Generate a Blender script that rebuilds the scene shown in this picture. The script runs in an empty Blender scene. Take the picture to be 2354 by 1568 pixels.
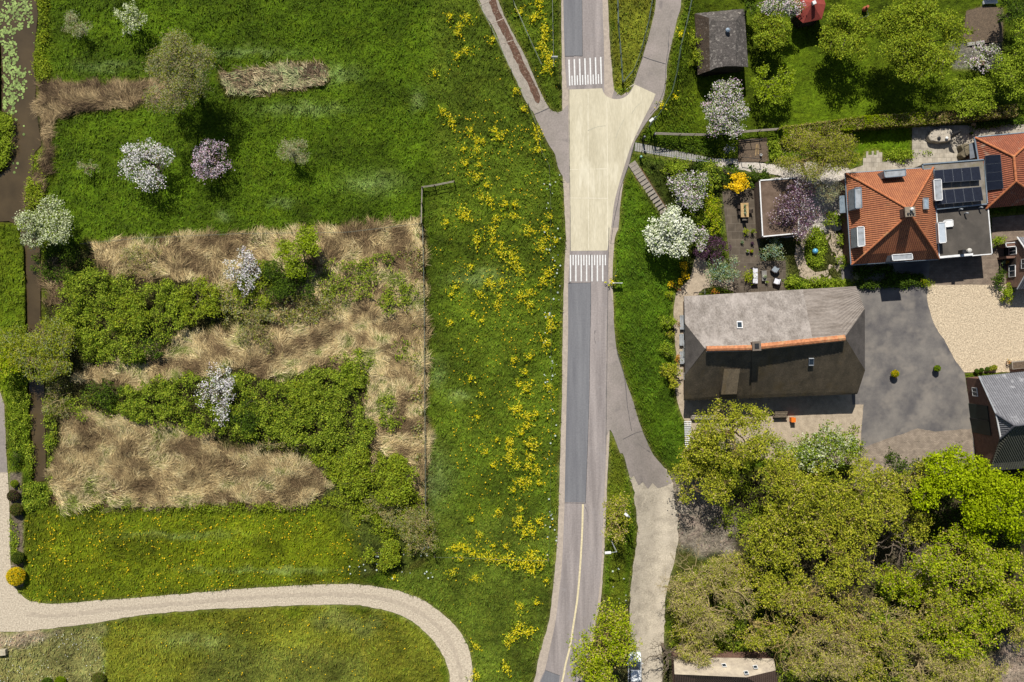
import bpy, math, random
import numpy as np
from mathutils import Vector, geometry
D = bpy.data
SC = bpy.context.scene
COL = SC.collection

# ------------------------------------------------------------------ camera, sky, sun
S = 18.0            # photo units per metre on the low ground
CU, CV = 1177.0, 784.0
HC = 101.7          # drone height
cam = D.cameras.new('camera'); camo = D.objects.new('camera', cam); COL.objects.link(camo)
camo.location = (0, 0, HC); camo.rotation_euler = (0, 0, 0)
cam.sensor_width = 36; cam.lens = 36 * HC / (2354 / S); cam.clip_end = 6000
SC.camera = camo
SHD = Vector((0.22, -0.975)).normalized(); ELEV = math.radians(47)
w = D.worlds.new('World'); SC.world = w; w.use_nodes = True
nt = w.node_tree; bg = nt.nodes['Background']
sky = nt.nodes.new('ShaderNodeTexSky'); sky.sky_type = 'NISHITA'; sky.sun_disc = False
sky.sun_elevation = ELEV; sky.sun_rotation = math.atan2(-SHD.x, -SHD.y)
nt.links.new(sky.outputs[0], bg.inputs[0]); bg.inputs[1].default_value = 0.058
sun = D.lights.new('sun', 'SUN'); suno = D.objects.new('sun', sun); COL.objects.link(suno)
sun.energy = 4.9; sun.angle = math.radians(0.5); sun.color = (1, 0.955, 0.88)
dv = Vector((SHD.x * math.cos(ELEV), SHD.y * math.cos(ELEV), -math.sin(ELEV)))
suno.rotation_euler = dv.to_track_quat('-Z', 'Y').to_euler(); suno.location = (-20, 60, 80)
SC.view_settings.view_transform = 'Standard'; SC.view_settings.look = 'None'
SC.view_settings.exposure = 0.55; SC.view_settings.gamma = 1
SC.cycles.max_bounces = 5; SC.cycles.diffuse_bounces = 3; SC.cycles.transmission_bounces = 3
SC.cycles.transparent_max_bounces = 4; SC.cycles.caustics_reflective = False; SC.cycles.caustics_refractive = False

# ------------------------------------------------------------------ helpers
RNG = np.random.default_rng(7)
def L(s):
    s = s.lstrip('#'); r = []
    for i in (0, 2, 4):
        c = int(s[i:i+2], 16) / 255
        r.append(c / 12.92 if c <= 0.04045 else ((c + 0.055) / 1.055) ** 2.4)
    return r
def lat(ix, iy, seed):
    n = (ix.astype(np.int64) * 374761393 + iy.astype(np.int64) * 668265263 + seed * 1442695041) & 0xffffffff
    n = ((n ^ (n >> 13)) * 1274126177) & 0xffffffff
    return ((n ^ (n >> 16)) & 0xffff) / 65535.0
def vn(x, y, seed=0):
    x = np.asarray(x, float); y = np.asarray(y, float)
    ix = np.floor(x); iy = np.floor(y); fx = x - ix; fy = y - iy
    fx = fx * fx * (3 - 2 * fx); fy = fy * fy * (3 - 2 * fy)
    a = lat(ix, iy, seed); b = lat(ix + 1, iy, seed); c = lat(ix, iy + 1, seed); d = lat(ix + 1, iy + 1, seed)
    return (a * (1 - fx) + b * fx) * (1 - fy) + (c * (1 - fx) + d * fx) * fy
def fbm(x, y, seed=0, o=3):
    r = 0; am = .5
    for i in range(o):
        r = r + am * vn(x * 2 ** i, y * 2 ** i, seed + i * 17); am *= .5
    return r / (1 - .5 ** o)
def sstep(t):
    t = np.clip(t, 0, 1); return t * t * (3 - 2 * t)
def P(u, v, z):
    k = (HC - z) / HC
    return ((u - CU) / S * k, -(v - CV) / S * k, z)
def inpoly(u, v, poly):
    u = np.asarray(u, float); v = np.asarray(v, float); r = np.zeros(u.shape, bool)
    n = len(poly)
    for i in range(n):
        x0, y0 = poly[i]; x1, y1 = poly[(i + 1) % n]
        if y0 == y1: continue
        c = ((y0 > v) != (y1 > v)) & (u < (x1 - x0) * (v - y0) / (y1 - y0) + x0)
        r ^= c
    return r
def smooth(pts, closed=False, n=5):
    out = []; N = len(pts)
    rng = range(N) if closed else range(N - 1)
    for i in rng:
        g = lambda k: pts[k % N] if closed else pts[min(max(k, 0), N - 1)]
        p0, p1, p2, p3 = g(i-1), g(i), g(i+1), g(i+2)
        for k in range(n):
            t = k / n
            out.append(tuple(.5 * ((2*p1[j]) + (-p0[j]+p2[j])*t + (2*p0[j]-5*p1[j]+4*p2[j]-p3[j])*t*t + (-p0[j]+3*p1[j]-3*p2[j]+p3[j])*t**3) for j in (0, 1)))
    if not closed: out.append(tuple(pts[-1]))
    return out
def dens(pts, step, closed=True):
    out = []; N = len(pts)
    for i in range(N if closed else N - 1):
        a = pts[i]; b = pts[(i+1) % N]; d = math.hypot(b[0]-a[0], b[1]-a[1]); m = max(1, int(d / step))
        for k in range(m): out.append((a[0] + (b[0]-a[0]) * k / m, a[1] + (b[1]-a[1]) * k / m))
    if not closed: out.append(tuple(pts[-1]))
    return out

# heights of the land (dike with a road on its crest)
CL = ([0, 300, 600, 1150, 1350, 1568], [1286, 1286, 1290, 1280, 1262, 1222])
TL = ([0, 400, 1200, 1568], [985, 990, 985, 1000])
CR = ([0, 150, 260, 330, 420, 600, 800, 1100, 1300, 1568], [1572, 1556, 1510, 1474, 1440, 1420, 1412, 1404, 1392, 1350])
TR = ([0, 200, 340, 380, 500, 700, 1000, 1200, 1400, 1568], [1640, 1630, 1650, 1650, 1600, 1565, 1560, 1530, 1510, 1500])
ZC = 3.2
WATER = [(-90,-60),(80,-60),(83,0),(87,33),(80,100),(77,150),(83,187),(80,233),(90,300),(95,333),(80,350),(73,400),(57,450),(60,490),(75,520),(92,573),(93,730),(100,857),(103,923),(105,1046),(105,1105),(78,1108),(75,1046),(68,923),(65,840),(63,730),(58,573),(45,520),(20,508),(-90,515),(-90,398),(0,400),(13,383),(23,333),(25,300),(27,267),(4,255),(2,100),(-90,60)]
def hs(u, v):
    u = np.asarray(u, float); v = np.asarray(v, float)
    cl = np.interp(v, *CL); tl = np.interp(v, *TL); cr = np.interp(v, *CR); tr = np.interp(v, *TR)
    h = ZC * np.minimum(sstep((u - tl) / (cl - tl)), sstep((tr - u) / (tr - cr)))
    q = (u - 1460) / 186; wq = np.exp(-((v - 338 - 34 * q) / 24) ** 4) * np.clip((u - 1440) / 15, 0, 1) * np.clip((1665 - u) / 15, 0, 1)  # even fall beside the stairs
    return h * (1 - wq) + np.clip(3.13 - 3.05 * q, 0.03, ZC) * wq
# raster masks every 4 units
GU = np.arange(-200, 2560, 4.0); GV = np.arange(-200, 1772, 4.0)
MU, MV = np.meshgrid(GU, GV)
def blur(a, n):
    for _ in range(n):
        p = np.pad(a, 1, mode='edge')
        a = (p[1:-1, 1:-1] * 2 + p[:-2, 1:-1] + p[2:, 1:-1] + p[1:-1, :-2] + p[1:-1, 2:]) / 6
    return a
def samp(a, u, v):
    x = np.clip((np.asarray(u, float) - GU[0]) / 4, 0, len(GU) - 1.001); y = np.clip((np.asarray(v, float) - GV[0]) / 4, 0, len(GV) - 1.001)
    i = x.astype(int); j = y.astype(int); fx = x - i; fy = y - j
    if a.ndim == 3: fx = fx[..., None]; fy = fy[..., None]
    return (a[j, i] * (1-fx) + a[j, i+1] * fx) * (1-fy) + (a[j+1, i] * (1-fx) + a[j+1, i+1] * fx) * fy

# ---- mesh building
def rawmesh(name, verts, faces, mi=None, tint=None, smoothf=False):
    """faces: (M,k) int array"""
    me = D.meshes.new(name); verts = np.asarray(verts, np.float32); faces = np.asarray(faces, np.int32)
    M, k = faces.shape
    me.vertices.add(len(verts)); me.vertices.foreach_set('co', verts.ravel())
    me.loops.add(M * k); me.loops.foreach_set('vertex_index', faces.ravel())
    me.polygons.add(M); me.polygons.foreach_set('loop_start', np.arange(0, M * k, k, dtype=np.int32))
    if mi is not None: me.polygons.foreach_set('material_index', np.asarray(mi, np.int32))
    if smoothf: me.polygons.foreach_set('use_smooth', np.ones(M, bool))
    if tint is not None:
        at = me.attributes.new('tint', 'FLOAT_COLOR', 'POINT')
        c = np.ones((len(verts), 4), np.float32); c[:, :3] = tint; at.data.foreach_set('color', c.ravel())
    me.update(calc_edges=True); me.validate()
    return me
def link(name, me, mats, parent=None, label=None):
    o = D.objects.new(name, me); COL.objects.link(o)
    for m in (mats if isinstance(mats, (list, tuple)) else [mats]): me.materials.append(m)
    if parent is not None: o.parent = parent
    if label: o['label'] = label
    return o
def tag(o, label, cat, group=None):
    o['label'] = label; o['category'] = cat
    if group: o['group'] = group
    return o
def thing(name, label, cat, loc, rz=0, group=None):
    o = D.objects.new(name, None); COL.objects.link(o); o.location = loc; o.rotation_euler = (0, 0, rz)
    o.empty_display_size = .3
    return tag(o, label, cat, group)
def struct(o): o['kind'] = 'structure'; return o
def stuff(o, label, cat): o['kind'] = 'stuff'; return tag(o, label, cat)
def copytree(r, loc, rz=None, scale=None, label=None, group=None):
    c = r.copy(); COL.objects.link(c); c.location = loc
    if rz is not None: c.rotation_euler = (0, 0, rz)
    if scale: c.scale = (scale, scale, scale)
    if label: c['label'] = label
    if group: c['group'] = group
    for ch in list(r.children):
        d = ch.copy(); COL.objects.link(d); d.parent = c
        for g in list(ch.children):
            e = g.copy(); COL.objects.link(e); e.parent = d
    return c
class MB:
    """collects faces; build() links ONE mesh"""
    def __init__(s, org=(0, 0, 0)): s.v = []; s.f = []; s.uv = []; s.org = org; s.anyuv = False
    def face(s, pts, uv=None):
        b = len(s.v); s.v += [tuple(p[i] - s.org[i] for i in range(3)) for p in pts]
        s.f.append(list(range(b, b + len(pts)))); s.uv.append(uv)
        if uv: s.anyuv = True
        return s
    def box(s, c, d, rz=0, tilt=None):
        cx, cy, cz = c; hx, hy, hz = d[0]/2, d[1]/2, d[2]/2; ca, sa = math.cos(rz), math.sin(rz)
        b = len(s.v)
        for x in (-hx, hx):
            for y in (-hy, hy):
                for z in (-hz, hz):
                    p = Vector((x, y, z))
                    if tilt: p = tilt @ p
                    s.v.append((cx + p.x*ca - p.y*sa - s.org[0], cy + p.x*sa + p.y*ca - s.org[1], cz + p.z - s.org[2]))
        for q in ((0,1,3,2),(4,6,7,5),(0,4,5,1),(2,3,7,6),(0,2,6,4),(1,5,7,3)): s.f.append([b+i for i in q]); s.uv.append(None)
        return s
    def prism(s, poly, z0, z1, cap=True):
        """poly: world xy list; z1 may be list"""
        n = len(poly); zt = z1 if isinstance(z1, (list, tuple)) else [z1]*n
        if sum(poly[i][0]*poly[(i+1)%n][1] - poly[(i+1)%n][0]*poly[i][1] for i in range(n)) < 0:
            poly = poly[::-1]; zt = list(zt)[::-1]
        for i in range(n):
            j = (i+1) % n
            s.face([(poly[i][0], poly[i][1], z0), (poly[j][0], poly[j][1], z0), (poly[j][0], poly[j][1], zt[j]), (poly[i][0], poly[i][1], zt[i])])
        if cap:
            s.face([(poly[i][0], poly[i][1], zt[i]) for i in range(n)])
            s.face([(poly[i][0], poly[i][1], z0) for i in range(n)][::-1])
        return s
    def tube(s, pts, rs, n=6, cap=True):
        prev = None; b0 = len(s.v)
        for i, p in enumerate(pts):
            p = Vector(p); d = (Vector(pts[min(i+1, len(pts)-1)]) - Vector(pts[max(i-1, 0)]))
            d = d.normalized() if d.length > 1e-9 else Vector((0, 0, 1))
            a = d.orthogonal().normalized() if prev is None else (prev - d * prev.dot(d)).normalized()
            prev = a; c = d.cross(a); r = rs[i] if isinstance(rs, (list, tuple)) else rs
            for k in range(n):
                t = 2 * math.pi * k / n; q = p + (a * math.cos(t) + c * math.sin(t)) * r
                s.v.append((q.x - s.org[0], q.y - s.org[1], q.z - s.org[2]))
        for i in range(len(pts) - 1):
            for k in range(n):
                a0 = b0 + i*n + k; a1 = b0 + i*n + (k+1) % n
                s.f.append([a0, a1, a1 + n, a0 + n]); s.uv.append(None)
        if cap:
            s.f.append([b0 + k for k in range(n)][::-1]); s.uv.append(None)
            s.f.append([b0 + (len(pts)-1)*n + k for k in range(n)]); s.uv.append(None)
        return s
    def lathe(s, c, prof, n=16, rz=0):
        """prof: list of (r,z)"""
        b0 = len(s.v)
        for r, z in prof:
            for k in range(n):
                t = 2*math.pi*k/n + rz; s.v.append((c[0] + r*math.cos(t) - s.org[0], c[1] + r*math.sin(t) - s.org[1], c[2] + z - s.org[2]))
        for i in range(len(prof)-1):
            for k in range(n):
                a0 = b0+i*n+k; a1 = b0+i*n+(k+1) % n
                s.f.append([a0, a1, a1+n, a0+n]); s.uv.append(None)
        s.f.append([b0+k for k in range(n)][::-1]); s.uv.append(None)
        s.f.append([b0+(len(prof)-1)*n+k for k in range(n)]); s.uv.append(None)
        return s
    def slab(s, pts, th):
        """3d polygon given a thickness straight down, with UVs in metres (u along the level line, v down the slope)"""
        ps = [Vector(p) for p in pts]; nrm = Vector((0, 0, 0))
        for i in range(len(ps)):
            a, b = ps[i], ps[(i+1) % len(ps)]; nrm += a.cross(b)
        if nrm.z < 0: ps = ps[::-1]; nrm = -nrm
        nrm.normalize(); hv = Vector((0, 0, 1)).cross(nrm)
        hv = hv.normalized() if hv.length > 1e-4 else Vector((1, 0, 0)); sv = nrm.cross(hv)
        s.face(ps, [(p.dot(hv), p.dot(sv)) for p in ps])
        lo = [p - Vector((0, 0, th)) for p in ps]
        s.face(lo[::-1])
        for i in range(len(ps)):
            j = (i+1) % len(ps); s.face([ps[j], ps[i], lo[i], lo[j]])
        return s
    def build(s, name, mats, parent=None, label=None, sm=False, bevel=0):
        me = D.meshes.new(name); me.from_pydata(s.v, [], s.f)
        if s.anyuv:
            uvl = me.uv_layers.new(name='UVMap')
            for p, uv in zip(me.polygons, s.uv):
                if uv:
                    for k, li in enumerate(p.loop_indices): uvl.data[li].uv = uv[k]
                else:
                    for li in p.loop_indices:
                        c = me.vertices[me.loops[li].vertex_index].co; uvl.data[li].uv = (c.x + c.y, c.z)
        if sm: me.polygons.foreach_set('use_smooth', [True]*len(me.polygons))
        me.update()
        o = link(name, me, mats, parent, label)
        if bevel:
            b = o.modifiers.new('b', 'BEVEL'); b.width = bevel; b.segments = 2; b.limit_method = 'ANGLE'
        return o

# ---- materials
MATS = {}
def mat(name, c1, c2=None, scale=3., rough=.85, bump=0, bscale=None, detail=4, spots=None, metal=0, stretch=(1, 1, 1), spec=.3, lo=.35, hi=.65, fine=None, coord='Object', coat=0, ms_=None):
    m = D.materials.new(name); m.use_nodes = True; t = m.node_tree; N = t.nodes; bs = N['Principled BSDF']
    bs.inputs['Roughness'].default_value = rough; bs.inputs['Metallic'].default_value = metal
    bs.inputs['Specular IOR Level'].default_value = spec
    if coat: bs.inputs['Coat Weight'].default_value = coat
    tc = N.new('ShaderNodeTexCoord'); mp = N.new('ShaderNodeMapping'); mp.inputs['Scale'].default_value = stretch
    t.links.new(tc.outputs[coord], mp.inputs[0])
    def nz(sc, det=4, off=0):
        n = N.new('ShaderNodeTexNoise'); n.inputs['Scale'].default_value = sc; n.inputs['Detail'].default_value = det; n.inputs['Roughness'].default_value = .6
        t.links.new(mp.outputs[0], n.inputs['Vector']); return n
    col = None
    if c2 is None: c2 = [x * .8 for x in c1]
    n = nz(scale, detail)
    if ms_:
        mp2 = N.new('ShaderNodeMapping'); mp2.inputs['Scale'].default_value = ms_; t.links.new(tc.outputs[coord], mp2.inputs[0]); t.links.new(mp2.outputs[0], n.inputs['Vector'])
    r = N.new('ShaderNodeMapRange'); r.inputs[1].default_value = lo; r.inputs[2].default_value = hi
    t.links.new(n.outputs[0], r.inputs[0]); mx = N.new('ShaderNodeMix'); mx.data_type = 'RGBA'
    mx.inputs[6].default_value = (*c1, 1); mx.inputs[7].default_value = (*c2, 1); t.links.new(r.outputs[0], mx.inputs[0]); col = mx.outputs[2]
    if fine:
        fs, fa = fine; n3 = nz(fs, 3); r3 = N.new('ShaderNodeMapRange'); r3.inputs[1].default_value = .3; r3.inputs[2].default_value = .7
        r3.inputs[3].default_value = 1 - fa; r3.inputs[4].default_value = 1 + fa; t.links.new(n3.outputs[0], r3.inputs[0])
        mm = N.new('ShaderNodeMix'); mm.data_type = 'RGBA'; mm.blend_type = 'MULTIPLY'; mm.inputs[0].default_value = 1
        t.links.new(col, mm.inputs[6]); t.links.new(r3.outputs[0], mm.inputs[7]); col = mm.outputs[2]
    if spots:
        c3, ss, th = spots; n2 = nz(ss, 3); r2 = N.new('ShaderNodeMapRange'); r2.inputs[1].default_value = th; r2.inputs[1].default_value = th - .06; r2.inputs[2].default_value = th + .14; r2.inputs[4].default_value = .75
        t.links.new(n2.outputs[0], r2.inputs[0]); m2 = N.new('ShaderNodeMix'); m2.data_type = 'RGBA'; m2.inputs[7].default_value = (*c3, 1)
        t.links.new(r2.outputs[0], m2.inputs[0]); t.links.new(col, m2.inputs[6]); col = m2.outputs[2]
    t.links.new(col, bs.inputs['Base Color'])
    if bump:
        nb = nz(bscale or scale * 3, 4); b = N.new('ShaderNodeBump'); b.inputs['Strength'].default_value = 1; b.inputs['Distance'].default_value = bump
        t.links.new(nb.outputs[0], b.inputs['Height']); t.links.new(b.outputs[0], bs.inputs['Normal'])
    MATS[name] = m; return m
def leafmat(name, c, var=.35, trans=.3, scale=1.6):
    """leaf: diffuse + light passing through, colour varying over the crown"""
    m = D.materials.new(name); m.use_nodes = True; t = m.node_tree; N = t.nodes; N.remove(N['Principled BSDF'])
    out = N['Material Output']; tc = N.new('ShaderNodeTexCoord')
    n = N.new('ShaderNodeTexNoise'); n.inputs['Scale'].default_value = scale; n.inputs['Detail'].default_value = 5; n.inputs['Roughness'].default_value = .7
    t.links.new(tc.outputs['Object'], n.inputs['Vector'])
    r = N.new('ShaderNodeMapRange'); r.inputs[1].default_value = .35; r.inputs[2].default_value = .65; r.inputs[3].default_value = 1 - var; r.inputs[4].default_value = 1 + var
    t.links.new(n.outputs[0], r.inputs[0])
    mm = N.new('ShaderNodeMix'); mm.data_type = 'RGBA'; mm.blend_type = 'MULTIPLY'; mm.inputs[0].default_value = 1; mm.inputs[6].default_value = (*c, 1)
    t.links.new(r.outputs[0], mm.inputs[7])
    d = N.new('ShaderNodeBsdfDiffuse'); tr = N.new('ShaderNodeBsdfTranslucent'); mx = N.new('ShaderNodeMixShader'); mx.inputs[0].default_value = trans
    for k in (d, tr): t.links.new(mm.outputs[2], k.inputs[0])
    t.links.new(d.outputs[0], mx.inputs[1]); t.links.new(tr.outputs[0], mx.inputs[2]); t.links.new(mx.outputs[0], out.inputs[0])
    MATS[name] = m; return m
def tintmat(name, bump=0, bscale=6, v1=.35, s1=.5, v2=.35, s2=5, rough=.95, trans=0):
    """colour from the 'tint' attribute, broken up by noise"""
    m = D.materials.new(name); m.use_nodes = True; t = m.node_tree; N = t.nodes; bs = N['Principled BSDF']
    bs.inputs['Roughness'].default_value = rough; bs.inputs['Specular IOR Level'].default_value = .1
    at = N.new('ShaderNodeAttribute'); at.attribute_name = 'tint'; col = at.outputs['Color']
    tc = N.new('ShaderNodeTexCoord')
    for sc, va in ((s1, v1), (s2, v2)):
        if not va: continue
        n = N.new('ShaderNodeTexNoise'); n.inputs['Scale'].default_value = sc; n.inputs['Detail'].default_value = 4; n.inputs['Roughness'].default_value = .65
        t.links.new(tc.outputs['Object'], n.inputs['Vector'])
        r = N.new('ShaderNodeMapRange'); r.inputs[1].default_value = .3; r.inputs[2].default_value = .7; r.inputs[3].default_value = 1 - va; r.inputs[4].default_value = 1 + va
        t.links.new(n.outputs[0], r.inputs[0]); mm = N.new('ShaderNodeMix'); mm.data_type = 'RGBA'; mm.blend_type = 'MULTIPLY'; mm.inputs[0].default_value = 1
        t.links.new(col, mm.inputs[6]); t.links.new(r.outputs[0], mm.inputs[7]); col = mm.outputs[2]
    t.links.new(col, bs.inputs['Base Color'])
    if bump:
        n = N.new('ShaderNodeTexNoise'); n.inputs['Scale'].default_value = bscale; n.inputs['Detail'].default_value = 5; n.inputs['Roughness'].default_value = .7
        t.links.new(tc.outputs['Object'], n.inputs['Vector']); b = N.new('ShaderNodeBump'); b.inputs['Distance'].default_value = bump; b.inputs['Strength'].default_value = 1
        t.links.new(n.outputs[0], b.inputs['Height']); t.links.new(b.outputs[0], bs.inputs['Normal'])
    MATS[name] = m; return m
def tilemat(name, c1, c2, cw=.22, ch=.34, depth=.05, cd=.03, rough=.75, spots=None, mortar=None):
    """pantiles: columns down the slope and courses across, in UV metres"""
    m = D.materials.new(name); m.use_nodes = True; t = m.node_tree; N = t.nodes; bs = N['Principled BSDF']
    bs.inputs['Roughness'].default_value = rough; bs.inputs['Specular IOR Level'].default_value = .25
    uv = N.new('ShaderNodeTexCoord'); sp = N.new('ShaderNodeSeparateXYZ'); t.links.new(uv.outputs['UV'], sp.inputs[0])
    def math_(op, a, b=None):
        k = N.new('ShaderNodeMath'); k.operation = op
        for i, q in enumerate((a, b)):
            if q is None: continue
            if isinstance(q, (int, float)): k.inputs[i].default_value = q
            else: t.links.new(q, k.inputs[i])
        return k.outputs[0]
    col_ = math_('SINE', math_('MULTIPLY', sp.outputs[0], 2 * math.pi / cw))
    crs = math_('FRACT', math_('DIVIDE', sp.outputs[1], ch))
    h = math_('ADD', math_('MULTIPLY', col_, depth / 2), math_('MULTIPLY', crs, -cd))
    b = N.new('ShaderNodeBump'); b.inputs['Distance'].default_value = 1; b.inputs['Strength'].default_value = 1
    t.links.new(h, b.inputs['Height']); t.links.new(b.outputs[0], bs.inputs['Normal'])
    # each tile its own shade
    cmb = N.new('ShaderNodeCombineXYZ'); t.links.new(math_('FLOOR', math_('DIVIDE', sp.outputs[0], cw)), cmb.inputs[0]); t.links.new(math_('FLOOR', math_('DIVIDE', sp.outputs[1], ch)), cmb.inputs[1])
    wn = N.new('ShaderNodeTexWhiteNoise'); wn.noise_dimensions = '2D'; t.links.new(cmb.outputs[0], wn.inputs['Vector'])
    n = N.new('ShaderNodeTexNoise'); n.inputs['Scale'].default_value = .7; n.inputs['Detail'].default_value = 6; t.links.new(uv.outputs['Object'], n.inputs['Vector'])
    f = math_('ADD', math_('MULTIPLY', wn.outputs[0], .5), math_('MULTIPLY', math_('SUBTRACT', n.outputs[0], .25), 1.0))
    f.node.use_clamp = True
    mx = N.new('ShaderNodeMix'); mx.data_type = 'RGBA'; mx.inputs[6].default_value = (*c1, 1); mx.inputs[7].default_value = (*c2, 1); t.links.new(f, mx.inputs[0])
    # colour gets darker in the channels between tiles
    g = N.new('ShaderNodeMapRange'); g.inputs[1].default_value = -1; g.inputs[2].default_value = .1; g.inputs[3].default_value = .45; g.inputs[4].default_value = 1; t.links.new(col_, g.inputs[0])
    mm = N.new('ShaderNodeMix'); mm.data_type = 'RGBA'; mm.blend_type = 'MULTIPLY'; mm.inputs[0].default_value = 1
    t.links.new(mx.outputs[2], mm.inputs[6]); t.links.new(g.outputs[0], mm.inputs[7]); col = mm.outputs[2]
    if spots:
        n2 = N.new('ShaderNodeTexNoise'); n2.inputs['Scale'].default_value = spots[1]; n2.inputs['Detail'].default_value = 4; t.links.new(uv.outputs['Object'], n2.inputs['Vector'])
        r2 = N.new('ShaderNodeMapRange'); r2.inputs[1].default_value = spots[2]; r2.inputs[2].default_value = spots[2] + .1; t.links.new(n2.outputs[0], r2.inputs[0])
        m2 = N.new('ShaderNodeMix'); m2.data_type = 'RGBA'; m2.inputs[7].default_value = (*spots[0], 1); t.links.new(r2.outputs[0], m2.inputs[0]); t.links.new(col, m2.inputs[6]); col = m2.outputs[2]
    t.links.new(col, bs.inputs['Base Color'])
    MATS[name] = m; return m
def brickmat(name, c1, c2, mortar, bw=.22, bh=.065, coord='Object', bump=.01, sx=1, rot=(0, 0, 0), ms=.012):
    m = D.materials.new(name); m.use_nodes = True; t = m.node_tree; N = t.nodes; bs = N['Principled BSDF']; bs.inputs['Roughness'].default_value = .9
    bs.inputs['Specular IOR Level'].default_value = .2
    tc = N.new('ShaderNodeTexCoord'); mp = N.new('ShaderNodeMapping'); mp.inputs['Rotation'].default_value = rot; t.links.new(tc.outputs[coord], mp.inputs[0])
    b = N.new('ShaderNodeTexBrick'); b.inputs['Scale'].default_value = 1; b.inputs['Brick Width'].default_value = bw; b.inputs['Row Height'].default_value = bh
    b.inputs['Mortar Size'].default_value = ms; b.inputs['Color1'].default_value = (*c1, 1); b.inputs['Color2'].default_value = (*c2, 1); b.inputs['Mortar'].default_value = (*mortar, 1)
    t.links.new(mp.outputs[0], b.inputs[0])
    n = N.new('ShaderNodeTexNoise'); n.inputs['Scale'].default_value = 1.2; n.inputs['Detail'].default_value = 6; t.links.new(tc.outputs['Object'], n.inputs['Vector'])
    r = N.new('ShaderNodeMapRange'); r.inputs[1].default_value = .3; r.inputs[2].default_value = .7; r.inputs[3].default_value = .75; r.inputs[4].default_value = 1.2; t.links.new(n.outputs[0], r.inputs[0])
    mm = N.new('ShaderNodeMix'); mm.data_type = 'RGBA'; mm.blend_type = 'MULTIPLY'; mm.inputs[0].default_value = 1; t.links.new(b.outputs[0], mm.inputs[6]); t.links.new(r.outputs[0], mm.inputs[7])
    t.links.new(mm.outputs[2], bs.inputs['Base Color'])
    if bump:
        bp = N.new('ShaderNodeBump'); bp.inputs['Distance'].default_value = bump; bp.inputs['Strength'].default_value = 1; bp.invert = True
        t.links.new(b.outputs['Fac'], bp.inputs['Height']); t.links.new(bp.outputs[0], bs.inputs['Normal'])
    MATS[name] = m; return m
# ------------------------------------------------------------------ ground, roads, paths
ROADL = smooth([(1295,-160),(1295,0),(1298,127),(1303,200),(1307,206),(1308,333),(1310,523),(1309,600),(1306,660),(1306,756),(1304,856),(1302,940),(1300,1045),(1298,1155),(1295,1228),(1292,1295),(1285,1362),(1277,1428),(1265,1485),(1253,1538),(1240,1568),(1195,1700)])
ROADR = smooth([(1384,-160),(1385,0),(1388,100),(1389,200),(1390,300),(1396,430),(1398,523),(1398,640),(1396,790),(1394,923),(1393,1045),(1389,1145),(1385,1228),(1382,1312),(1377,1362),(1370,1412),(1360,1445),(1348,1500),(1333,1568),(1292,1700)])
STRIPL = smooth([(1289,-160),(1290,0),(1292,200),(1293,257),(1294,400),(1300,520),(1301,560),(1297,616),(1295,690),(1293,790),(1292,906),(1290,973),(1288,1045),(1285,1145),(1282,1228),(1278,1285),(1270,1362),(1262,1428),(1248,1475),(1237,1518),(1227,1568),(1182,1700)])
STRIPR = smooth([(1397,-160),(1398,0),(1402,100),(1407,160),(1412,206),(1424,222),(1444,213),(1460,250),(1470,300),(1448,343),(1436,400),(1426,467),(1422,523),(1418,533),(1412,556),(1408,640),(1410,690),(1410,760),(1402,980),(1396,1100),(1393,1180),(1388,1290),(1381,1380),(1370,1430),(1358,1490),(1343,1568),(1300,1700)])
ROAD = ROADL + ROADR[::-1]
SHOULDER = STRIPL + STRIPR[::-1]
CREAM = [(1307,206),(1384,203)] + smooth([(1384,203),(1390,217),(1402,225),(1418,228),(1435,224),(1448,213),(1459,194)]) + [(1507,216)] + smooth([(1502,230),(1478,277),(1462,310),(1448,343),(1433,390),(1422,427),(1412,467),(1405,523),(1396,576)]) + [(1311,577),(1310,523),(1308,333)]
SIDE = smooth([(1565,-160),(1566,0),(1555,50),(1540,117),(1533,150),(1532,183),(1523,233),(1502,260),(1485,283),(1470,307),(1458,330),(1452,353),(1447,377),(1438,400),(1428,427),(1425,467),(1422,523)]) + [(1400,523),(1400,250),(1412,206)] + smooth([(1412,207),(1428,220),(1445,213),(1455,197),(1465,167),(1478,127),(1495,67),(1508,0),(1512,-160)])
LTRACK = smooth([(1060,-90),(1102,0),(1110,25),(1132,60),(1152,107),(1168,147),(1188,187),(1205,227),(1228,263)]) + [(1262,248)] + smooth([(1262,248),(1245,217),(1232,187),(1212,140),(1185,87),(1162,43),(1145,0),(1108,-90)])
LJUNC = smooth([(1228,263),(1245,300),(1262,333),(1275,353),(1282,383),(1292,403),(1303,420)]) + [(1310,420),(1306,240),(1292,255)] + smooth([(1292,255),(1282,258),(1270,255),(1261,248)])
BRANCH = smooth([(1397,640),(1408,690),(1411,745),(1418,806),(1432,856),(1452,913),(1468,966),(1485,1010),(1502,1045),(1530,1080),(1545,1110)]) + [(1526,1118),(1512,1122),(1500,1110),(1490,1124),(1478,1108),(1468,1116),(1457,1094),(1450,1098)] + smooth([(1446,1090),(1433,1045),(1425,1040),(1412,1005),(1402,988),(1396,1000)]) + [(1392,1000),(1393,800)]
GTRACK = smooth([(1440,1075),(1447,1095),(1458,1145),(1465,1212),(1462,1262),(1452,1328),(1448,1395),(1447,1480),(1450,1568),(1455,1700)]) + smooth([(1535,1700),(1523,1568),(1527,1428),(1532,1362),(1548,1295),(1558,1240),(1556,1180),(1548,1120),(1538,1090),(1520,1068),(1490,1060)])
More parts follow.
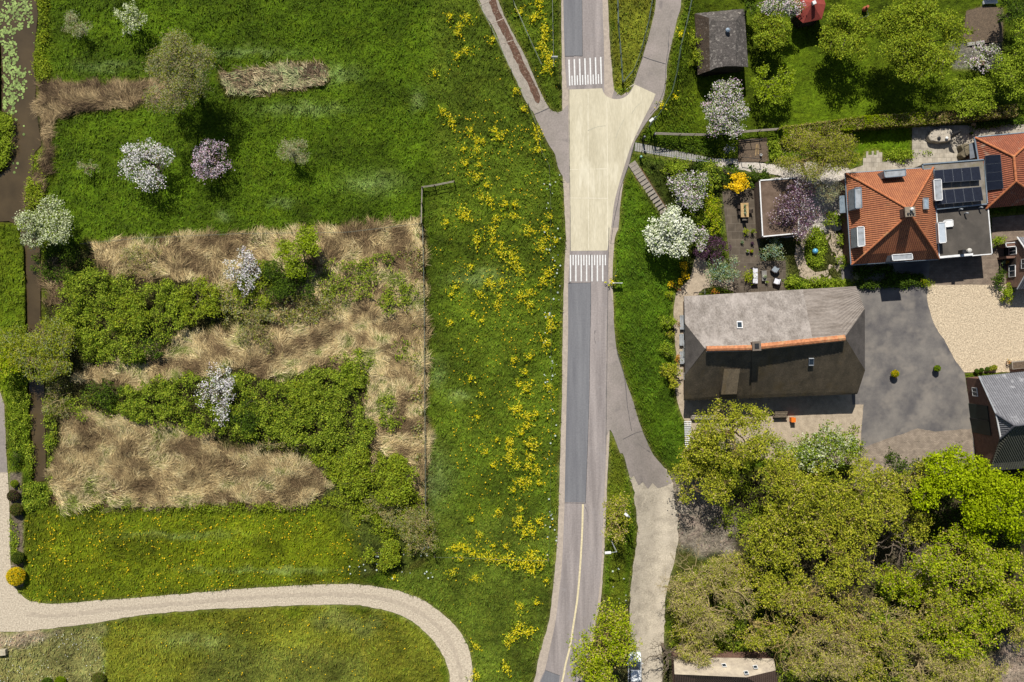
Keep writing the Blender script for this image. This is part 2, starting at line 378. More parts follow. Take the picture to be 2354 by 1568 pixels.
LOOP = smooth([(-220,1300),(16,1300),(25,1305),(33,1345),(53,1372),(83,1385),(133,1387),(267,1378),(400,1367),(567,1353),(700,1345),(784,1342),(835,1345),(902,1355),(968,1378),(1018,1412),(1052,1445),(1075,1485),(1085,1528),(1087,1568),(1085,1700)]) + smooth([(1037,1700),(1035,1568),(1025,1522),(1005,1485),(972,1448),(928,1418),(885,1403),(835,1393),(785,1390),(667,1392),(500,1400),(367,1410),(267,1423),(200,1435),(133,1443),(67,1450),(0,1453),(-220,1456)])
DRIVEL = [(-220,900),(0,900),(10,930),(14,1045),(18,1090),(21,1150),(24,1290),(26,1310),(-220,1310)]
YARD = [(1930,580),(2140,580),(2133,663)] + smooth([(2133,696),(2150,750),(2170,780),(2193,823),(2217,856)]) + [(2240,1010),(2240,1130),(1960,1130),(1975,1060),(1985,930),(1960,930)]
GYARD = smooth([(2137,655),(2133,663),(2133,696),(2150,750),(2170,780),(2193,823),(2217,856)]) + [(2600,856),(2600,640),(2278,655)]
BRICKY = [(1920,590),(2160,560),(2280,560),(2280,500),(2600,470),(2600,655),(2278,657),(2136,661),(1960,650)]
SGRAV = [(1560,900),(1990,900),(1985,1010),(1975,1070),(1700,1050),(1590,1010),(1572,950)]
WGRAV = smooth([(1600,590),(1585,640),(1556,672),(1548,720),(1551,780),(1556,840),(1552,880),(1558,925),(1572,965),(1590,975),(1600,960),(1600,700),(1640,660),(1690,668),(1690,640),(1640,640),(1615,580)], True, 4)
TERR1 = [(1660,440),(1745,430),(1746,520),(1748,600),(1806,598),(1808,690),(1688,690),(1673,560)]
TERR2 = [(2097,290),(2600,282),(2600,500),(2100,440),(1940,430),(1955,390),(1984,380),(1984,363),(1991,363),(1991,348),(1996,348),(1996,356),(2004,356),(2004,347),(2009,347),(2009,356),(2015,356),(2015,346),(2020,346),(2020,350),(2028,350),(2028,372),(2040,372),(2040,362),(2050,362),(2050,370),(2097,352)]
WPATH = smooth([(1644,366),(1700,366),(1770,378),(1860,372),(1950,386),(1954,430),(1954,500),(1940,525),(1900,535),(1850,540),(1790,545),(1752,500),(1752,420),(1800,405),(1700,391),(1644,381)], True, 3)
HOUSEF = [(1950,395),(2270,370),(2270,480),(2290,590),(1960,615)]
SOILB = [(1697,322),(1763,317),(1768,372),(1697,372)]
SOIL2 = [(2222,25),(2262,14),(2305,18),(2305,95),(2225,103),(2214,85)]
LBED = [(20,1085),(50,1085),(52,1180),(53,1230),(56,1350),(28,1350),(24,1180)]
STAIRP = [[(1459,326),(1646,364),(1646,381),(1458,348)], [(1457,366),(1535,482),(1522,494),(1445,380)]]
PAVED = STAIRP + [SHOULDER, ROAD, SIDE, LTRACK, LJUNC, BRANCH, GTRACK, LOOP, DRIVEL, YARD, GYARD, BRICKY, SGRAV, WGRAV, TERR1, TERR2, WPATH, HOUSEF]
pm = np.zeros(MU.shape)
for p in PAVED: pm[inpoly(MU, MV, p)] = 1
PM_S = blur(pm, 2)
wm = inpoly(MU, MV, WATER).astype(float)
WM_S = blur(wm, 2)
REED = {
 'a': [(198,562),(330,552),(640,538),(735,528),(970,517),(976,700),(978,900),(978,1165),(960,1160),(925,1060),(870,1030),(840,1090),(850,960),(845,850),(735,830),(700,790),(620,740),(430,640),(330,640),(240,625)],
 'b': [(420,780),(480,770),(620,760),(730,700),(860,660),(960,640),(975,900),(970,1020),(850,1040),(850,870),(735,830),(660,880),(560,850),(470,850),(300,890),(170,880),(200,850),(330,830)],
 'c': [(160,950),(330,975),(520,1030),(700,1060),(760,1120),(720,1158),(400,1163),(130,1160),(120,1110),(150,1000)],
 'd': [(92,195),(150,190),(260,195),(370,188),(425,186),(425,215),(375,228),(300,245),(215,250),(140,262),(118,290),(122,330),(118,400),(100,405),(97,330),(90,270),(88,220)],
 'e': [(508,165),(600,155),(700,148),(752,150),(756,190),(700,205),(600,212),(520,218)],
 'f': [(106,610),(125,600),(140,640),(135,700),(106,700)],
 'g': [(50,440),(75,400),(95,410),(80,470),(60,490)],
}
rm = np.zeros(MU.shape)
for p in REED.values(): rm[inpoly(MU, MV, p)] = 1
THICK = [(108,600),(198,560),(970,515),(982,700),(985,1165),(1000,1240),(960,1310),(840,1320),(830,1180),(760,1165),(130,1170),(108,1100)]
tint = np.zeros(MU.shape + (3,)); tint[:] = L('#35540b')
def paint(poly, hexc, bl=4, k=1.):
    global tint
    w1 = (fbm(MU / 22, MV / 22, 61, 3) - .5) * 2 * min(bl, 8) * 4.5; w2 = (fbm(MU / 22, MV / 22, 62, 3) - .5) * 2 * min(bl, 8) * 4.5 if bl > 3 else 0
    m = inpoly(MU + (w1 if bl > 3 else 0), MV + w2, poly).astype(float)
    if bl: m = blur(m, bl)
    m = (m * k)[..., None]; tint = tint * (1 - m) + np.array(L(hexc)) * m
R_ = lambda a, b, c, d: [(a, b), (c, b), (c, d), (a, d)]
paint(R_(985,-200,1300,1380), '#3b5714', 12)
paint([(830,1180),(1285,1180),(1220,1772),(1090,1772),(1040,1430),(900,1340)], '#3d5719', 8)
paint(R_(-200,1168,840,1400), '#435c0f', 8)
paint([(60,1215),(700,1200),(800,1240),(780,1330),(100,1340)], '#49620e', 14)
paint([(230,1430),(520,1405),(800,1395),(900,1410),(1010,1500),(1030,1772),(230,1772)], '#52641d', 8)
paint([(480,1480),(860,1500),(830,1600),(430,1600)], '#5d6226', 26, .8)
paint([(760,1400),(880,1425),(850,1470),(700,1430)], '#62632e', 12, .8)
paint([(-200,1450),(235,1440),(242,1772),(-200,1772)], '#6b6a3c', 5)
paint([(-200,1450),(150,1448),(60,1490),(-200,1490)], '#8a7f66', 5)
paint(R_(-200,-200,120,1100), '#42600f', 6)
paint(R_(1400,-200,1500,200), '#53631c', 5)
paint([(1560,-200),(2400,-200),(2400,300),(1790,310),(1500,300)], '#38530b', 8)
paint([(1840,40),(2000,60),(2000,270),(1790,300),(1720,280),(1740,180)], '#3b590b', 8)
paint([(1410,420),(1560,560),(1560,900),(1600,1090),(1530,1060),(1410,700)], '#36590f', 5)
paint([(1470,380),(1650,380),(1660,680),(1570,640)], '#2f4416', 8)
paint([(1940,300),(2097,290),(2097,345),(1960,360)], '#3c5f09', 2)
paint([(1640,385),(1780,400),(1950,520),(1950,650),(1750,650),(1660,500)], '#2f3d1a', 6)
paint([(1850,540),(1892,540),(1895,615),(1845,615)], '#3c5a12', 2)
paint(THICK, '#3b3a1c', 5); paint([(700,1030),(880,1000),(980,1060),(1000,1240),(960,1310),(840,1320),(800,1180),(740,1120)], '#34491a', 8)
for p in REED.values(): paint(p, '#5a4a35', 4)
paint([(1300,1380),(1460,1380),(1470,1772),(1320,1772)], '#4a4a28', 5)
paint([(1550,1090),(2400,1060),(2400,1772),(1530,1772)], '#3f3b28', 8)
paint([(1535,1090),(1600,1100),(1690,1150),(1690,1270),(1600,1290),(1550,1290)], '#8b8172', 6)
paint([(2050,1240),(2140,1230),(2160,1340),(2080,1360)], '#6f6555', 8)
paint([(2290,1480),(2400,1480),(2400,1772),(2270,1700)], '#7b6f60', 8)
paint([(1540,1270),(1700,1290),(1720,1500),(1540,1500)], '#35421a', 8)
paint(SOILB, '#6a5b49', 0); paint(SOIL2, '#5d4f43', 1); paint(LBED, '#6d6253', 1)
paint([(2180,96),(2300,94),(2310,160),(2190,160)], '#5c5a50', 3)
paint(R_(1402,1000,1440,1400), '#3f5613', 3)
# worn earth right beside gravel and roads
edge = np.clip(blur(pm, 3) * 1.0, 0, .55) * (1 - pm)
e3 = (edge * (.4 + .9 * fbm(MU / 16, MV / 16, 5)))[..., None]; e3 = np.clip(e3, 0, .5)
tint = tint * (1 - e3) + np.array(L('#7b7150')) * e3
bank = np.clip((blur(wm, 3) - .02) * 3, 0, 1)[..., None]; tint = tint * (1 - bank * .75) + np.array(L('#2c2c14')) * bank * .75
# patches of other grasses
n1 = fbm(MU / 70, MV / 70, 3, 4); n2 = fbm(MU / 22, MV / 14, 9, 3)
grn = np.clip((tint[..., 1] / tint[..., 0] - 1.15) * 2.2, 0, 1)[..., None]; tint = tint * (1 - grn + grn * np.array([1.5, 1.04, .85]))
n3 = fbm(MU / 11, MV / 8, 19, 3)
for cx_, cy_, rx_, ry_ in ((960,230,16,22),(650,465,26,10),(512,497,14,12),(1060,910,22,14),(780,170,40,20),(1010,860,14,30),(860,420,60,24),(1100,640,60,20),(700,250,90,14),(560,120,110,10),(240,150,60,12),(1000,1100,40,60),(400,1230,120,8),(620,1310,160,6),(450,1470,70,18)):
    gq = np.exp(-((MU - cx_ + 20 * (n1 - .5)) / rx_) ** 2 - ((MV - cy_ + 30 * (n2 - .5)) / ry_) ** 2)[..., None] * .38 * (.3 + n3[..., None]); tint = tint * (1 - gq) + np.array(L('#82945a')) * gq
tint = tint * (0.62 + .68 * np.clip(n1 * 1.8 - .4, 0, 1) + .55 * (n3 - .5))[..., None]
yl = (np.clip(n2 * 2.2 - 1.1, 0, 1) * .35)[..., None]; tint = tint * (1 - yl) + tint * np.array([1.7, 1.3, 1.4]) * yl
TINT = tint
def hg(u, v):
    """height of the bare ground (with hummocks, ditch and the bed under paving)"""
    p = samp(PM_S, u, v); wv = samp(WM_S, u, v)
    bump_ = (fbm(np.asarray(u) / 9, np.asarray(v) / 9, 21, 3) - .5) * .34 + (fbm(np.asarray(u) / 60, np.asarray(v) / 60, 4) - .5) * .25
    return hs(u, v) + bump_ * np.clip(1 - p * 2.5, 0, 1) - .06 * np.clip(p * 2, 0, 1) - 1.1 * sstep(np.asarray(wv) * 1.25)
def Pg(u, v, up=0):
    z = float(hg(u, v)) if samp(PM_S, u, v) < .3 else float(hs(u, v))
    return P(u, v, z + up)
def Parr(u, v, z):
    k = (HC - z) / HC; return np.stack([(u - CU) / S * k, -(v - CV) / S * k, z], -1)
# terrain sheet: fine inside the view, coarse out to the horizon
def axis(a):
    lo = []; d = 6.; x = a[0]
    while x > -40000: x -= d; d *= 1.35; lo.append(x)
    hi = []; d = 6.; x = a[-1]
    while x < 40000: x += d; d *= 1.35; hi.append(x)
    return np.array(lo[::-1] + list(a) + hi)
au, av = axis(GU), axis(GV); tu, tv = np.meshgrid(au, av)
tz = hg(np.clip(tu, -1000, 3400), tv); tvv = Parr(tu, tv, np.where((tu < -300) | (tu > 2700), 0, tz)).reshape(-1, 3)
idx = np.arange(tu.size).reshape(tu.shape)
fc = np.stack([idx[1:, :-1], idx[1:, 1:], idx[:-1, 1:], idx[:-1, :-1]], -1).reshape(-1, 4)
tintmat('grass_ground', bump=.25, bscale=3.5, v1=.25, s1=.35, v2=.45, s2=3.0)
far = np.clip(np.maximum(np.maximum(-100 - tu, tu - 2460), np.maximum(-100 - tv, tv - 1670)) / 90, 0, 1)[..., None]
gt = samp(TINT, tu, tv) * (1 - far) + np.array([.062, .105, .006]) * (.75 + .5 * fbm(tu / 300, tv / 300, 88)[..., None]) * far
g = struct(link('ground', rawmesh('ground', tvv, fc, tint=gt.reshape(-1, 3), smoothf=True), MATS['grass_ground']))
def sheet(name, poly, off, m, step=9, jit=0, kind=True, flat=None, uvm=False):
    pts = dens(poly, step)
    if jit:
        n = len(pts); q = []
        for i, (x, y) in enumerate(pts):
            a, b = pts[i-1], pts[(i+1) % n]; dx, dy = b[0]-a[0], b[1]-a[1]; l = math.hypot(dx, dy) or 1
            k = (float(fbm(x / 7, y / 7, 77, 2)) - .5) * 2 * jit; q.append((x - dy / l * k, y + dx / l * k))
        pts = q
    xs = [p[0] for p in pts]; ys = [p[1] for p in pts]
    gx, gy = np.meshgrid(np.arange(min(xs) + step * .6, max(xs), step), np.arange(min(ys) + step * .6, max(ys), step))
    gx = gx.ravel(); gy = gy.ravel(); ok = inpoly(gx, gy, pts)
    allp = [Vector(p) for p in pts] + [Vector((float(a), float(b))) for a, b in zip(gx[ok], gy[ok])]
    n = len(pts)
    vo, eo, fo, _, _, _ = geometry.delaunay_2d_cdt(allp, [(i, (i+1) % n) for i in range(n)], [], 1, 1e-4)
    u = np.array([p.x for p in vo]); v = np.array([p.y for p in vo])
    z = (hs(u, v) if flat is None else np.full(u.shape, flat)) + off
    tris = []
    for f in fo:
        for k in range(1, len(f) - 1): tris.append((f[0], f[k+1], f[k]))
    co = Parr(u, v, z); t = np.array(tris)
    a = co[t[:, 1], :2] - co[t[:, 0], :2]; b = co[t[:, 2], :2] - co[t[:, 0], :2]
    fl = (a[:, 0] * b[:, 1] - a[:, 1] * b[:, 0]) < 0; t[fl] = t[fl][:, ::-1]
    o = link(name, rawmesh(name, co, t), m)
    if kind: struct(o)
    return o
# surfaces
def road_mat(name, c1, c2, **k): return mat(name, L(c1), L(c2), **k)
# (colours are real-world albedos, not what the picture shows)
asph = road_mat('asphalt_old', '#8b837f', '#736c69', scale=1.3, ms_=(1, .07, 1), rough=.9, bump=.006, bscale=40, fine=(5, .13), spots=(L('#807a78'), 1.1, .62))
patch = road_mat('asphalt_patch', '#6b6b6d', '#5d5d60', scale=1.3, ms_=(1, .07, 1), rough=.85, bump=.004, bscale=60, fine=(5, .09))
asph2 = road_mat('asphalt_side', '#867d77', '#777069', scale=.35, rough=.95, bump=.006, bscale=30, fine=(5, .14), spots=(L('#5f5957'), .9, .66))
creamm = road_mat('cream_coating', '#b3ab94', '#a39b84', scale=.45, rough=.8, bump=.003, bscale=40, fine=(4, .09), spots=(L('#c0b9a4'), .5, .6), stretch=(1.6, .35, 1), detail=7)
gravel = road_mat('pale_gravel', '#ada28f', '#9b8f7d', scale=4, rough=1, bump=.035, bscale=10, fine=(6, .3), spots=(L('#857a6b'), 5, .66))
shell = road_mat('cream_gravel', '#b3a48b', '#a09079', scale=4.5, rough=1, bump=.06, bscale=7, fine=(7, .42), spots=(L('#7d6f59'), 5, .64))
sgrav = road_mat('sandy_gravel', '#a1937f', '#8b7e6c', scale=1.5, rough=1, bump=.03, bscale=14, fine=(12, .35))
kerbg = road_mat('verge_gravel', '#a09486', '#8e8378', scale=3, rough=1, bump=.02, bscale=25, fine=(24, .25))
trackm = road_mat('earth_track', '#aca290', '#8f8677', scale=.6, rough=1, bump=.05, bscale=6, fine=(6, .26), spots=(L('#aaa08f'), .5, .55))
concm = road_mat('concrete_track', '#8d857a', '#7c756b', scale=2, rough=.95, bump=.012, bscale=25, fine=(13, .3), spots=(L('#5f584a'), 3, .62))
dirt = road_mat('red_brown_soil', '#5b4235', '#463327', scale=3, rough=1, bump=.05, bscale=12, fine=(12, .4), spots=(L('#8f8473'), 5, .6))
yardm = road_mat('yard_asphalt', '#4a4849', '#6f6a64', scale=.3, rough=.95, bump=.008, bscale=25, fine=(14, .14), spots=(L('#7c756c'), .33, .56), detail=7)
brickp = brickmat('brown_pavers', L('#776a5c'), L('#6c5e52'), L('#574e45'), bw=.42, bh=.21, bump=.004)
tiles1 = brickmat('brown_terrace_tiles', L('#554c41'), L('#4b4339'), L('#5f574c'), bw=1.0, bh=1.0, bump=.004, ms=.03)
tiles2 = brickmat('pale_terrace_tiles', L('#9f9789'), L('#8e8678'), L('#7d7568'), bw=.6, bh=.6, bump=.004, ms=.02)
brickr = brickmat('weathered_pavers', L('#8a7d6e'), L('#786c60'), L('#625a50'), bw=.3, bh=.15, bump=.006)
white = mat('white_road_paint', L('#c9c9c6'), L('#b6b6b3'), scale=4, rough=.7, fine=(25, .1))
cpaint = mat('cream_road_paint', L('#c4b894'), L('#ab9f80'), scale=4, rough=.7, fine=(25, .1))
tar = mat('tar_seam', L('#3c3c40'), L('#4e4c4c'), scale=6, rough=.8)
sheet('shoulder', SHOULDER, 0, kerbg, 9, 1.2)
sheet('side_road', SIDE, .008, asph2, 9, .6)
sheet('driveway', BRANCH, .022, asph2, 9, .7)
sheet('road_junction', LJUNC, .008, asph2, 9, .7)
sheet('concrete_track', LTRACK, .0, concm, 9, 1.4)
sheet('soil_strip', smooth([(1118,-30),(1125,7),(1140,45),(1160,85),(1178,125),(1195,160),(1212,190),(1228,228),(1238,238),(1240,220),(1225,185),(1208,150),(1192,115),(1172,72),(1153,35),(1140,0),(1128,-30)], True, 3), .02, dirt, 6, 2.6)
sheet('track', GTRACK, .002, trackm, 8, 4.0)
sheet('road', ROAD, .016, asph, 9, .25)
def strip(c, wd, u0=None): # band along a line of points
    a = []; b = []
    for i, (x, y) in enumerate(c):
        p = c[max(i-1, 0)]; q = c[min(i+1, len(c)-1)]; dx, dy = q[0]-p[0], q[1]-p[1]; l = math.hypot(dx, dy) or 1
        a.append((x - dy/l*wd/2, y + dx/l*wd/2)); b.append((x + dy/l*wd/2, y - dx/l*wd/2))
    return a + b[::-1]
sheet('road_patch', [(1296,-160),(1337,-160),(1338,0),(1339,128),(1298,129),(1295,0)], .028, patch, 9)
sheet('road_patch', smooth([(1306,651),(1306,756),(1304,856),(1302,940),(1300,1045),(1298,1154)]) + smooth([(1346,1155),(1350,1045),(1354,923),(1356,800),(1358,700),(1358,650)]), .028, patch, 9)
sheet('road_patch', [(1254,1541),(1287,1553),(1283,1580),(1250,1640),(1215,1640),(1242,1568)], .028, patch, 9)
sheet('cream_surface', CREAM, .026, creamm, 9)
seams = [smooth([(1358,585),(1358,650),(1358,700),(1356,800),(1354,923),(1350,1045),(1346,1156)]), smooth([(1311,595),(1310,620),(1312,640),(1309,652)]), [(1306,651),(1358,650)], [(1298,1156),(1346,1157)], [(1298,129),(1318,130),(1320,128),(1339,129)], smooth([(1337,-160),(1338,0),(1339,128)]),
  smooth([(1459,335),(1452,353),(1446,377),(1437,402),(1426,435),(1420,467),(1411,510),(1404,560)]), smooth([(1400,523),(1398,600),(1397,700),(1396,790),(1394,923),(1393,1045)]), smooth([(1538,100),(1531,150),(1528,200),(1512,240),(1495,262)]), smooth([(1418,805),(1436,870),(1442,930),(1452,990)]), smooth([(1432,1010),(1460,996),(1475,992)]), [(1254,1541),(1287,1553)], smooth([(1478,130),(1500,138),(1531,147)]), smooth([(1308,206),(1309,333),(1311,523),(1311,577)]), smooth([(1228,263),(1245,256),(1262,248)])]
for s_ in seams: sheet('tar_line', strip(dens(s_, 5, False), 1.1), .036, tar, 6, .35)
for s_ in [smooth([(1102,12),(1113,8),(1128,1)]), smooth([(1124,55),(1135,52),(1158,42)]), smooth([(1152,100),(1165,97),(1180,92)])]: sheet('slab_joint', strip(dens(s_, 5, False), 1.6), .03, kerbg, 6, .4)
sheet('centre_line', strip(smooth([(1340,1159),(1338,1228),(1333,1312),(1327,1378),(1318,1438),(1310,1488),(1300,1528),(1292,1568),(1270,1640)]), 4.2), .03, cpaint, 7)
for s_ in [[(1395,232),(1397,400),(1396,574)], [(1352,210),(1352,400),(1353,574)], [(1309,390),(1395,388)], [(1310,455),(1396,456)]]: sheet('panel_seam', strip(dens(s_, 6, False), .9), .031, mat('pale_seam', L('#cdc6b4'), L('#bdb5a0'), scale=3), 6, .3)
for s_ in [smooth([(1415,318),(1424,295),(1436,272)]), smooth([(1452,262),(1462,246),(1474,236)]), smooth([(1440,205),(1452,197),(1460,192)]), smooth([(1352,300),(1372,292),(1392,289)])]: sheet('tyre_mark', strip(dens(s_, 5, False), 1.5), .031, mat('rubber_stain', L('#94907f'), L('#a59f8b'), scale=4), 6, .5)
for s_ in [smooth([(1368,760),(1366,775),(1369,790)]), smooth([(1345,1165),(1352,1185),(1350,1200)]), smooth([(1358,1430),(1357,1450),(1360,1462)]), smooth([(1421,600),(1417,620),(1412,640)]), smooth([(1466,1020),(1480,1030),(1495,1040)]), smooth([(1540,60),(1536,100),(1538,130),(1531,160)])]: sheet('crack', strip(dens(s_, 4, False), .7), .034, tar, 5, .6)
# rumble bars painted across both ends of the cream surface
for i in range(7):
    x = 1308 + i * 12.15; t = i / 6
    sheet('road_bar', [(x-1.6,137-t*6),(x+1.6,137-t*6),(x+3.2,197-t*4),(x+.2,197-t*4)], .034, white, 12)
    if i < 6:
        x += 6.8; sheet('road_bar', [(x-1.2,174-t*4),(x+1.4,174-t*4),(x+1.9,196-t*4),(x-.6,196-t*4)], .034, white, 12)
for i in range(7):
    x = 1311.5 + i * 12.35
    sheet('road_bar', [(x-1.6,586),(x+1.4,586),(x+1.5,647),(x-1.4,647)], .038, white, 12)
    x += 6.2; sheet('road_bar', [(x-1.5,586),(x+1.2,586),(x+1.2,610),(x-1.4,610)], .038, white, 12)
sheet('gravel_path', LOOP, .0, gravel, 12, 2.0)
sheet('worn_strip', strip(dens(smooth([(60,1412),(140,1415),(267,1400),(400,1389),(567,1374),(700,1368),(800,1367),(880,1376),(945,1397),(995,1430),(1028,1465),(1050,1510),(1061,1568),(1061,1640)]), 6, False), 9), .012, road_mat('worn_gravel', '#a39785', '#8f8474', scale=3, rough=1, bump=.03, bscale=10, fine=(6, .25)), 8, 3.2)
sheet('gravel_drive', DRIVEL, .012, gravel, 12, .8)
sheet('sandy_yard', SGRAV, .0, sgrav, 12, 1.2)
sheet('sandy_path', WGRAV, .006, sgrav, 9, 1.5)
sheet('brick_paving', BRICKY, .004, brickp, 14)
sheet('gravel_yard', GYARD, .024, shell, 12, 1.4)
sheet('yard', YARD, .012, yardm, 12, .8)
sheet('brick_apron', [(1975,1035),(2020,1015),(2060,1002),(2110,985),(2150,992),(2236,985),(2240,1130),(1962,1130)], .034, brickr, 12, 1.5)
ARC = smooth([(1900,528),(1922,560),(1925,600),(1906,632),(1872,640),(1846,620),(1838,585),(1844,552),(1862,534)])
sheet('ring_path', [(1911,520),(1934,552),(1938,602),(1918,640),(1875,653),(1838,634),(1826,588),(1832,548),(1852,526)] + [(1868,541),(1852,556),(1848,585),(1856,612),(1874,626),(1898,622),(1912,598),(1909,566),(1894,540)], .026, sgrav, 8, 1.0)
sheet('concrete_drive', [(-220,905),(0,905),(9,930),(13,1045),(17,1086),(-220,1090)], .03, asph2, 12, .5)
sheet('terrace', TERR1, .01, tiles1, 14)
sheet('terrace', TERR2, .014, tiles2, 14)
sheet('garden_path', WPATH, .02, road_mat('petal_gravel', '#b8b1a6', '#9d958a', scale=2, rough=1, bump=.04, bscale=10, fine=(9, .35)), 10, 1.6)
sheet('soil_bed', SOILB, .10, mat('garden_soil', L('#5f5142'), L('#4e4337'), scale=4, rough=1, bump=.05, bscale=9, fine=(10, .3)), 6)
sheet('soil_bed', SOIL2, .12, MATS['garden_soil'], 8, 2)
wmat = mat('ditch_water', L('#483c28'), L('#3b3120'), scale=.3, rough=.2, spec=.5, bump=.006, bscale=3)
sheet('water', dens(WATER, 8), -.38, wmat, 20, 0, True, 0.0)

# ------------------------------------------------------------------ loose cover (uncountable)
def blades(n, u, v, z, length, width, ang, inc, tilt_r, rng):
    """thin bent blades: returns verts (n*5) and tris; ang = heading, inc = rise angle"""
    b = Parr(u, v, z); d = np.stack([np.cos(ang) * np.cos(inc), np.sin(ang) * np.cos(inc), np.sin(inc)], -1)
    s = np.stack([-np.sin(ang), np.cos(ang), np.zeros(n)], -1) + rng.normal(0, tilt_r, (n, 3)) ; s /= np.linalg.norm(s, axis=1)[:, None]
    w_ = (width / 2)[:, None]; l = length[:, None]
    mid = b + d * l * .55 + rng.normal(0, .03, (n, 3)); tip = b + d * l + np.stack([rng.normal(0, .08, n), rng.normal(0, .08, n), -length * .12], -1)
    V = np.stack([b - s * w_, b + s * w_, mid + s * w_ * .8, mid - s * w_ * .8, tip], 1).reshape(-1, 3)
    i = np.arange(n)[:, None] * 5
    F = np.concatenate([i + np.array([[0, 1, 2]]), i + np.array([[0, 2, 3]]), i + np.array([[3, 2, 4]])], 0)
    return V, F
def scatter(poly, dens_m2, rng, mask=None, wob=0):
    xs = [p[0] for p in poly]; ys = [p[1] for p in poly]; x0, x1, y0, y1 = min(xs)-wob, max(xs)+wob, min(ys)-wob, max(ys)+wob; A = (x1-x0) * (y1-y0) / S / S
    n = int(A * dens_m2); u = rng.uniform(x0, x1, n); v = rng.uniform(y0, y1, n)
    ok = inpoly(u + wob * 2 * (fbm(u / 24, v / 24, 91) - .5) * 1.6, v + wob * 2 * (fbm(u / 24, v / 24, 92) - .5) * 1.6, poly) if wob else inpoly(u, v, poly)
    if mask is not None:
        ok &= samp(mask, u, v) < .25
    return u[ok], v[ok]
# grass
r = np.random.default_rng(3)
u, v = scatter(R_(-60, -60, 2420, 1630), 26, r, PM_S)
keep = (samp(WM_S, u, v) < .12) & (samp(blur(rm, 1), u, v) < .5) & ~(inpoly(u, v, SOILB) | inpoly(u, v, SOIL2) | inpoly(u, v, LBED))
lawn = inpoly(u, v, [(1590,-60),(2420,-60),(2420,300),(1790,310),(1600,300)]) | inpoly(u, v, [(1930,295),(2100,285),(2097,350),(1950,365)])
wood = inpoly(u, v, [(1550,1090),(2420,1060),(2420,1630),(1530,1630)])
keep &= ~(wood & (r.random(len(u)) < .7)); u = u[keep]; v = v[keep]; lawn = lawn[keep]
n = len(u); hgt = r.uniform(.12, .34, n) * (.6 + .9 * fbm(u / 14, v / 14, 31)); hgt[lawn] *= .35
flow = (fbm(u / 55, v / 55, 8) * 2 - 1) * 2.4 - 1.9; ang = flow + r.normal(0, .8, n)
V, F = blades(n, u, v, hg(u, v) - .02, hgt * 1.5, np.where(lawn, .05, .085) * r.uniform(.7, 1.4, n), ang, r.uniform(.35, 1.2, n), .35, r)
tc_ = samp(TINT, u, v) * r.uniform(.65, 1.55, n)[:, None] * (1 + r.normal(0, .08, (n, 3)))
tintmat('grass_blades', v1=.2, s1=.6, v2=0, s2=3, rough=.7)
o = link('grass', rawmesh('grass', V, F, tint=np.repeat(tc_, 5, 0)), MATS['grass_blades']); stuff(o, 'green grass blades covering the meadows, verges and lawns', 'grass')
# dead reed, laid over by the wind
def reeds(name, polys, dn, lab, cols, seed, lmin=.6, lmax=1.35, wd=.032, inc=(.0, .24)):
    rr = np.random.default_rng(seed); us = []; vs = []
    for p in polys:
        a, b = scatter(p, dn, rr, None, 15 if dn > 100 else 6); us.append(a); vs.append(b)
    u = np.concatenate(us); v = np.concatenate(vs); k = rr.random(len(u)) < np.clip(fbm(u / 30, v / 30, 12, 4) * 2.6 - .5, .2, 1)
    u = u[k] + rr.normal(0, 3, k.sum()); v = v[k] + rr.normal(0, 3, k.sum()); n = len(u)
    a = (fbm(u / 90, v / 60, 41) * 2 - 1) * 3.2 + math.pi * .42 + rr.normal(0, .5, n)
    V, F = blades(n, u, v, hg(u, v) + rr.uniform(.02, .25, n) + .75 * np.clip(fbm(u / 26, v / 26, 13) - .25, 0, 1), rr.uniform(lmin, lmax, n), np.full(n, wd) * rr.uniform(.5, 1.3, n), a, rr.uniform(*inc, n), .5, rr)
    cc = np.array([L(c) for c in cols]); q = np.clip((fbm(u / 40, v / 28, 55, 3) * 1.9 - .45) * len(cc) + rr.normal(0, .8, n), 0, len(cc) - 1).astype(int)
    t = cc[q] * rr.uniform(.42, 1.45, n)[:, None]
    return stuff(link(name, rawmesh(name, V, F, tint=np.repeat(t, 5, 0)), MATS['reed_blades']), lab, 'reeds')
STR = ['#6f5c42', '#95815d', '#ae986c', '#c4b080', '#d3c295', '#77803c']
tintmat('reed_blades', v1=.25, s1=.5, v2=0, rough=.8)
reeds('dead_reeds', [REED['a'], REED['b']], 250, 'flattened straw-coloured dead reeds across the fenced thicket', STR, 5)
reeds('dead_reeds', [REED['c']], 270, 'straw and brown reed band along the bottom edge of the thicket', STR, 6, inc=(.1, .6))
reeds('dead_reeds', [REED['d'], REED['f'], REED['g']], 240, 'brown tangled reeds along the ditch and its side arm', ['#4a3c2c', '#6a5842', '#857252', '#a08c68'], 7)
reeds('dead_reeds', [REED['e']], 90, 'grey broken reed stalks standing in the pale green pond', ['#5b4b3c', '#857558', '#a89a78', '#8c8f63'], 8, .4, 1.0, .07)
sheet('pond', [(512,170),(600,160),(700,152),(748,154),(752,186),(700,200),(600,207),(525,213)], .10, mat('duckweed_water', L('#7d8a4e'), L('#6a7448'), scale=2, rough=.5, fine=(12, .2)), 8, 3)
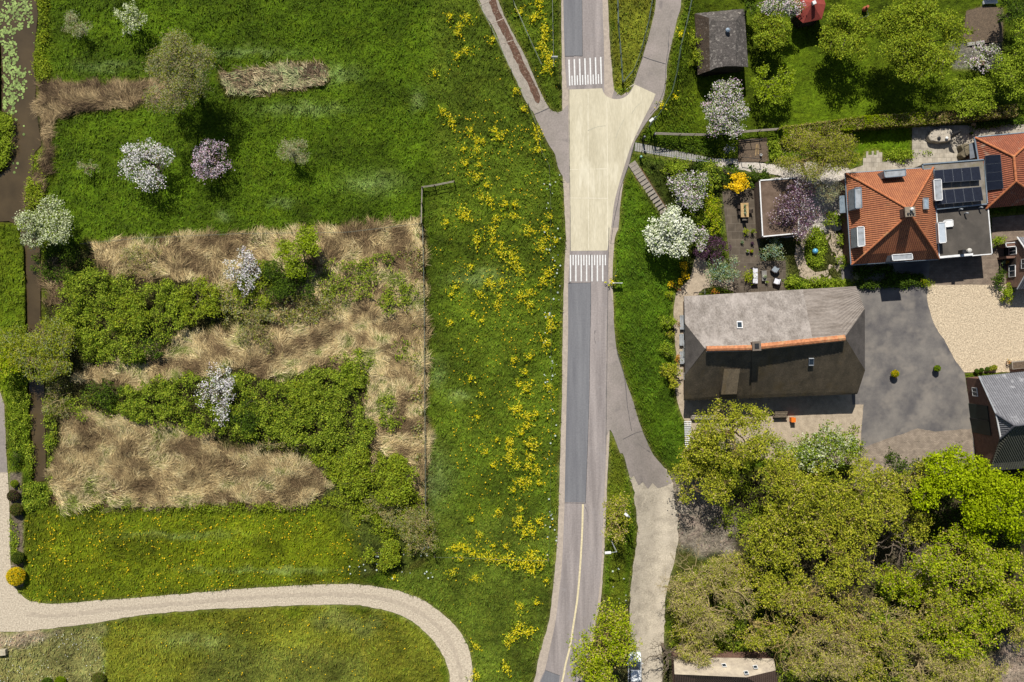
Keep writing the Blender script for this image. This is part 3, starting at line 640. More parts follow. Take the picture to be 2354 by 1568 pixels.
# buttercups: yellow specks
def specks(name, areas, lab, col, seed, size=.08, cat='flowers'):
    rr = np.random.default_rng(seed); us = []; vs = []
    for p, dn in areas:
        a, b = scatter(p, dn, rr, PM_S); k = rr.random(len(a)) < np.clip(fbm(a / 22, b / 22, seed, 4) * 3.4 - 1.3, 0.02, 1); us.append(a[k]); vs.append(b[k])
    u = np.concatenate(us); v = np.concatenate(vs); n = len(u); c = Parr(u, v, hg(u, v) + rr.uniform(.12, .3, n))
    q = rr.uniform(.5, 1.2, (n, 1)) * size; ph = rr.uniform(0, 6.28, n); V = []
    for k in range(4):
        t = ph + k * math.pi / 2; V.append(c + np.stack([np.cos(t), np.sin(t), rr.normal(0, .25, n)], -1) * q)
    V = np.stack(V, 1).reshape(-1, 3); F = np.arange(n * 4).reshape(-1, 4)
    return stuff(link(name, rawmesh(name, V, F), mat(name + '_petal' + str(seed), L(col), scale=2)), lab, cat)
specks('buttercups', [(R_(1040,250,1275,1250), 1.9), (R_(58,1180,830,1380), 3.6), ([(235,1430),(900,1400),(1030,1560),(240,1568)], .8), (R_(1000,0,1280,1500), .5)], 'yellow buttercups scattered through the lower meadow grass', '#c9a90c', 11, .085)
specks('daisies', [([(0,1470),(235,1450),(240,1568),(0,1568)], 5)], 'white daisies on the dry ground in the bottom left corner', '#b9bcb4', 12, .06)
specks('cow_parsley', [(R_(1250,400,1290,1300), 2.2), (R_(800,1250,1000,1330), 1.6), (R_(1402,1300,1440,1400), 3)], 'white cow parsley heads in the rough verge grass', '#a9b3a8', 14, .12)
# water lilies and weed on the ditch
r = np.random.default_rng(9); u, v = scatter([(-20,-30),(66,-30),(72,50),(62,60),(30,70),(35,110),(42,150),(56,155),(52,200),(48,225),(30,240),(28,262),(5,262),(-20,200)], 22, r)
k = inpoly(u, v, WATER) & (r.random(len(u)) < np.clip(fbm(u / 14, v / 14, 2) * 3 - .6, .15, 1)); u, v = u[k], v[k]
u2, v2 = scatter([(60,60),(92,60),(90,110),(40,260),(60,300),(30,420),(20,300)], .8, r); k = inpoly(u2, v2, WATER); u = np.append(u, u2[k]); v = np.append(v, v2[k]); n = len(u)
rad = r.uniform(.06, .19, n); V = []
for k in range(7):
    t = k / 7 * 2 * math.pi; V.append(np.stack([(u - CU) / S + np.cos(t) * rad, -(v - CV) / S + np.sin(t) * rad, -.355 + r.uniform(0, .03, n)], -1))
V = np.stack(V, 1).reshape(-1, 3)
tintmat('lily_leaf', v1=.2, s1=1, v2=0, rough=.45)
tt = np.array([L('#76884c')]) * r.uniform(.55, 1.3, n)[:, None]
stuff(link('lily_pads', rawmesh('lily_pads', V, np.arange(n * 7).reshape(-1, 7), tint=np.repeat(tt, 7, 0)), MATS['lily_leaf']), 'pale green lily pads floating on the upper ditch', 'water plants')
# ------------------------------------------------------------------ plants
bark = mat('bark', L('#6b5f50'), L('#4f463a'), scale=6, rough=1)
barkp = mat('pale_bark', L('#9c8c63'), L('#7d6f4c'), scale=6, rough=1)
barko = mat('ochre_bark', L('#8f7c4a'), L('#6f6038'), scale=6, rough=1)
LM = {}
for k_, c_ in dict(olive='#7c8320', olive2='#97992d', olived='#5b6120', gold='#a39c35', lime='#768809', lime2='#919f18', limed='#5f700c', fresh='#6a7c1c', fresh2='#86962e', mid='#50661c', dark='#344418', grey='#868c62', grey2='#a3a884', lemon='#d8c414', lemon2='#e8dc48',
    cream='#b9bf9a', creamw='#d2d4c2', white='#cfcccb', white2='#bfb6bd', pink='#b99bab', pinkb='#a08b97', purple='#5a4052', purpled='#3a2530', yellow='#d2aa12', yellow2='#e0bf2a', orange='#bf7a3a', blueg='#6f8b78', brown='#5e4d34', tan='#9c8d60', tan2='#b5a577', bram='#6b7c20', bram2='#8a9834', twig='#86795a').items():
    LM[k_] = leafmat('leaf_' + k_, L(c_), trans=.12 if k_ in ('white','white2','pink','tan','tan2','twig') else .2)
# kind: leaf materials with weights, leaf size, leaves per m2 of crown plan, leaf slenderness, twigs per m2, bark, lobes, trunk share
KINDS = {
 'olive': ([('olive', .4), ('olive2', .33), ('olived', .12), ('gold', .1), ('tan', .05)], .22, 120, .6, 1.2, 'ochre_bark', 16),
 'olivethin': ([('olive', .35), ('olive2', .3), ('gold', .1), ('tan', .25)], .2, 62, .5, 3.5, 'ochre_bark', 18),
 'lime': ([('lime', .45), ('lime2', .4), ('limed', .15)], .26, 120, .7, .8, 'bark', 18),
 'limeolive': ([('lime', .3), ('lime2', .22), ('olive2', .25), ('fresh', .15), ('tan', .08)], .22, 95, .65, 2, 'ochre_bark', 16),
 'fresh': ([('fresh', .4), ('fresh2', .45), ('mid', .15)], .21, 180, .6, 1, 'bark', 12),
 'freshthin': ([('fresh', .35), ('fresh2', .4), ('lime', .25)], .21, 120, .6, 1.6, 'bark', 10),
 'garden': ([('fresh', .33), ('olive', .25), ('fresh2', .3), ('olived', .12)], .21, 215, .6, 1.4, 'bark', 14),
 'dark': ([('dark', .6), ('mid', .4)], .2, 120, .6, 1, 'bark', 10),
 'willow': ([('olive', .3), ('grey', .32), ('twig', .25), ('olived', .13)], .2, 190, .34, 5, 'bark', 14),
 'willowgreen': ([('olive', .3), ('fresh', .3), ('grey', .2), ('olive2', .2)], .2, 190, .4, 5, 'pale_bark', 14),
 'willowgold': ([('olive', .33), ('twig', .25), ('olive2', .25), ('olived', .17)], .2, 210, .32, 6, 'ochre_bark', 14),
 'greythin': ([('grey', .5), ('grey2', .25), ('twig', .25)], .16, 150, .32, 6, 'pale_bark', 8),
 'greycream': ([('grey', .2), ('cream', .5), ('fresh', .3)], .2, 120, .6, 2, 'bark', 10),
 'white': ([('white', .42), ('creamw', .15), ('white2', .2), ('mid', .15), ('twig', .08)], .17, 92, .6, 5, 'bark', 24),
 'pink': ([('pink', .33), ('white2', .28), ('pinkb', .17), ('mid', .14), ('twig', .08)], .16, 95, .6, 5, 'bark', 22),
 'whitegreen': ([('white2', .3), ('cream', .2), ('mid', .25), ('fresh', .15), ('pink', .1)], .18, 175, .6, 2, 'bark', 18),
 'cream': ([('creamw', .5), ('cream', .35), ('mid', .15)], .21, 180, .75, 1, 'bark', 14),
 'magnolia': ([('pinkb', .22), ('purple', .45), ('white2', .08), ('brown', .25)], .17, 110, .6, 6, 'bark', 12),
 'purple': ([('purple', .5), ('purpled', .5)], .17, 150, .6, 1, 'bark', 8),
 'greyshrub': ([('grey', .35), ('blueg', .3), ('grey2', .15), ('mid', .2)], .17, 150, .5, 1, 'bark', 8),
 'thorn': ([('olive', .3), ('olived', .2), ('grey', .25), ('tan', .25)], .17, 85, .35, 6, 'pale_bark', 12),
 'bare': ([('tan', .3), ('tan2', .15), ('olive2', .33), ('olive', .22)], .26, 130, .2, 8, 'pale_bark', 18),
 'yellow': ([('yellow', .55), ('yellow2', .45)], .2, 170, .7, .5, 'bark', 8),
 'orange': ([('orange', .5), ('yellow', .2), ('mid', .3)], .15, 170, .6, .5, 'bark', 5),
 'bramble': ([('bram', .45), ('bram2', .3), ('mid', .2), ('olive2', .05)], .2, 120, .65, .3, 'bark', 22),
 'yellowgreen': ([('lime2', .35), ('lime', .3), ('gold', .2), ('fresh', .15)], .17, 160, .6, .5, 'bark', 7),
}
def tubes_np(paths, n=3):
    """paths: list of (pts, radii); returns verts, quads"""
    V = []; F = []; b = 0
    for pts, rs in paths:
        pts = np.asarray(pts, float); m = len(pts); d = np.gradient(pts, axis=0); d /= (np.linalg.norm(d, axis=1)[:, None] + 1e-9)
        ref = np.array([.31, .22, .92]) if abs(d[0, 2]) < .8 else np.array([1., .1, 0])
        a = np.cross(d, ref); a /= (np.linalg.norm(a, axis=1)[:, None] + 1e-9); c = np.cross(d, a)
        t = np.arange(n) / n * 2 * math.pi; rs = np.asarray(rs, float)
        ring = pts[:, None] + (a[:, None] * np.cos(t)[None, :, None] + c[:, None] * np.sin(t)[None, :, None]) * rs[:, None, None]
        V.append(ring.reshape(-1, 3)); i = np.arange(m - 1)[:, None] * n; k = np.arange(n)[None]; k2 = (k + 1) % n
        F.append(np.stack([i + k, i + k2, i + n + k2, i + n + k], -1).reshape(-1, 4) + b); b += m * n
    return np.concatenate(V), np.concatenate(F)
def curve(a, b, rng, wob=.12, m=5, sag=0.):
    a = np.asarray(a, float); b = np.asarray(b, float); t = np.linspace(0, 1, m)[:, None]; l = np.linalg.norm(b - a)
    p = a + (b - a) * t; p += np.sin(t * math.pi) * rng.normal(0, wob * l * .5, 3); p[1:-1] += rng.normal(0, wob * l * .22, (m - 2, 3)); p[:, 2] += np.sin(t[:, 0] * math.pi) * sag * l
    return p
def leaves_mesh(C, rng, size, slim, up=.55, spread=.3, per=14, flat=.6):
    """C: clump centres; leaf quads gathered round each centre"""
    n = len(C) * per; c = np.repeat(C, per, 0) + rng.normal(0, 1, (n, 3)) * np.array([spread, spread, spread * flat])
    d = rng.normal(0, 1, (n, 3)); d[:, 2] *= .45; d /= np.linalg.norm(d, axis=1)[:, None]
    nn = rng.normal(0, 1, (n, 3)); nn[:, 2] = np.abs(nn[:, 2]) + up; s = np.cross(d, nn); s /= (np.linalg.norm(s, axis=1)[:, None] + 1e-9)
    l = (size * rng.uniform(.55, 1.35, n))[:, None]
    V = np.stack([c - d * l * .5, c + s * l * slim * .5, c + d * l * .5, c - s * l * slim * .5], 1).reshape(-1, 3)
    return V, np.arange(n * 4).reshape(-1, 4), n
def plant_mesh(kind, rx, ry, hz, zc, seed, trunk=True, fill=1., lobes=None, outline=None, low=0):
    """crown round (0,0,zc), half height hz; returns foliage and wood meshes"""
    ms, size, dn, slim, tw, bk, nl = KINDS[kind]; rng = np.random.default_rng(seed); nl = lobes or nl
    A = math.pi * rx * ry; per = 12; nc = max(6, int(A * dn * fill / per)); rm_ = min(rx, ry)
    # lobes
    th = rng.uniform(0, 2 * math.pi, nl); rr = np.sqrt(rng.uniform(.02, 1, nl)) * .78; lr = rng.uniform(.22, .42, nl) * (1.15 if nl < 10 else 1) * min(1, (12 / nl) ** .25)
    lc = np.stack([np.cos(th) * rr * rx, np.sin(th) * rr * ry, (np.sqrt(np.clip(1 - rr ** 2, 0, 1)) * rng.uniform(.1, .85, nl) - .25) * hz], -1)
    wgt = lr ** 2; wgt /= wgt.sum(); k = rng.choice(nl, nc, p=wgt); d = rng.normal(0, 1, (nc, 3)); d[:, 2] = d[:, 2] * .8 + .35; d /= np.linalg.norm(d, axis=1)[:, None]
    q = rng.uniform(.55, 1.08, nc) ** .7
    C = lc[k] + d * (lr[k] * q)[:, None] * np.array([rx, ry, max(hz, .6 * rm_) * .9])
    e = np.sqrt((C[:, 0] / rx) ** 2 + (C[:, 1] / ry) ** 2); lim = .76 + .45 * vn(np.arctan2(C[:, 1], C[:, 0]) * 3.4 + 12, e * 0, seed)
    f = np.where(e > lim, lim / np.maximum(e, 1e-6), 1); C[:, :2] *= f[:, None]
    C[:, 2] = np.maximum(C[:, 2] + zc, low + .1)
    big = size * (1 if rm_ > 1.5 else .6 + .27 * rm_)
    V, F, n = leaves_mesh(C, rng, big, slim, up=1.0, spread=min(.24, .12 + rm_ * .03), per=per)
    mi = rng.choice(len(ms), n, p=np.array([m[1] for m in ms]) / sum(m[1] for m in ms))
    cl = np.repeat(rng.choice(len(ms), len(C), p=np.array([m[1] for m in ms]) / sum(m[1] for m in ms)), per); mi = np.where(rng.random(n) < .45, cl, mi)
    fol = rawmesh('foliage', V, F, mi=mi)
    wood = None
    if trunk:
        base = np.array([0, 0, -.15]); top = np.array([rng.normal(0, .08) * rx, rng.normal(0, .08) * ry, max(.3, zc - hz * .75)]); H_ = zc + hz
        r0 = .03 * H_ + .03; paths = [(curve(base, top, rng, .06, 5), np.linspace(r0, r0 * .75, 5))]
        nlb = min(nl, 9 if rm_ > 2 else 5); tips = lc[rng.choice(nl, nlb, replace=False)] + np.array([0, 0, zc]); lb = []
        for t_ in tips:
            p = curve(top, t_, rng, .14, 7, .08); lb.append(p); paths.append((p, np.linspace(r0 * .55, r0 * .13, 7)))
        LP = np.concatenate([p[2:] for p in lb]); m = int(min(len(C), A * tw * .8 + 10)); sel = rng.choice(len(C), m, replace=False)
        for s_ in sel:
            dd = np.linalg.norm(LP - C[s_], axis=1); j = int(np.argmin(dd + (LP[:, 2] > C[s_, 2]) * .5)); rt = .012 + .012 * min(dd[j], 2)
            e_ = C[s_] + (C[s_] - LP[j]) * .12 + rng.normal(0, .1, 3); paths.append((curve(LP[j], e_, rng, .2, 5), np.linspace(rt * 1.3, .007, 5)))
        # thin side twigs show as bark-coloured hair between the leaves
        V2, F2 = tubes_np(paths, 4); wood = rawmesh('wood', V2, F2, smoothf=True)
    return fol, wood, [MATS['leaf_' + m[0]] for m in ms], MATS[bk]
SEED = [100]
def plant(name, label, cat, u, v, ru, rv, h, kind, group=None, seed=None, fill=1., lobes=None, base=0, zc=None, gz=None, trunk=True, parts=('crown', 'trunk')):
    """u,v: where the crown shows in the photo; ru,rv: its half sizes; h: height in metres"""
    SEED[0] += 1; seed = seed or SEED[0]
    g0 = float(hs(u, v)) if gz is None else gz; hz = h * (.36 if h > 2.2 else .42); zc_ = (h - hz) if zc is None else zc
    k = (HC - g0 - zc_) / HC; x = (u - CU) / S * k; y = -(v - CV) / S * k; rx = ru / S * k; ry = rv / S * k
    root = thing(name, label, cat, (x, y, g0), 0, group)
    fol, wood, ml, bk = plant_mesh(kind, rx, ry, hz, zc_, seed, trunk, fill, lobes)
    link(parts[0], fol, ml, root)
    if wood: link(parts[1], wood, bk, root)
    return root
def tree(label, u, v, ru, rv, h, kind, **k): return plant(k.pop('name', 'tree'), label, k.pop('cat', 'tree'), u, v, ru, rv, h, kind, **k)
def shrub(label, u, v, ru, rv, h, kind, **k): return plant(k.pop('name', 'shrub'), label, k.pop('cat', 'shrub'), u, v, ru, rv, h, kind, parts=('foliage', 'stem'), **k)

# --- west meadow
tree('low grey-green tree with fine bare twigs near the top left corner of the meadow', 175, 55, 36, 30, 2.6, 'greythin', fill=1.1)
tree('pale yellow-green young tree at the top edge of the meadow, left of the big willow', 302, 38, 36, 38, 3.6, 'greycream', fill=.85)
tree('big olive-grey willow standing over the side ditch in the meadow', 412, 168, 94, 106, 9.5, 'willow', name='willow_tree', fill=1.45, lobes=22)
tree('white blossoming tree in the meadow below the big willow, larger of the pair', 342, 376, 70, 66, 4.6, 'white', name='blossom_tree')
tree('pinkish blossoming tree in the meadow, right of the larger white one', 493, 368, 58, 50, 4.2, 'pink', name='blossom_tree')
tree('grey twiggy small tree alone in the meadow right of the two blossom trees', 668, 355, 46, 44, 3.6, 'greythin', fill=.9)
tree('tiny sparse sapling in the meadow left of the white blossom tree', 206, 384, 26, 22, 2.2, 'greythin', fill=.6, name='sapling')
tree('broad cream-green tree leaning over the ditch at the lower left corner of the upper meadow', 114, 520, 80, 64, 5.2, 'greycream', fill=1.25)
tree('loose olive willow fallen across the ditch on the left edge', 95, 795, 112, 76, 4.5, 'willowgreen', name='willow_tree', fill=1.25, zc=2.8, lobes=22)
tree('bright yellow-green tree cut by the left edge beside the fallen willow', 8, 830, 46, 48, 4.5, 'yellowgreen', fill=.9)
tree('white blossoming thorn tree near the top of the thicket', 557, 617, 44, 54, 3.8, 'white', name='blossom_tree', lobes=9)
tree('sparse white blossoming tree in the middle of the lower bramble bank', 500, 905, 42, 78, 3.8, 'white', name='blossom_tree', lobes=9, fill=.75)
tree('yellow-green tree at the top right of the thicket, poking over the fence', 688, 575, 56, 62, 4.4, 'freshthin', fill=1.3)
sh = [('dark green shrub under the yellow-green tree in the thicket', 668, 640, 72, 62, 2.6, 'mixd', 1), ('olive shrub left of the white thorn tree in the thicket', 590, 655, 60, 60, 1.9, 'garden', .6),
 ('grey-green shrub between the two reed patches, mid thicket', 590, 765, 50, 62, 2.0, 'thorn', 1), ('grey thorny shrub at the upper left of the thicket', 330, 605, 70, 46, 1.8, 'thorn', .5),
 ('low dark shrub in the middle of the thicket, above the reeds', 455, 690, 52, 60, 2.0, 'garden', .7), ('spreading green shrub at the thicket, right of the white thorn tree', 800, 640, 80, 60, 1.6, 'bramble', .4),
 ('small green shrub by the east fence of the thicket', 915, 680, 50, 50, 1.5, 'bramble', .5), ('dark shrub on the ditch bank below the fallen willow', 135, 915, 42, 46, 2.2, 'thorn', .8),
 ('round dark green shrub at the left end of the lower bramble bank', 235, 910, 50, 42, 1.9, 'dark', .6), ('yellow-green shrub at the lower right corner of the thicket', 905, 1105, 58, 62, 3.0, 'garden', .95),
 ('green shrub between brambles and reeds at the lower right of the thicket', 815, 1085, 48, 60, 2.2, 'garden', .9), ('grey-olive thorn bush at the foot of the thicket fence', 950, 1210, 74, 72, 3.2, 'thorn', 1.1),
 ('yellow-green bush below the thicket, left of the thorn bush', 880, 1275, 42, 46, 2.0, 'garden', .8), ('pale thorn bush with bare branches below the thicket', 865, 1175, 48, 36, 2.0, 'thorn', .8), ('small leafy bush in the reeds below the thorn tree pair', 735, 705, 60, 40, 1.5, 'thorn', .5),
 ('olive-green shrub rising from the upper left bramble bank', 300, 715, 44, 40, 2.3, 'garden', .8), ('fresh green shrub at the right end of the upper left bramble bank', 395, 690, 34, 36, 2.0, 'fresh', .7), ('dark shrub at the bottom of the upper left bramble bank', 330, 800, 52, 34, 2.2, 'dark', .6),
 ('dark green shrub right of the lower white blossom tree', 560, 950, 40, 46, 2.3, 'dark', .8), ('olive shrub in the right half of the lower bramble bank', 700, 905, 42, 34, 2.0, 'garden', .8), ('fresh green shrub at the right end of the lower bramble bank', 800, 860, 38, 34, 2.0, 'fresh', .7), ('grey-green scrub above the lower bramble bank', 650, 1020, 70, 22, 1.3, 'thorn', .6),
 ('green scrub over the reeds at the upper right of the thicket', 870, 600, 60, 30, 1.3, 'bramble', .25), ('small green sprout among the eastern reeds', 930, 800, 26, 40, 1.1, 'bramble', .3), ('small shrub by the east fence of the thicket beside the lower reeds', 895, 950, 34, 50, 1.2, 'bramble', .5)]
for lb, a, b, c, d, h, kd, fl in sh: shrub(lb, a, b, c, d, h, 'dark' if kd == 'mixd' else kd, fill=fl)
def bramble(label, poly, h, dn, seed, kind='bramble', name='bramble_thicket', cat='brambles'):
    rng = np.random.default_rng(seed); u, v = scatter(poly, dn, rng, None, 24 if h > .8 else 0); cu, cv = sum(p[0] for p in poly)/len(poly), sum(p[1] for p in poly)/len(poly)
    kp = rng.random(len(u)) < np.clip(fbm(u / 26, v / 22, seed, 3) * 4.2 - 1.35, .08, 1); u = u[kp]; v = v[kp]
    ix = blur(inpoly(MU, MV, poly).astype(float), 6); edge_ = np.clip(samp(ix, u, v) * 1.6 - .5, .05, 1)
    z = hs(u, v) + h * edge_ * (.1 + 1.5 * fbm(u / 17, v / 15, seed + 3, 3)); C = Parr(u, v, z); o0 = np.array(P(cu, cv, 0)); C = C - o0
    ms = KINDS[kind][0]; V, F, n = leaves_mesh(C, rng, .19, .65, up=.8, spread=.2, per=10, flat=.6)
    mi = rng.choice(len(ms), n, p=np.array([m[1] for m in ms]) / sum(m[1] for m in ms))
    o = link(name, rawmesh(name, V, F, mi=mi), [MATS['leaf_' + m[0]] for m in ms]); o.location = tuple(o0); tag(o, label, cat)
bramble('upper left bramble bank, leafy green mound beside the ditch', [(140,640),(200,608),(260,625),(320,650),(400,650),(440,690),(428,750),(380,790),(330,830),(240,840),(180,820),(170,760),(130,720)], 1.7, 26, 41)
bramble('long lower bramble bank stretching left of the white blossom tree', [(270,900),(330,868),(400,858),(500,850),(520,1000),(450,1010),(330,980),(280,955)], 1.5, 26, 42)
bramble('lower bramble bank right of the white blossom tree', [(515,860),(580,865),(640,885),(690,862),(735,836),(790,806),(835,800),(858,826),(836,880),(850,930),(872,980),(850,1050),(790,1060),(745,1030),(690,1035),(620,1000),(560,1012),(515,985)], 1.5, 26, 43)
bramble('thin brambles creeping over the reeds at the lower left of the thicket', [(120,910),(200,900),(270,920),(290,960),(180,970),(130,950)], .9, 12, 44)
bramble('rough green herbs along the right bank of the ditch', [(98,900),(120,900),(130,1000),(118,1150),(60,1180),(50,1120),(72,1112),(108,1108)], .5, 26, 45, name='herb_border', cat='herbs')
bramble('low green tangle between the lower reeds and the corner shrubs', [(700,1035),(790,1050),(870,1040),(930,1090),(975,1150),(985,1230),(900,1250),(830,1200),(770,1130),(730,1080)], .9, 18, 54, 'garden')
bramble('dark green grass tufts along the foot of the lower reed band', [(125,1150),(400,1156),(720,1150),(780,1130),(800,1168),(600,1176),(300,1178),(125,1172)], .5, 12, 55, 'garden', name='grass_tufts', cat='grass tufts')
bramble('tangle of green and brown growth above the reeds, centre of the thicket', [(620,640),(760,640),(820,690),(700,760),(560,740),(480,740),(470,660)], 1.0, 14, 46, 'thorn')
bramble('herbs on the left bank of the ditch', [(30,740),(60,740),(66,900),(74,1046),(76,1105),(40,1060),(20,960)], .4, 16, 47, name='herb_border', cat='herbs')
bramble('rough green strip between reeds and ditch at the thicket edge', [(95,575),(160,560),(200,580),(180,640),(140,660),(100,640)], .9, 20, 48, 'dark', name='herb_border', cat='herbs')
bramble('brown and green scrub along the inside of the east fence', [(930,560),(976,560),(978,1160),(950,1160),(940,900)], .6, 5, 49, 'thorn')
bramble('reedy herbs on the right bank of the upper ditch', [(84,-20),(108,-20),(110,60),(104,120),(118,188),(88,190),(78,150),(84,100),(92,33)], .5, 34, 51, 'garden', name='herb_border', cat='herbs')
bramble('rough herbs on the ditch bank below the brown reeds', [(76,352),(104,400),(112,440),(98,470),(70,505),(58,470),(60,440)], .6, 34, 52, 'garden', name='herb_border', cat='herbs')
bramble('green bank left of the ditch, beside the left edge', [(-20,265),(28,262),(30,330),(14,380),(-20,400)], .4, 26, 53, 'fresh', name='herb_border', cat='herbs')
# --- clipped balls and border by the drive on the left edge
def ball(name, label, cat, u, v, ru, h, cols, group=None, seed=1, gz=None, pot=None):
    rng = np.random.default_rng(seed); g0 = float(hs(u, v)) if gz is None else gz; k = (HC - g0 - h * .6) / HC; x = (u - CU) / S * k; y = -(v - CV) / S * k; r0 = ru / S
    root = thing(name, label, cat, (x, y, g0), 0, group); n = int(2600 * r0 * r0 + 260)
    d = rng.normal(0, 1, (n, 3)); d /= np.linalg.norm(d, axis=1)[:, None]; hz = h / 2 if not pot else h * .33; zc = h - hz
    C = d * np.array([r0, r0, hz]) * rng.uniform(.86, 1.02, (n, 1)) + np.array([0, 0, zc]); C[:, 2] = np.maximum(C[:, 2], .03)
    V, F, m = leaves_mesh(C, rng, .09, .7, spread=.03, per=3); mi = rng.integers(0, len(cols), m)
    f = link('foliage', rawmesh('foliage', V, F, mi=mi), [MATS['leaf_' + c] for c in cols], root)
    mb = MB(); mb.lathe((0, 0, 0), [(r0 * .86 * math.sin(t), zc - hz * .9 * math.cos(t)) for t in np.linspace(.15, math.pi - .15, 8)], 12); mb.build('core', MATS['leaf_dark'], root, sm=True)
    if pot:
        mb = MB(); mb.lathe((0, 0, 0), [(pot[0] * .7, 0), (pot[0], pot[1]), (pot[0] * .85, pot[1]), (pot[0] * .8, pot[1] - .05)], 14); mb.build('pot', MATS[pot[2]], root, sm=False)
    else:
        mb = MB(); mb.tube([(0, 0, -.1), (0, 0, zc)], .04, 6); mb.build('stem', bark, root)
    return root
mat('terracotta', L('#a0583c'), L('#84462f'), scale=5); mat('pale_pot', L('#bdbab2'), L('#9d9a92'), scale=5, rough=.6); mat('dark_pot', L('#2c2c2e'), L('#38383a'), scale=5, rough=.5)
ball('clipped_shrub', 'small clipped green ball, topmost in the border by the left drive', 'shrub', 32, 1112, 8, .7, ['mid', 'olive'], seed=2)
ball('clipped_shrub', 'dark brown clipped ball in the border by the left drive', 'shrub', 29, 1140, 13, .9, ['brown', 'dark', 'purpled'], seed=3)
ball('clipped_shrub', 'olive-brown clipped ball in the border above the low green row', 'shrub', 36, 1172, 14, 1.1, ['olived', 'brown', 'dark'], seed=4)
ball('clipped_shrub', 'dark green clipped ball just above the golden one', 'shrub', 40, 1283, 14, 1.1, ['dark', 'dark', 'olived'], seed=5)
ball('clipped_shrub', 'large golden-yellow clipped ball at the corner of the gravel drive', 'shrub', 35, 1326, 21, 1.4, ['yellow', 'gold', 'yellow', 'lime'], seed=6)
shrub('dark leafy shrub beside the left drive above the clipped balls', 32, 1056, 17, 26, 1.1, 'dark', fill=1)
bramble('narrow row of green leaves in the border between clipped balls', [(22,1192),(36,1192),(38,1278),(28,1280)], .35, 50, 50, 'bramble', name='low_hedge', cat='hedge')
ball('clipped_shrub', 'olive clipped ball at the bottom edge, right of the dry ground', 'shrub', 226, 1562, 15, 1.0, ['olived', 'brown', 'mid'], seed=8)
ball('clipped_shrub', 'bright green clipped ball at the bottom left edge', 'shrub', 138, 1569, 13, .8, ['lime', 'mid'], seed=9)
ball('clipped_shrub', 'dull green clipped ball at the bottom left edge, left of the bright one', 'shrub', 107, 1571, 12, .8, ['dark', 'mid'], seed=10)

# --- verge between roads
tree('yellow-green spring tree overhanging the road at the bottom', 1384, 1484, 88, 102, 8, 'limeolive', fill=1.05, gz=1.6, lobes=24)
tree('olive-brown twiggy tree on the verge by the street lamp', 1420, 1190, 44, 58, 4.6, 'olivethin', fill=1.3)
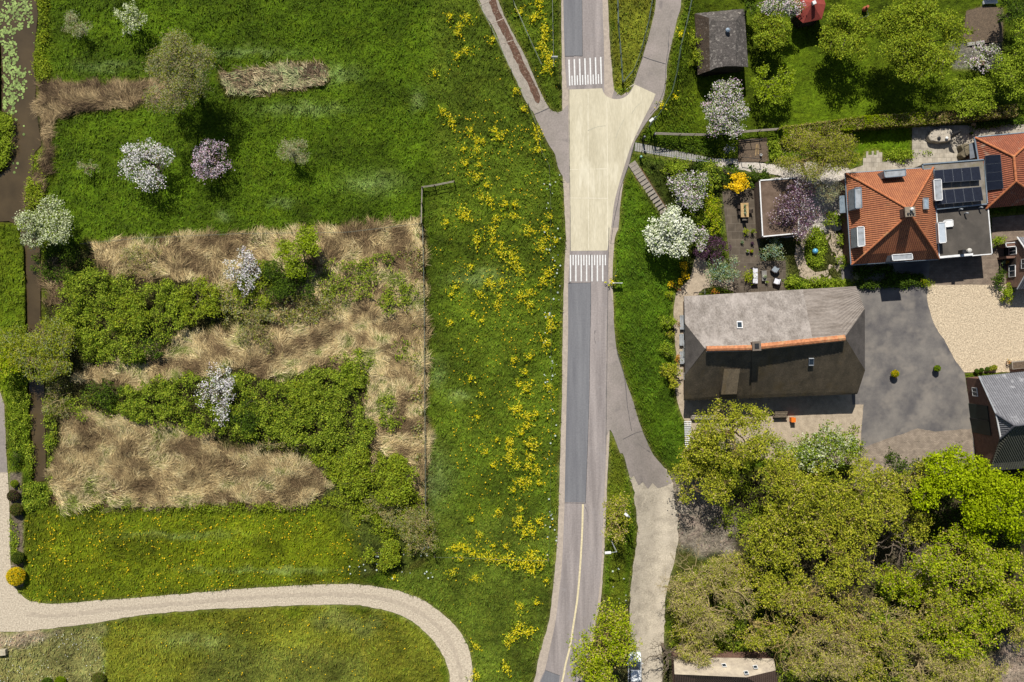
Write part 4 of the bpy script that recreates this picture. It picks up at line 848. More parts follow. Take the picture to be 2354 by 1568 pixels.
# --- slope and garden west of the farmhouse
tree('dense cream-white blossoming tree on the slope above the farmhouse', 1541, 531, 60, 58, 5.2, 'cream', name='blossom_tree', gz=1.0)
tree('white and green blossoming tree below the concrete steps', 1590, 432, 50, 52, 4.2, 'whitegreen', name='blossom_tree', gz=.4)
tree('small white-green blossoming tree between the cream tree and the purple shrub', 1604, 548, 26, 30, 3.0, 'whitegreen', name='blossom_tree', gz=.3)
g_ = [('bright green shrub right of the white-green blossom tree', 1632, 405, 34, 38, 2.0, 'bramble', 1), ('lime shrub bordering the terrace, below the bright green one', 1638, 490, 26, 52, 1.6, 'yellowgreen', .8), ('green shrub at the foot of the concrete steps', 1560, 385, 40, 24, 1.4, 'fresh', .8),
 ('dark shrub beside the yellow maple', 1660, 395, 32, 24, 1.8, 'dark', .8), ('dark shrub between the yellow maple and the flat roof', 1730, 412, 18, 24, 1.6, 'dark', .9), ('green shrub left of the terrace, under the blossom', 1600, 490, 34, 34, 1.4, 'fresh', .8),
 ('white flowering shrub beside the square soil bed', 1677, 342, 12, 14, 1.0, 'white', 1.6),
 ('dark purple shrub west of the brown terrace', 1640, 574, 42, 32, 2.6, 'purple', 1), ('silver-green shrub below the dark purple one', 1657, 622, 40, 38, 2.4, 'greyshrub', .9), ('silver-green round shrub right of the brown terrace', 1772, 574, 30, 28, 2.2, 'greyshrub', 1),
 ('green yew-like block shrub against the orange-roofed house', 1914, 504, 33, 19, 1.8, 'bramble', 1.3), ('leafy shrub at the west wall of the orange-roofed house', 1939, 601, 17, 16, 1.2, 'fresh', 1.1), ('small shrub at the west wall, above the leafy one', 1934, 548, 11, 13, .9, 'fresh', 1),
 ('dark green rose border against the north side of the farmhouse terrace', 1650, 660, 34, 8, .7, 'dark', 1), ('yellow-green flowering shrub standing alone in the dark border', 2131, 649, 16, 11, 1.2, 'yellowgreen', 1.2),
 ('green shrub against the flat-roofed extension, east side', 2296, 555, 19, 15, 1.6, 'fresh', 1.2), ('dark green shrub at the corner of the small brick house', 2300, 645, 22, 24, 1.7, 'dark', 1), ('arching yellow-green shrub beside the small brick house', 2318, 668, 22, 18, 1.5, 'freshthin', 1.4), ('bright lime shrub on the cream gravel corner', 2314, 686, 14, 10, 1.0, 'yellowgreen', 1.4),
 ('pale shrub in the dark border north of the farmhouse', 1966, 642, 12, 12, 1.1, 'greythin', 1.2),
 ('green shrub on the slope west of the farmhouse, uppermost of the row', 1535, 738, 18, 20, 1.4, 'fresh', 1), ('small golden-green shrub in the slope row', 1541, 768, 12, 10, 1.0, 'olive', 1), ('green shrub in the middle of the slope row', 1531, 802, 19, 20, 1.4, 'fresh', 1), ('large olive shrub at the bottom of the slope row', 1540, 862, 27, 30, 1.9, 'olive', 1),
 ('orange flowering bush beside the upper slope shrub', 1562, 742, 6, 6, .6, 'orange', 1.4), ('orange and yellow bush beside the lower slope shrubs', 1558, 823, 11, 9, .8, 'orange', 1.4), ('yellow flowering bush at the top of the gravel path', 1573, 612, 11, 9, .9, 'yellow', 1), ('yellow flowering bush just below the topmost one', 1575, 634, 9, 10, .9, 'yellow', 1),
 ('yellow bush on the bend of the gravel path', 1545, 657, 8, 8, .8, 'yellow', 1.1), ('red-brown bush on the bend of the gravel path', 1557, 660, 9, 8, .8, 'orange', 1), ('lime bush on the bend of the gravel path', 1537, 677, 10, 11, .9, 'yellowgreen', 1.1), ('small yellow bush between the path bend and the topmost ones', 1562, 648, 8, 8, .8, 'yellow', 1.0),
 ('red-leaved shrub at the corner of the farmhouse north eave', 1643, 667, 12, 9, .8, 'orange', 1)]
for lb, a, b, c, d, h, kd, fl in g_: shrub(lb, a, b, c, d, h, kd, fill=fl)
shrub('yellow-leaved maple beside the brown terrace', 1693, 419, 32, 24, 2.6, 'yellow', name='maple_shrub', fill=.9, lobes=14)
bramble('dark ivy hedge along the lower side of the garden path', [(1610,378),(1646,384),(1700,392),(1782,404),(1782,422),(1700,412),(1640,400),(1590,392)], .9, 50, 61, 'dark', name='ivy_hedge', cat='hedge')
bramble('mixed green planting along the north eave of the farmhouse', [(1806,638),(1880,642),(1960,646),(1964,658),(1840,660),(1806,660)], .8, 44, 62, 'fresh', name='flower_border', cat='flower bed')
bramble('dark green border in the shade north of the yard', [(1966,630),(2120,632),(2126,656),(1972,662)], .6, 80, 63, 'dark', name='flower_border', cat='flower bed')
bramble('green leaves on the round bed with the blue ball', [(1862,528),(1880,522),(1894,540),(1897,575),(1890,605),(1876,612),(1860,600),(1854,570),(1855,545)], .45, 50, 64, 'fresh', name='round_flower_bed', cat='flower bed')
bramble('shaded planting below the south eave of the orange-roofed house', [(1958,616),(2050,612),(2050,622),(1965,634)], .5, 90, 65, 'dark', name='flower_border', cat='flower bed')
bramble('low green plants beside the square soil bed', [(1655,325),(1694,325),(1694,366),(1650,362)], .5, 44, 66, 'fresh', name='flower_border', cat='flower bed')
bramble('green plants between the soil bed and the olive willow', [(1767,322),(1795,318),(1795,362),(1768,368)], .5, 44, 67, 'fresh', name='flower_border', cat='flower bed')
bramble('creeper growing over the pale terrace tiles', [(2042,352),(2060,345),(2130,352),(2142,346),(2142,354),(2095,362),(2090,374),(2070,378),(2060,366),(2040,364)], .5, 60, 68, 'fresh', name='creeper', cat='creeper')
bramble('leafy climber on the west side of the old shed', [(1597,65),(1606,62),(1612,110),(1626,140),(1620,160),(1604,170),(1596,140)], 2.6, 60, 69, 'garden', name='climber', cat='climber')
bramble('border of low plants between hedge and pale terrace', [(2225,282),(2354,270),(2354,284),(2232,298)], .5, 34, 70, 'dark', name='flower_border', cat='flower bed')
bramble('ground ivy on the slope beside the concrete steps', [(1480,330),(1640,330),(1640,358),(1560,345)], .25, 26, 71, 'dark', name='ground_ivy', cat='ivy')
tree('olive willow with dense fine twigs at the end of the hedge', 1872, 352, 106, 62, 7, 'willowgold', name='willow_tree', fill=1.5, lobes=22)
tree('purple magnolia over the flat brown roof', 1830, 482, 68, 74, 4.8, 'magnolia', name='magnolia_tree', fill=1.0, lobes=22)
tree('bare twiggy tree with pale blossom over the white gravel', 1898, 415, 56, 50, 4.5, 'greythin', name='blossom_tree', fill=.6)
tree('white-pink blossoming tree between the old shed and the rail fence', 1664, 250, 57, 72, 5, 'whitegreen', name='blossom_tree', fill=1.1)
# --- lawn garden, upper right
tree('bright green small tree on the lawn right of the old shed', 1772, 187, 52, 48, 4.2, 'freshthin', fill=1.0)
tree('yellow-green tree at the top, right of the old shed', 1772, 72, 52, 46, 4.8, 'garden')
tree('dark green tree at the top edge left of the blossom', 1728, 10, 40, 30, 4.5, 'dark')
tree('white blossoming tree at the top edge beside the red gazebo', 1795, 14, 56, 34, 5.2, 'whitegreen', name='blossom_tree', fill=.9)
tree('yellow-green tree on the lawn right of the red gazebo', 1945, 78, 64, 72, 6.5, 'garden')
tree('large olive-green tree filling the right side of the lawn', 2115, 85, 128, 100, 9, 'garden', fill=1.0, lobes=26)
tree('bright green low tree growing over the clipped hedge', 2225, 228, 84, 48, 3.8, 'fresh', lobes=16)
tree('bright green tree on the right edge above the hedge', 2332, 140, 58, 92, 6, 'fresh')
tree('dark green tree in the top right corner', 2338, 20, 48, 50, 6, 'dark')
tree('small white blossoming tree beside the log pile', 2258, 128, 48, 36, 3, 'whitegreen', name='blossom_tree', fill=.5)
# --- wood at the lower right
W_ = [('olive tree at the upper left of the wood, nearest the farmhouse', 1690, 1005, 116, 84, 9, 'olive', 1.0), ('olive tree on the left edge of the wood over the track bend', 1612, 1095, 76, 74, 7, 'olive', .9),
 ('green tree with whitish leaves at the wood edge below the farmhouse', 1880, 1025, 98, 62, 7, 'whitegreen2', .9), ('large olive tree in the upper middle of the wood', 1835, 1125, 120, 100, 11, 'olive', 1.05), ('olive-yellow tree beside the lime trees, upper middle of the wood', 1975, 1140, 104, 96, 10, 'olive', 1.05),
 ('olive tree in the centre left of the wood', 1785, 1230, 96, 84, 9, 'olive', .95), ('vivid lime tree at the top of the wood by the brick apron', 2180, 1105, 100, 78, 11, 'lime', 1.1), ('vivid lime tree below the grey barn, on the right edge', 2300, 1165, 98, 112, 11, 'lime', 1.15),
 ('lime-olive tree right of the centre of the wood', 2205, 1290, 110, 88, 10, 'limeolive', 1.05), ('yellow-green tree on the right edge below the lime trees', 2330, 1310, 80, 84, 9, 'limeolive', 1), ('olive tree in the centre of the wood, above the bare tree', 1930, 1270, 104, 82, 10, 'olive', .8),
 ('bare tan tree with curling branches at the left of the wood, by the track', 1630, 1370, 100, 98, 8, 'bare', 1.1), ('olive half-bare tree below the centre of the wood', 1880, 1395, 110, 72, 9, 'olivethin', 1.1), ('bare tan tree at the bottom of the wood, right of the house', 1885, 1500, 96, 76, 9, 'bare', 1.0),
 ('half-bare olive tree at the bottom middle of the wood', 2020, 1450, 104, 92, 9, 'olivethin', 1.1), ('bare branching tree at the bottom right of the middle', 2130, 1530, 90, 64, 9, 'bare', .8), ('olive-green thin tree at the bottom right of the wood', 2210, 1430, 104, 82, 9, 'limeolive', .8),
 ('bare tan tree near the bottom right corner', 2250, 1530, 74, 60, 8, 'bare', .8), ('thin olive tree on the right edge above the bare ground', 2345, 1430, 56, 70, 8, 'olivethin', 1), ('bare tan tree over the left end of the white roof', 1600, 1490, 66, 46, 7, 'bare', .7)]
KINDS['whitegreen2'] = ([('fresh', .35), ('mid', .2), ('grey2', .25), ('cream', .1), ('fresh2', .1)], .22, 110, .65, 1, 'bark', 12)
for lb, a, b, c, d, h, kd, fl in W_: tree(lb, a, b, c, d, h, kd, fill=fl, lobes=26 if c > 90 else None)
U_ = [('shaded green undergrowth at the left of the wood, under the bare tree', [(1545,1300),(1700,1290),(1720,1500),(1545,1500)], .9, 16, 81, 'bramble'), ('dark green undergrowth below the centre of the wood', [(1700,1270),(1830,1290),(1860,1480),(1700,1500)], .9, 18, 82, 'dark'),
 ('green undergrowth between the bare trees at the bottom', [(1780,1480),(2100,1480),(2100,1600),(1790,1600)], .8, 14, 83, 'bramble'), ('green undergrowth at the right of the centre gap', [(2000,1330),(2160,1340),(2180,1500),(2000,1480)], 1.0, 16, 84, 'bramble'), ('undergrowth at the bottom right of the wood', [(2150,1360),(2300,1380),(2260,1600),(2120,1600)], .9, 14, 85, 'fresh'),
 ('dark undergrowth under the lime trees', [(2040,1040),(2354,1120),(2354,1280),(2060,1230)], .9, 12, 86, 'dark'), ('grey-green undergrowth beneath the upper olive trees', [(1600,1000),(1990,1000),(2020,1220),(1680,1240)], .9, 12, 87, 'garden')]
for lb, p, h, dn, sd, kd in U_: bramble(lb, p, h, dn, sd, kd, name='undergrowth', cat='undergrowth')
W2 = [('dark olive tree filling the gap beside the gnarled branches', 2080, 1195, 62, 56, 7, 'olive', 1), ('fresh green tree between the lime trees and the half-bare ones', 2085, 1330, 74, 62, 6.5, 'limeolive', 1), ('thin olive tree left of the centre of the wood above the bare tree', 1700, 1310, 66, 50, 6, 'olivethin', 1.1),
 ('olive tree low at the centre of the wood', 1790, 1350, 76, 58, 7.5, 'olive', .9), ('half-bare olive tree at the left foot of the wood', 1745, 1440, 80, 62, 7.5, 'olivethin', 1.1), ('olive tree at the very bottom between the bare trees', 1985, 1545, 72, 50, 7.5, 'olivethin', 1.1),
 ('olive-green tree right of the centre, over the lime trees edge', 2110, 1110, 66, 60, 8, 'olive', .9), ('thin olive tree at the bottom right, below the lime-olive tree', 2150, 1400, 76, 62, 8, 'olivethin', 1.1), ('olive tree on the right edge near the bottom', 2300, 1390, 70, 60, 8, 'limeolive', .9), ('half-bare olive tree leaning toward the track', 1600, 1440, 60, 52, 6, 'olivethin', 1)]
for lb, a, b, c, d, h, kd, fl in W2: tree(lb, a, b, c, d, h, kd, fill=fl, lobes=20)
# gnarled pale limbs standing clear of the leaves
def limbs(label, u, v, h, reach, seed, mt='pale_bark', nn=9, g0=0.):
    rng = np.random.default_rng(seed); k = (HC - h) / HC; root = thing('bare_tree', label, 'tree', ((u - CU) / S * k, -(v - CV) / S * k, g0)); paths = []
    top = np.array([0, 0, h * .45]); mb = [(curve((0, 0, -.1), top, rng, .05, 5), np.linspace(.22, .17, 5))]
    V, F = tubes_np(mb, 7); link('trunk', rawmesh('trunk', V, F, smoothf=True), MATS[mt], root)
    def grow(p, d, l, r, lev):
        q = p + d * l; c = curve(p, q, rng, .3, 7, .05); c[:, 2] = np.clip(c[:, 2], .2, h * 1.05); paths.append((c, np.linspace(r, r * .55, 7)))
        if lev == 0: return
        for _ in range(3):
            d2 = d + rng.normal(0, .7, 3); d2[2] = abs(d2[2]) * .35; d2 /= np.linalg.norm(d2); grow(c[rng.integers(3, 7)], d2, l * rng.uniform(.45, .8), r * .55, lev - 1)
    for i in range(nn):
        t = i / nn * 6.28 + rng.normal(0, .3); grow(top, np.array([math.cos(t), math.sin(t), .5]) / 1.12, reach * rng.uniform(.35, .6), .10, 3)
    V, F = tubes_np(paths, 4); link('branch', rawmesh('branch', V, F, smoothf=True), MATS[mt], root)
limbs('gnarled grey branches reaching out beside the lime trees', 2095, 1262, 9, 5.5, 5, 'bark', nn=7)
limbs('pale curling branches of a bare tree at the bottom of the wood', 1895, 1470, 10, 6, 6, 'ochre_bark')
limbs('ochre twisting branches of a bare tree over the track side', 1630, 1385, 9, 6.5, 7)
limbs('bare branches rising over the right of the wood', 2270, 1300, 11, 5, 8, nn=5)
limbs('bare branches between the half-bare trees near the bottom', 2060, 1480, 9.5, 6, 9)
limbs('bare tree at the foot of the track beside the parked car', 1545, 1525, 6, 3.4, 10, 'bark', 6)

# --- clipped hedge
def hedge(label, top, wd, h, seed, cols, name='hedge'):
    rng = np.random.default_rng(seed); o0 = np.array(P(top[0][0], top[0][1], 0)); root = thing(name, label, 'hedge', tuple(o0)); C = []; mb = MB(tuple(o0))
    k = HC / (HC - h)
    pts = [np.array(P(a, b, h)) for a, b in top]
    for a, b in zip(pts[:-1], pts[1:]):
        d = b - a; l = np.linalg.norm(d[:2]); t = d / l; s = np.array([-t[1], t[0], 0]); n = int(l * (wd + 2 * h) * 85)
        q = rng.uniform(0, 1, n); f = rng.choice(3, n, p=[wd / (wd + 2 * h), h / (wd + 2 * h), h / (wd + 2 * h)]); w_ = rng.uniform(-.5, .5, n) * wd; z = np.full(n, h)
        w_ = np.where(f == 1, wd / 2, np.where(f == 2, -wd / 2, w_)); z = np.where(f > 0, rng.uniform(.05, 1, n) * h, h)
        p = a + d * q[:, None] + s * w_[:, None]; p[:, 2] = z + rng.normal(0, .05, n) + .12 * fbm(p[:, 0], p[:, 1], seed); p[:, :2] += rng.normal(0, .05, (n, 2)); C.append(p - o0)
        e = [a + s * (wd/2 - .08), a - s * (wd/2 - .08), b - s * (wd/2 - .08), b + s * (wd/2 - .08)]; mb.prism([tuple(x[:2]) for x in e], 0, h - .08)
    C = np.concatenate(C); V, F, m = leaves_mesh(C, rng, .13, .65, up=.3, spread=.05, per=4, flat=1)
    wx = fbm(np.repeat(C[:, 0], 4) * .5, np.repeat(C[:, 1], 4) * .5, seed, 3) + rng.normal(0, .14, m); mi = np.clip((wx - .2) / .6 * len(cols), 0, len(cols) - 1).astype(int)
    link('foliage', rawmesh('foliage', V, F, mi=mi), [MATS['leaf_' + c] for c in cols], root); mb.build('core', MATS['leaf_dark'], root)
hedge('long clipped hedge with browned top, between lawn and pale terrace', [(1800,304),(1900,292),(1995,279),(2095,273),(2150,270)], 1.35, 1.7, 3, ['lime', 'olive', 'tan', 'brown', 'olive', 'lime'])
hedge('browner right end of the clipped hedge behind the pale terrace', [(2152,271),(2240,262),(2338,252)], 1.3, 1.6, 4, ['brown', 'olive', 'tan', 'brown', 'olive'])

# --- yellow wild flowers on the dike slope: six plants, copied
def clump_proto(seed, n, rad):
    rng = np.random.default_rng(seed); root = thing('wildflower_clump', 'x', 'wildflowers', (0, 0, -500))
    C = rng.normal(0, 1, (n, 3)) * np.array([rad * .45, rad * .45, .1]) + np.array([0, 0, .5]); C[:, 2] = np.clip(C[:, 2], .2, .8)
    V, F, m = leaves_mesh(C, rng, .10, .8, up=1, spread=.07, per=5, flat=.7); mi = (rng.random(m) < .4).astype(int)
    link('blossom', rawmesh('blossom', V, F, mi=mi), [MATS['leaf_lemon'], MATS['leaf_lemon2']], root)
    C2 = rng.normal(0, 1, (n, 3)) * np.array([rad * .55, rad * .55, .05]) + np.array([0, 0, .28]); V, F, m = leaves_mesh(C2, rng, .22, .4, up=1, spread=.1, per=4, flat=.8); link('foliage', rawmesh('foliage', V, F), MATS['leaf_fresh'], root)
    return root
PR = [clump_proto(s_, n_, r_) for s_, n_, r_ in ((1, 16, .55), (2, 20, .6), (3, 28, .75), (4, 30, .8), (5, 44, 1.0), (6, 48, 1.05))]
WF = '''1075,45,2 1060,60,2 1052,75,2 1073,120,2 1053,131,1 1000,170,0 1018,258,3 1038,282,3 1082,302,1 1098,323,3 1110,325,1 1147,317,3 1138,302,1 1095,348,2 1067,343,0 1070,378,1 1102,380,1 1093,407,2 1117,427,1 1107,452,2 1125,462,3 1068,490,4 1074,502,3 1027,512,1 1162,470,1 1182,470,1 1182,497,3 1143,503,2 1265,500,1 1035,40,1 1185,210,1 1202,252,1 1233,297,3 1235,320,3 1238,345,3 1251,72,3 1252,90,3 1246,110,4 1258,130,4 1262,150,2 1255,163,3 1235,40,2 1225,45,1 1238,8,3 1195,32,1 1133,93,1 1520,245,0 1562,80,0
1128,530,2 1215,530,4 1255,528,3 1097,555,3 1133,555,3 1153,560,1 1153,583,4 1178,583,2 1180,606,5 1198,626,2 1247,555,3 1247,573,2 1277,555,1 1083,613,1 1258,630,3 1252,648,2 1122,646,3 1133,658,2 1157,648,2 1102,676,3 1048,660,0 1038,678,0 1150,681,1 1145,700,2 1200,678,2 1220,673,2 1218,703,2 1037,741,1 1088,721,0 1107,738,0 1265,736,3 1268,750,2 1255,791,2 1180,826,1 1217,820,1 1207,855,1 1192,883,1 1210,893,3 1262,891,2 1083,870,0 1105,905,0 1193,935,3 1185,943,2 1215,956,2 1213,976,3 1198,993,1 1173,1010,2 1143,1010,0 1172,1020,2 1222,1021,4 1172,1040,2 1117,1038,1 1097,958,0 1232,950,1
1133,1067,1 1172,1052,2 1185,1067,2 1217,1052,2 1217,1070,2 1232,1082,2 1198,1108,2 1213,1110,2 1238,1108,1 1180,1125,1 1145,1173,1 1198,1168,1 1195,1188,1 1188,1203,2 1238,1195,1 1085,1193,1 1102,1230,2 1207,1223,3 1225,1218,3 1045,1257,3 1060,1253,2 1072,1260,3 1088,1268,3 1108,1275,3 1122,1279,2 1135,1282,3 1149,1282,2 1162,1283,3 1182,1292,4 1202,1294,3 1222,1268,3 1225,1288,5 1222,1308,3 1245,1285,2 1060,1282,1 1162,1253,1 1133,1253,0 1038,1313,2 1095,1327,2 1255,1333,0 1195,1393,2 1232,1382,1 1178,1458,5 1198,1442,5 1215,1450,3 1168,1472,2 1093,1482,3 1162,1530,3 1092,1552,2 908,1325,0 1550,225,0 1405,650,0'''
def where(u, v):
    if u < 950: return 'below the thicket'
    if u > 1380: return 'at the east roadside'
    if v < 240 and u > 1190: return 'in the wedge beside the concrete track'
    if v < 240: return 'on the meadow left of the track'
    if v < 440: return 'beside the fence near the junction' if u > 1210 else 'on the upper slope'
    if v < 600: return 'by the road near the cream surface' if u > 1200 else 'on the slope beside the thicket corner'
    if v < 780: return 'near the lower white bars' if u > 1200 else 'on the slope level with the lower bars'
    if v < 1000: return 'on the slope beside the dark patch'
    if v < 1240: return 'on the slope beside the patch end'
    if v < 1340: return 'in the long row above the loop'
    return 'between gravel loop and road bend'
SZ = ['tiny', 'small', 'modest', 'large', 'bigger', 'largest']
ORD = 'first second third fourth fifth sixth seventh eighth ninth tenth eleventh twelfth'.split()
rngw = random.Random(4); used = [False] * 6; WL = [(float(a), float(b), int(c)) for a, b, c in (e.split(',') for e in WF.split())]
for a, b, c in WL:
    p = Pg(a, b); wh = where(a, b); same = sorted((y, x) for x, y, z in WL if z == c and where(x, y) == wh)
    lb = '%s yellow wildflower clump %s' % (SZ[c], wh) + ('' if len(same) == 1 else ', %s from the top' % ORD[same.index((b, a))]); gr = 'yellow wildflower clumps on the dike slope'
    if not used[c]:
        o = PR[c]; used[c] = True; o.location = p; o['label'] = lb; o['group'] = gr
    else: copytree(PR[c], p, rngw.uniform(0, 6.28), rngw.uniform(.85, 1.15), lb, gr)
# ------------------------------------------------------------------ buildings
def XY(u, v, z=0): return P(u, v, z)[:2]
def brot(a): return (0, 0, a)
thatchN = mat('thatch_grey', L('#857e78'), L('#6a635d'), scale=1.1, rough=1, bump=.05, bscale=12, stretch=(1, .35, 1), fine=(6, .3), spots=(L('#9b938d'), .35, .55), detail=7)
thatchR = mat('thatch_ribbed', L('#7d756e'), L('#655d56'), scale=1.2, rough=1, bump=.05, bscale=10, stretch=(.4, 1.5, 1), fine=(8, .25), detail=6)
thatchS = mat('thatch_shaded', L('#5e5342'), L('#4a4234'), scale=.8, rough=1, bump=.06, bscale=12, stretch=(1.2, .5, 1), fine=(9, .3), spots=(L('#57492f'), .5, .6), detail=7)  # brown thatch, darkened so the colour carries the south slope's shade
thatchE = mat('thatch_dark', L('#4f4a46'), L('#3d3936'), scale=.8, rough=1, bump=.05, bscale=12, fine=(9, .25), detail=6)
ridget = mat('ridge_tile', L('#ad6a45'), L('#8f5636'), scale=2.5, rough=.8, fine=(5, .2), spots=(L('#a58a5e'), .8, .62))
brickw = brickmat('brick_wall', L('#7e5644'), L('#6b4a3c'), L('#8a8072'), coord='Object', rot=(math.pi/2, 0, 0))
brickd = mat('brick_brown', L('#6f5346'), L('#5c463b'), scale=3, rough=.95, fine=(14, .25), bump=.01, bscale=30)
whitep = mat('white_paint', L('#cfcfcd'), L('#bdbdbb'), scale=2, rough=.5)
lead = mat('lead_grey', L('#8e9296'), L('#7c8083'), scale=2, rough=.6, fine=(8, .12), spots=(L('#6b6a64'), 2, .62))
leadb = mat('zinc_blue_grey', L('#7d8992'), L('#6d7a84'), scale=2, rough=.45, metal=.3)
felt = mat('roof_felt', L('#4d4842'), L('#403c37'), scale=.6, rough=.95, bump=.006, bscale=40, fine=(20, .14), spots=(L('#58524a'), .8, .6))
feltl = mat('roof_felt_pale', L('#78726a'), L('#625c50'), scale=.9, rough=.95, fine=(16, .14), spots=(L('#6a6346'), 1.2, .58))
feltb = mat('roof_felt_brown', L('#665649'), L('#524337'), scale=1.2, rough=.95, fine=(14, .2))
glass = mat('window_glass', L('#1d262e'), L('#2a343c'), scale=1, rough=.08, spec=.6)
solar = mat('solar_cell', L('#14161f'), L('#191c26'), scale=3, rough=.22, spec=.5)
solarf = mat('solar_frame', L('#5b5f66'), L('#4c5056'), scale=3, rough=.4, metal=.5)
blackm = mat('black_metal', L('#1c1c1e'), L('#262628'), scale=3, rough=.5)
woodw = mat('weathered_wood', L('#8b8378'), L('#70695e'), scale=2, rough=.9, stretch=(1, 8, 1), fine=(12, .25))
wooddk = mat('dark_wood', L('#3d332b'), L('#2c2520'), scale=2, rough=.9, fine=(12, .25))
woodt = mat('tan_wood', L('#a98f64'), L('#8c7450'), scale=2, rough=.85, fine=(12, .2))
pant = tilemat('orange_pantiles', L('#a66a46'), L('#865038'), .25, .36, .055, .03, spots=(L('#6b4a34'), 1.1, .66))
pant2 = tilemat('red_brown_pantiles', L('#97583f'), L('#794532'), .25, .36, .055, .03, spots=(L('#8a6a58'), 1.0, .6))
pantg = tilemat('grey_pantiles', L('#77777b'), L('#626266'), .27, .38, .05, .03, spots=(L('#8a8a8c'), .9, .6))
shing = mat('red_shingle', L('#8c3f36'), L('#7c352d'), scale=2, rough=.9, fine=(12, .15), bump=.01, bscale=12)

def ridge_line(root, a, b, r=.13, m=ridget, name='ridge', seg=.34):
    """row of half-round ridge tiles from a to b (world points)"""
    a = Vector(a); b = Vector(b); n = max(2, int((b - a).length / seg)); mb = MB(tuple(root.location)); t = (b - a).normalized()
    for i in range(n):
        p = a + (b - a) * (i / n); q = a + (b - a) * ((i + 1.12) / n); mb.tube([p, q], [r, r * 1.14], 8)
    return mb.build(name, m, root, sm=False)
def hip_house(root, ring, peaks, th, mats, names=None):
    pass
def window(root, c, w_, h_, ang, name='window', fr=whitep, out=.05, tilt=None):
    """framed window: pane a sub-part"""
    o = root.location; mb = MB(tuple(o)); t = .07
    for dx, dz, ww, hh in ((-(w_-t)/2, 0, t, h_), ((w_-t)/2, 0, t, h_), (0, (h_-t)/2, w_ - 2*t, t), (0, -(h_-t)/2, w_ - 2*t, t), (0, 0, t * .7, h_ - 2*t)):
        mb.box((c[0] + dx * math.cos(ang), c[1] + dx * math.sin(ang), c[2] + dz), (ww, .08, hh), ang)
    f = mb.build(name, fr, root); mb = MB(tuple(o)); mb.box((c[0], c[1], c[2]), (w_ - t, .03, h_ - t), ang); mb.build('pane', glass, f); return f
def skylight(root, q, th=.10, name='skylight', frame=lead, gl=glass):
    """q: four world points on the roof"""
    c = sum((Vector(p) for p in q), Vector()) / 4; up = (Vector(q[1]) - Vector(q[0])).cross(Vector(q[3]) - Vector(q[0])).normalized(); up = up if up.z > 0 else -up
    mb = MB(tuple(root.location)); hi = [Vector(p) + up * th for p in q]; inn = [c + (p - c) * .76 + up * .0 for p in hi]
    for i in range(4):
        j = (i+1) % 4; mb.face([hi[i], hi[j], inn[j], inn[i]]); mb.face([Vector(q[i]), Vector(q[j]), hi[j], hi[i]])
    f = mb.build(name, frame, root); mb = MB(tuple(root.location)); mb.face([p - up * .02 for p in inn]); mb.build('pane', gl, f); return f
def lerp(a, b, t): return tuple(a[i] + (b[i] - a[i]) * t for i in range(len(a)))

# ---- thatched farmhouse
root = thing('thatched_farmhouse', 'long thatched farmhouse with orange ridge tiles, pale north side and dark south side', 'farmhouse', P(1775, 795, 0)[:2] + (0,))
O = tuple(root.location)
NWe, NEe = P(1573, 681, 3.0), P(1968, 658, 3.0); NEh = P(1988, 711, 5.2); SEh = P(1988, 851, 5.1); SEe = P(1970, 906, 2.9); SWe = P(1573, 921, 2.8); SWh = P(1575, 862, 5.1); NWh = P(1575, 744, 5.3)
R1 = P(1621, 802, 8.0); R2 = P(1942, 776, 8.0)
def onN(a, b, t): return lerp(a, b, t)
Na, Nb = lerp(NWe, NEe, .30), lerp(NWe, NEe, .69); Ra, Rb = lerp(R1, R2, .32), lerp(R1, R2, .77)
def thatch(pts, m, name, label=None, sub=10, seed=1, amp=.07, ribs=0):
    """thick thatch: grid between eave and ridge, uneven, with a rounded edge"""
    # pts: eave polyline left->right and ridge polyline left->right
    ev, rd = pts; mb = MB(O); nx, ny = 36, (30 if ribs else 16)
    def pl(line, t):
        ls = [math.dist(line[i], line[i+1]) for i in range(len(line)-1)]; T = t * sum(ls)
        for i, l in enumerate(ls):
            if T <= l or i == len(ls) - 1: return lerp(line[i], line[i+1], min(1, T / max(l, 1e-6)))
            T -= l
    G = []
    for j in range(ny + 1):
        row = []
        for i in range(nx + 1):
            p = lerp(pl(ev, i / nx), pl(rd, i / nx), j / ny); d = (float(fbm(p[0] * .9, p[1] * .9, seed)) - .5) * amp
            if ribs: d += (.05 if j % 2 else -.05)
            if j == 0: d -= .06
            row.append((p[0], p[1], p[2] + d))
        G.append(row)
    lo = [[(p[0], p[1], p[2] - .38) for p in r_] for r_ in G]
    for j in range(ny):
        for i in range(nx):
            mb.face([G[j][i], G[j][i+1], G[j+1][i+1], G[j+1][i]]); mb.face([lo[j][i], lo[j+1][i], lo[j+1][i+1], lo[j][i+1]])
    for i in range(nx): mb.face([G[0][i+1], G[0][i], lo[0][i], lo[0][i+1]])
    for j in range(ny): mb.face([G[j][0], G[j+1][0], lo[j+1][0], lo[j][0]]); mb.face([G[j+1][nx], G[j][nx], lo[j][nx], lo[j+1][nx]])
    return mb.build(name, m, root, label, sm=False)
up_ = lambda p, d: (p[0], p[1], p[2] + d)
thatch(([NWe, Na], [NWh, R1, Ra]), thatchN, 'roof', 'pale thatch with faint level lines, north-west part', seed=2)
thatch(([up_(Na, .05), up_(Nb, .05)], [up_(Ra, .05), up_(Rb, .05)]), thatchN, 'roof', 'smooth light grey thatch, middle of the north side', seed=3)
thatch(([Nb, NEe], [Rb, R2, NEh]), thatchR, 'roof', 'ribbed brown-grey thatch, north-east part', seed=4, ribs=15)
Sa, Rs = lerp(SWe, SEe, .385), lerp(R1, R2, .335)
thatch(([SWe, Sa], [SWh, R1, Rs]), thatchS, 'roof', 'dark thatch with dormer, south-west part', seed=5)
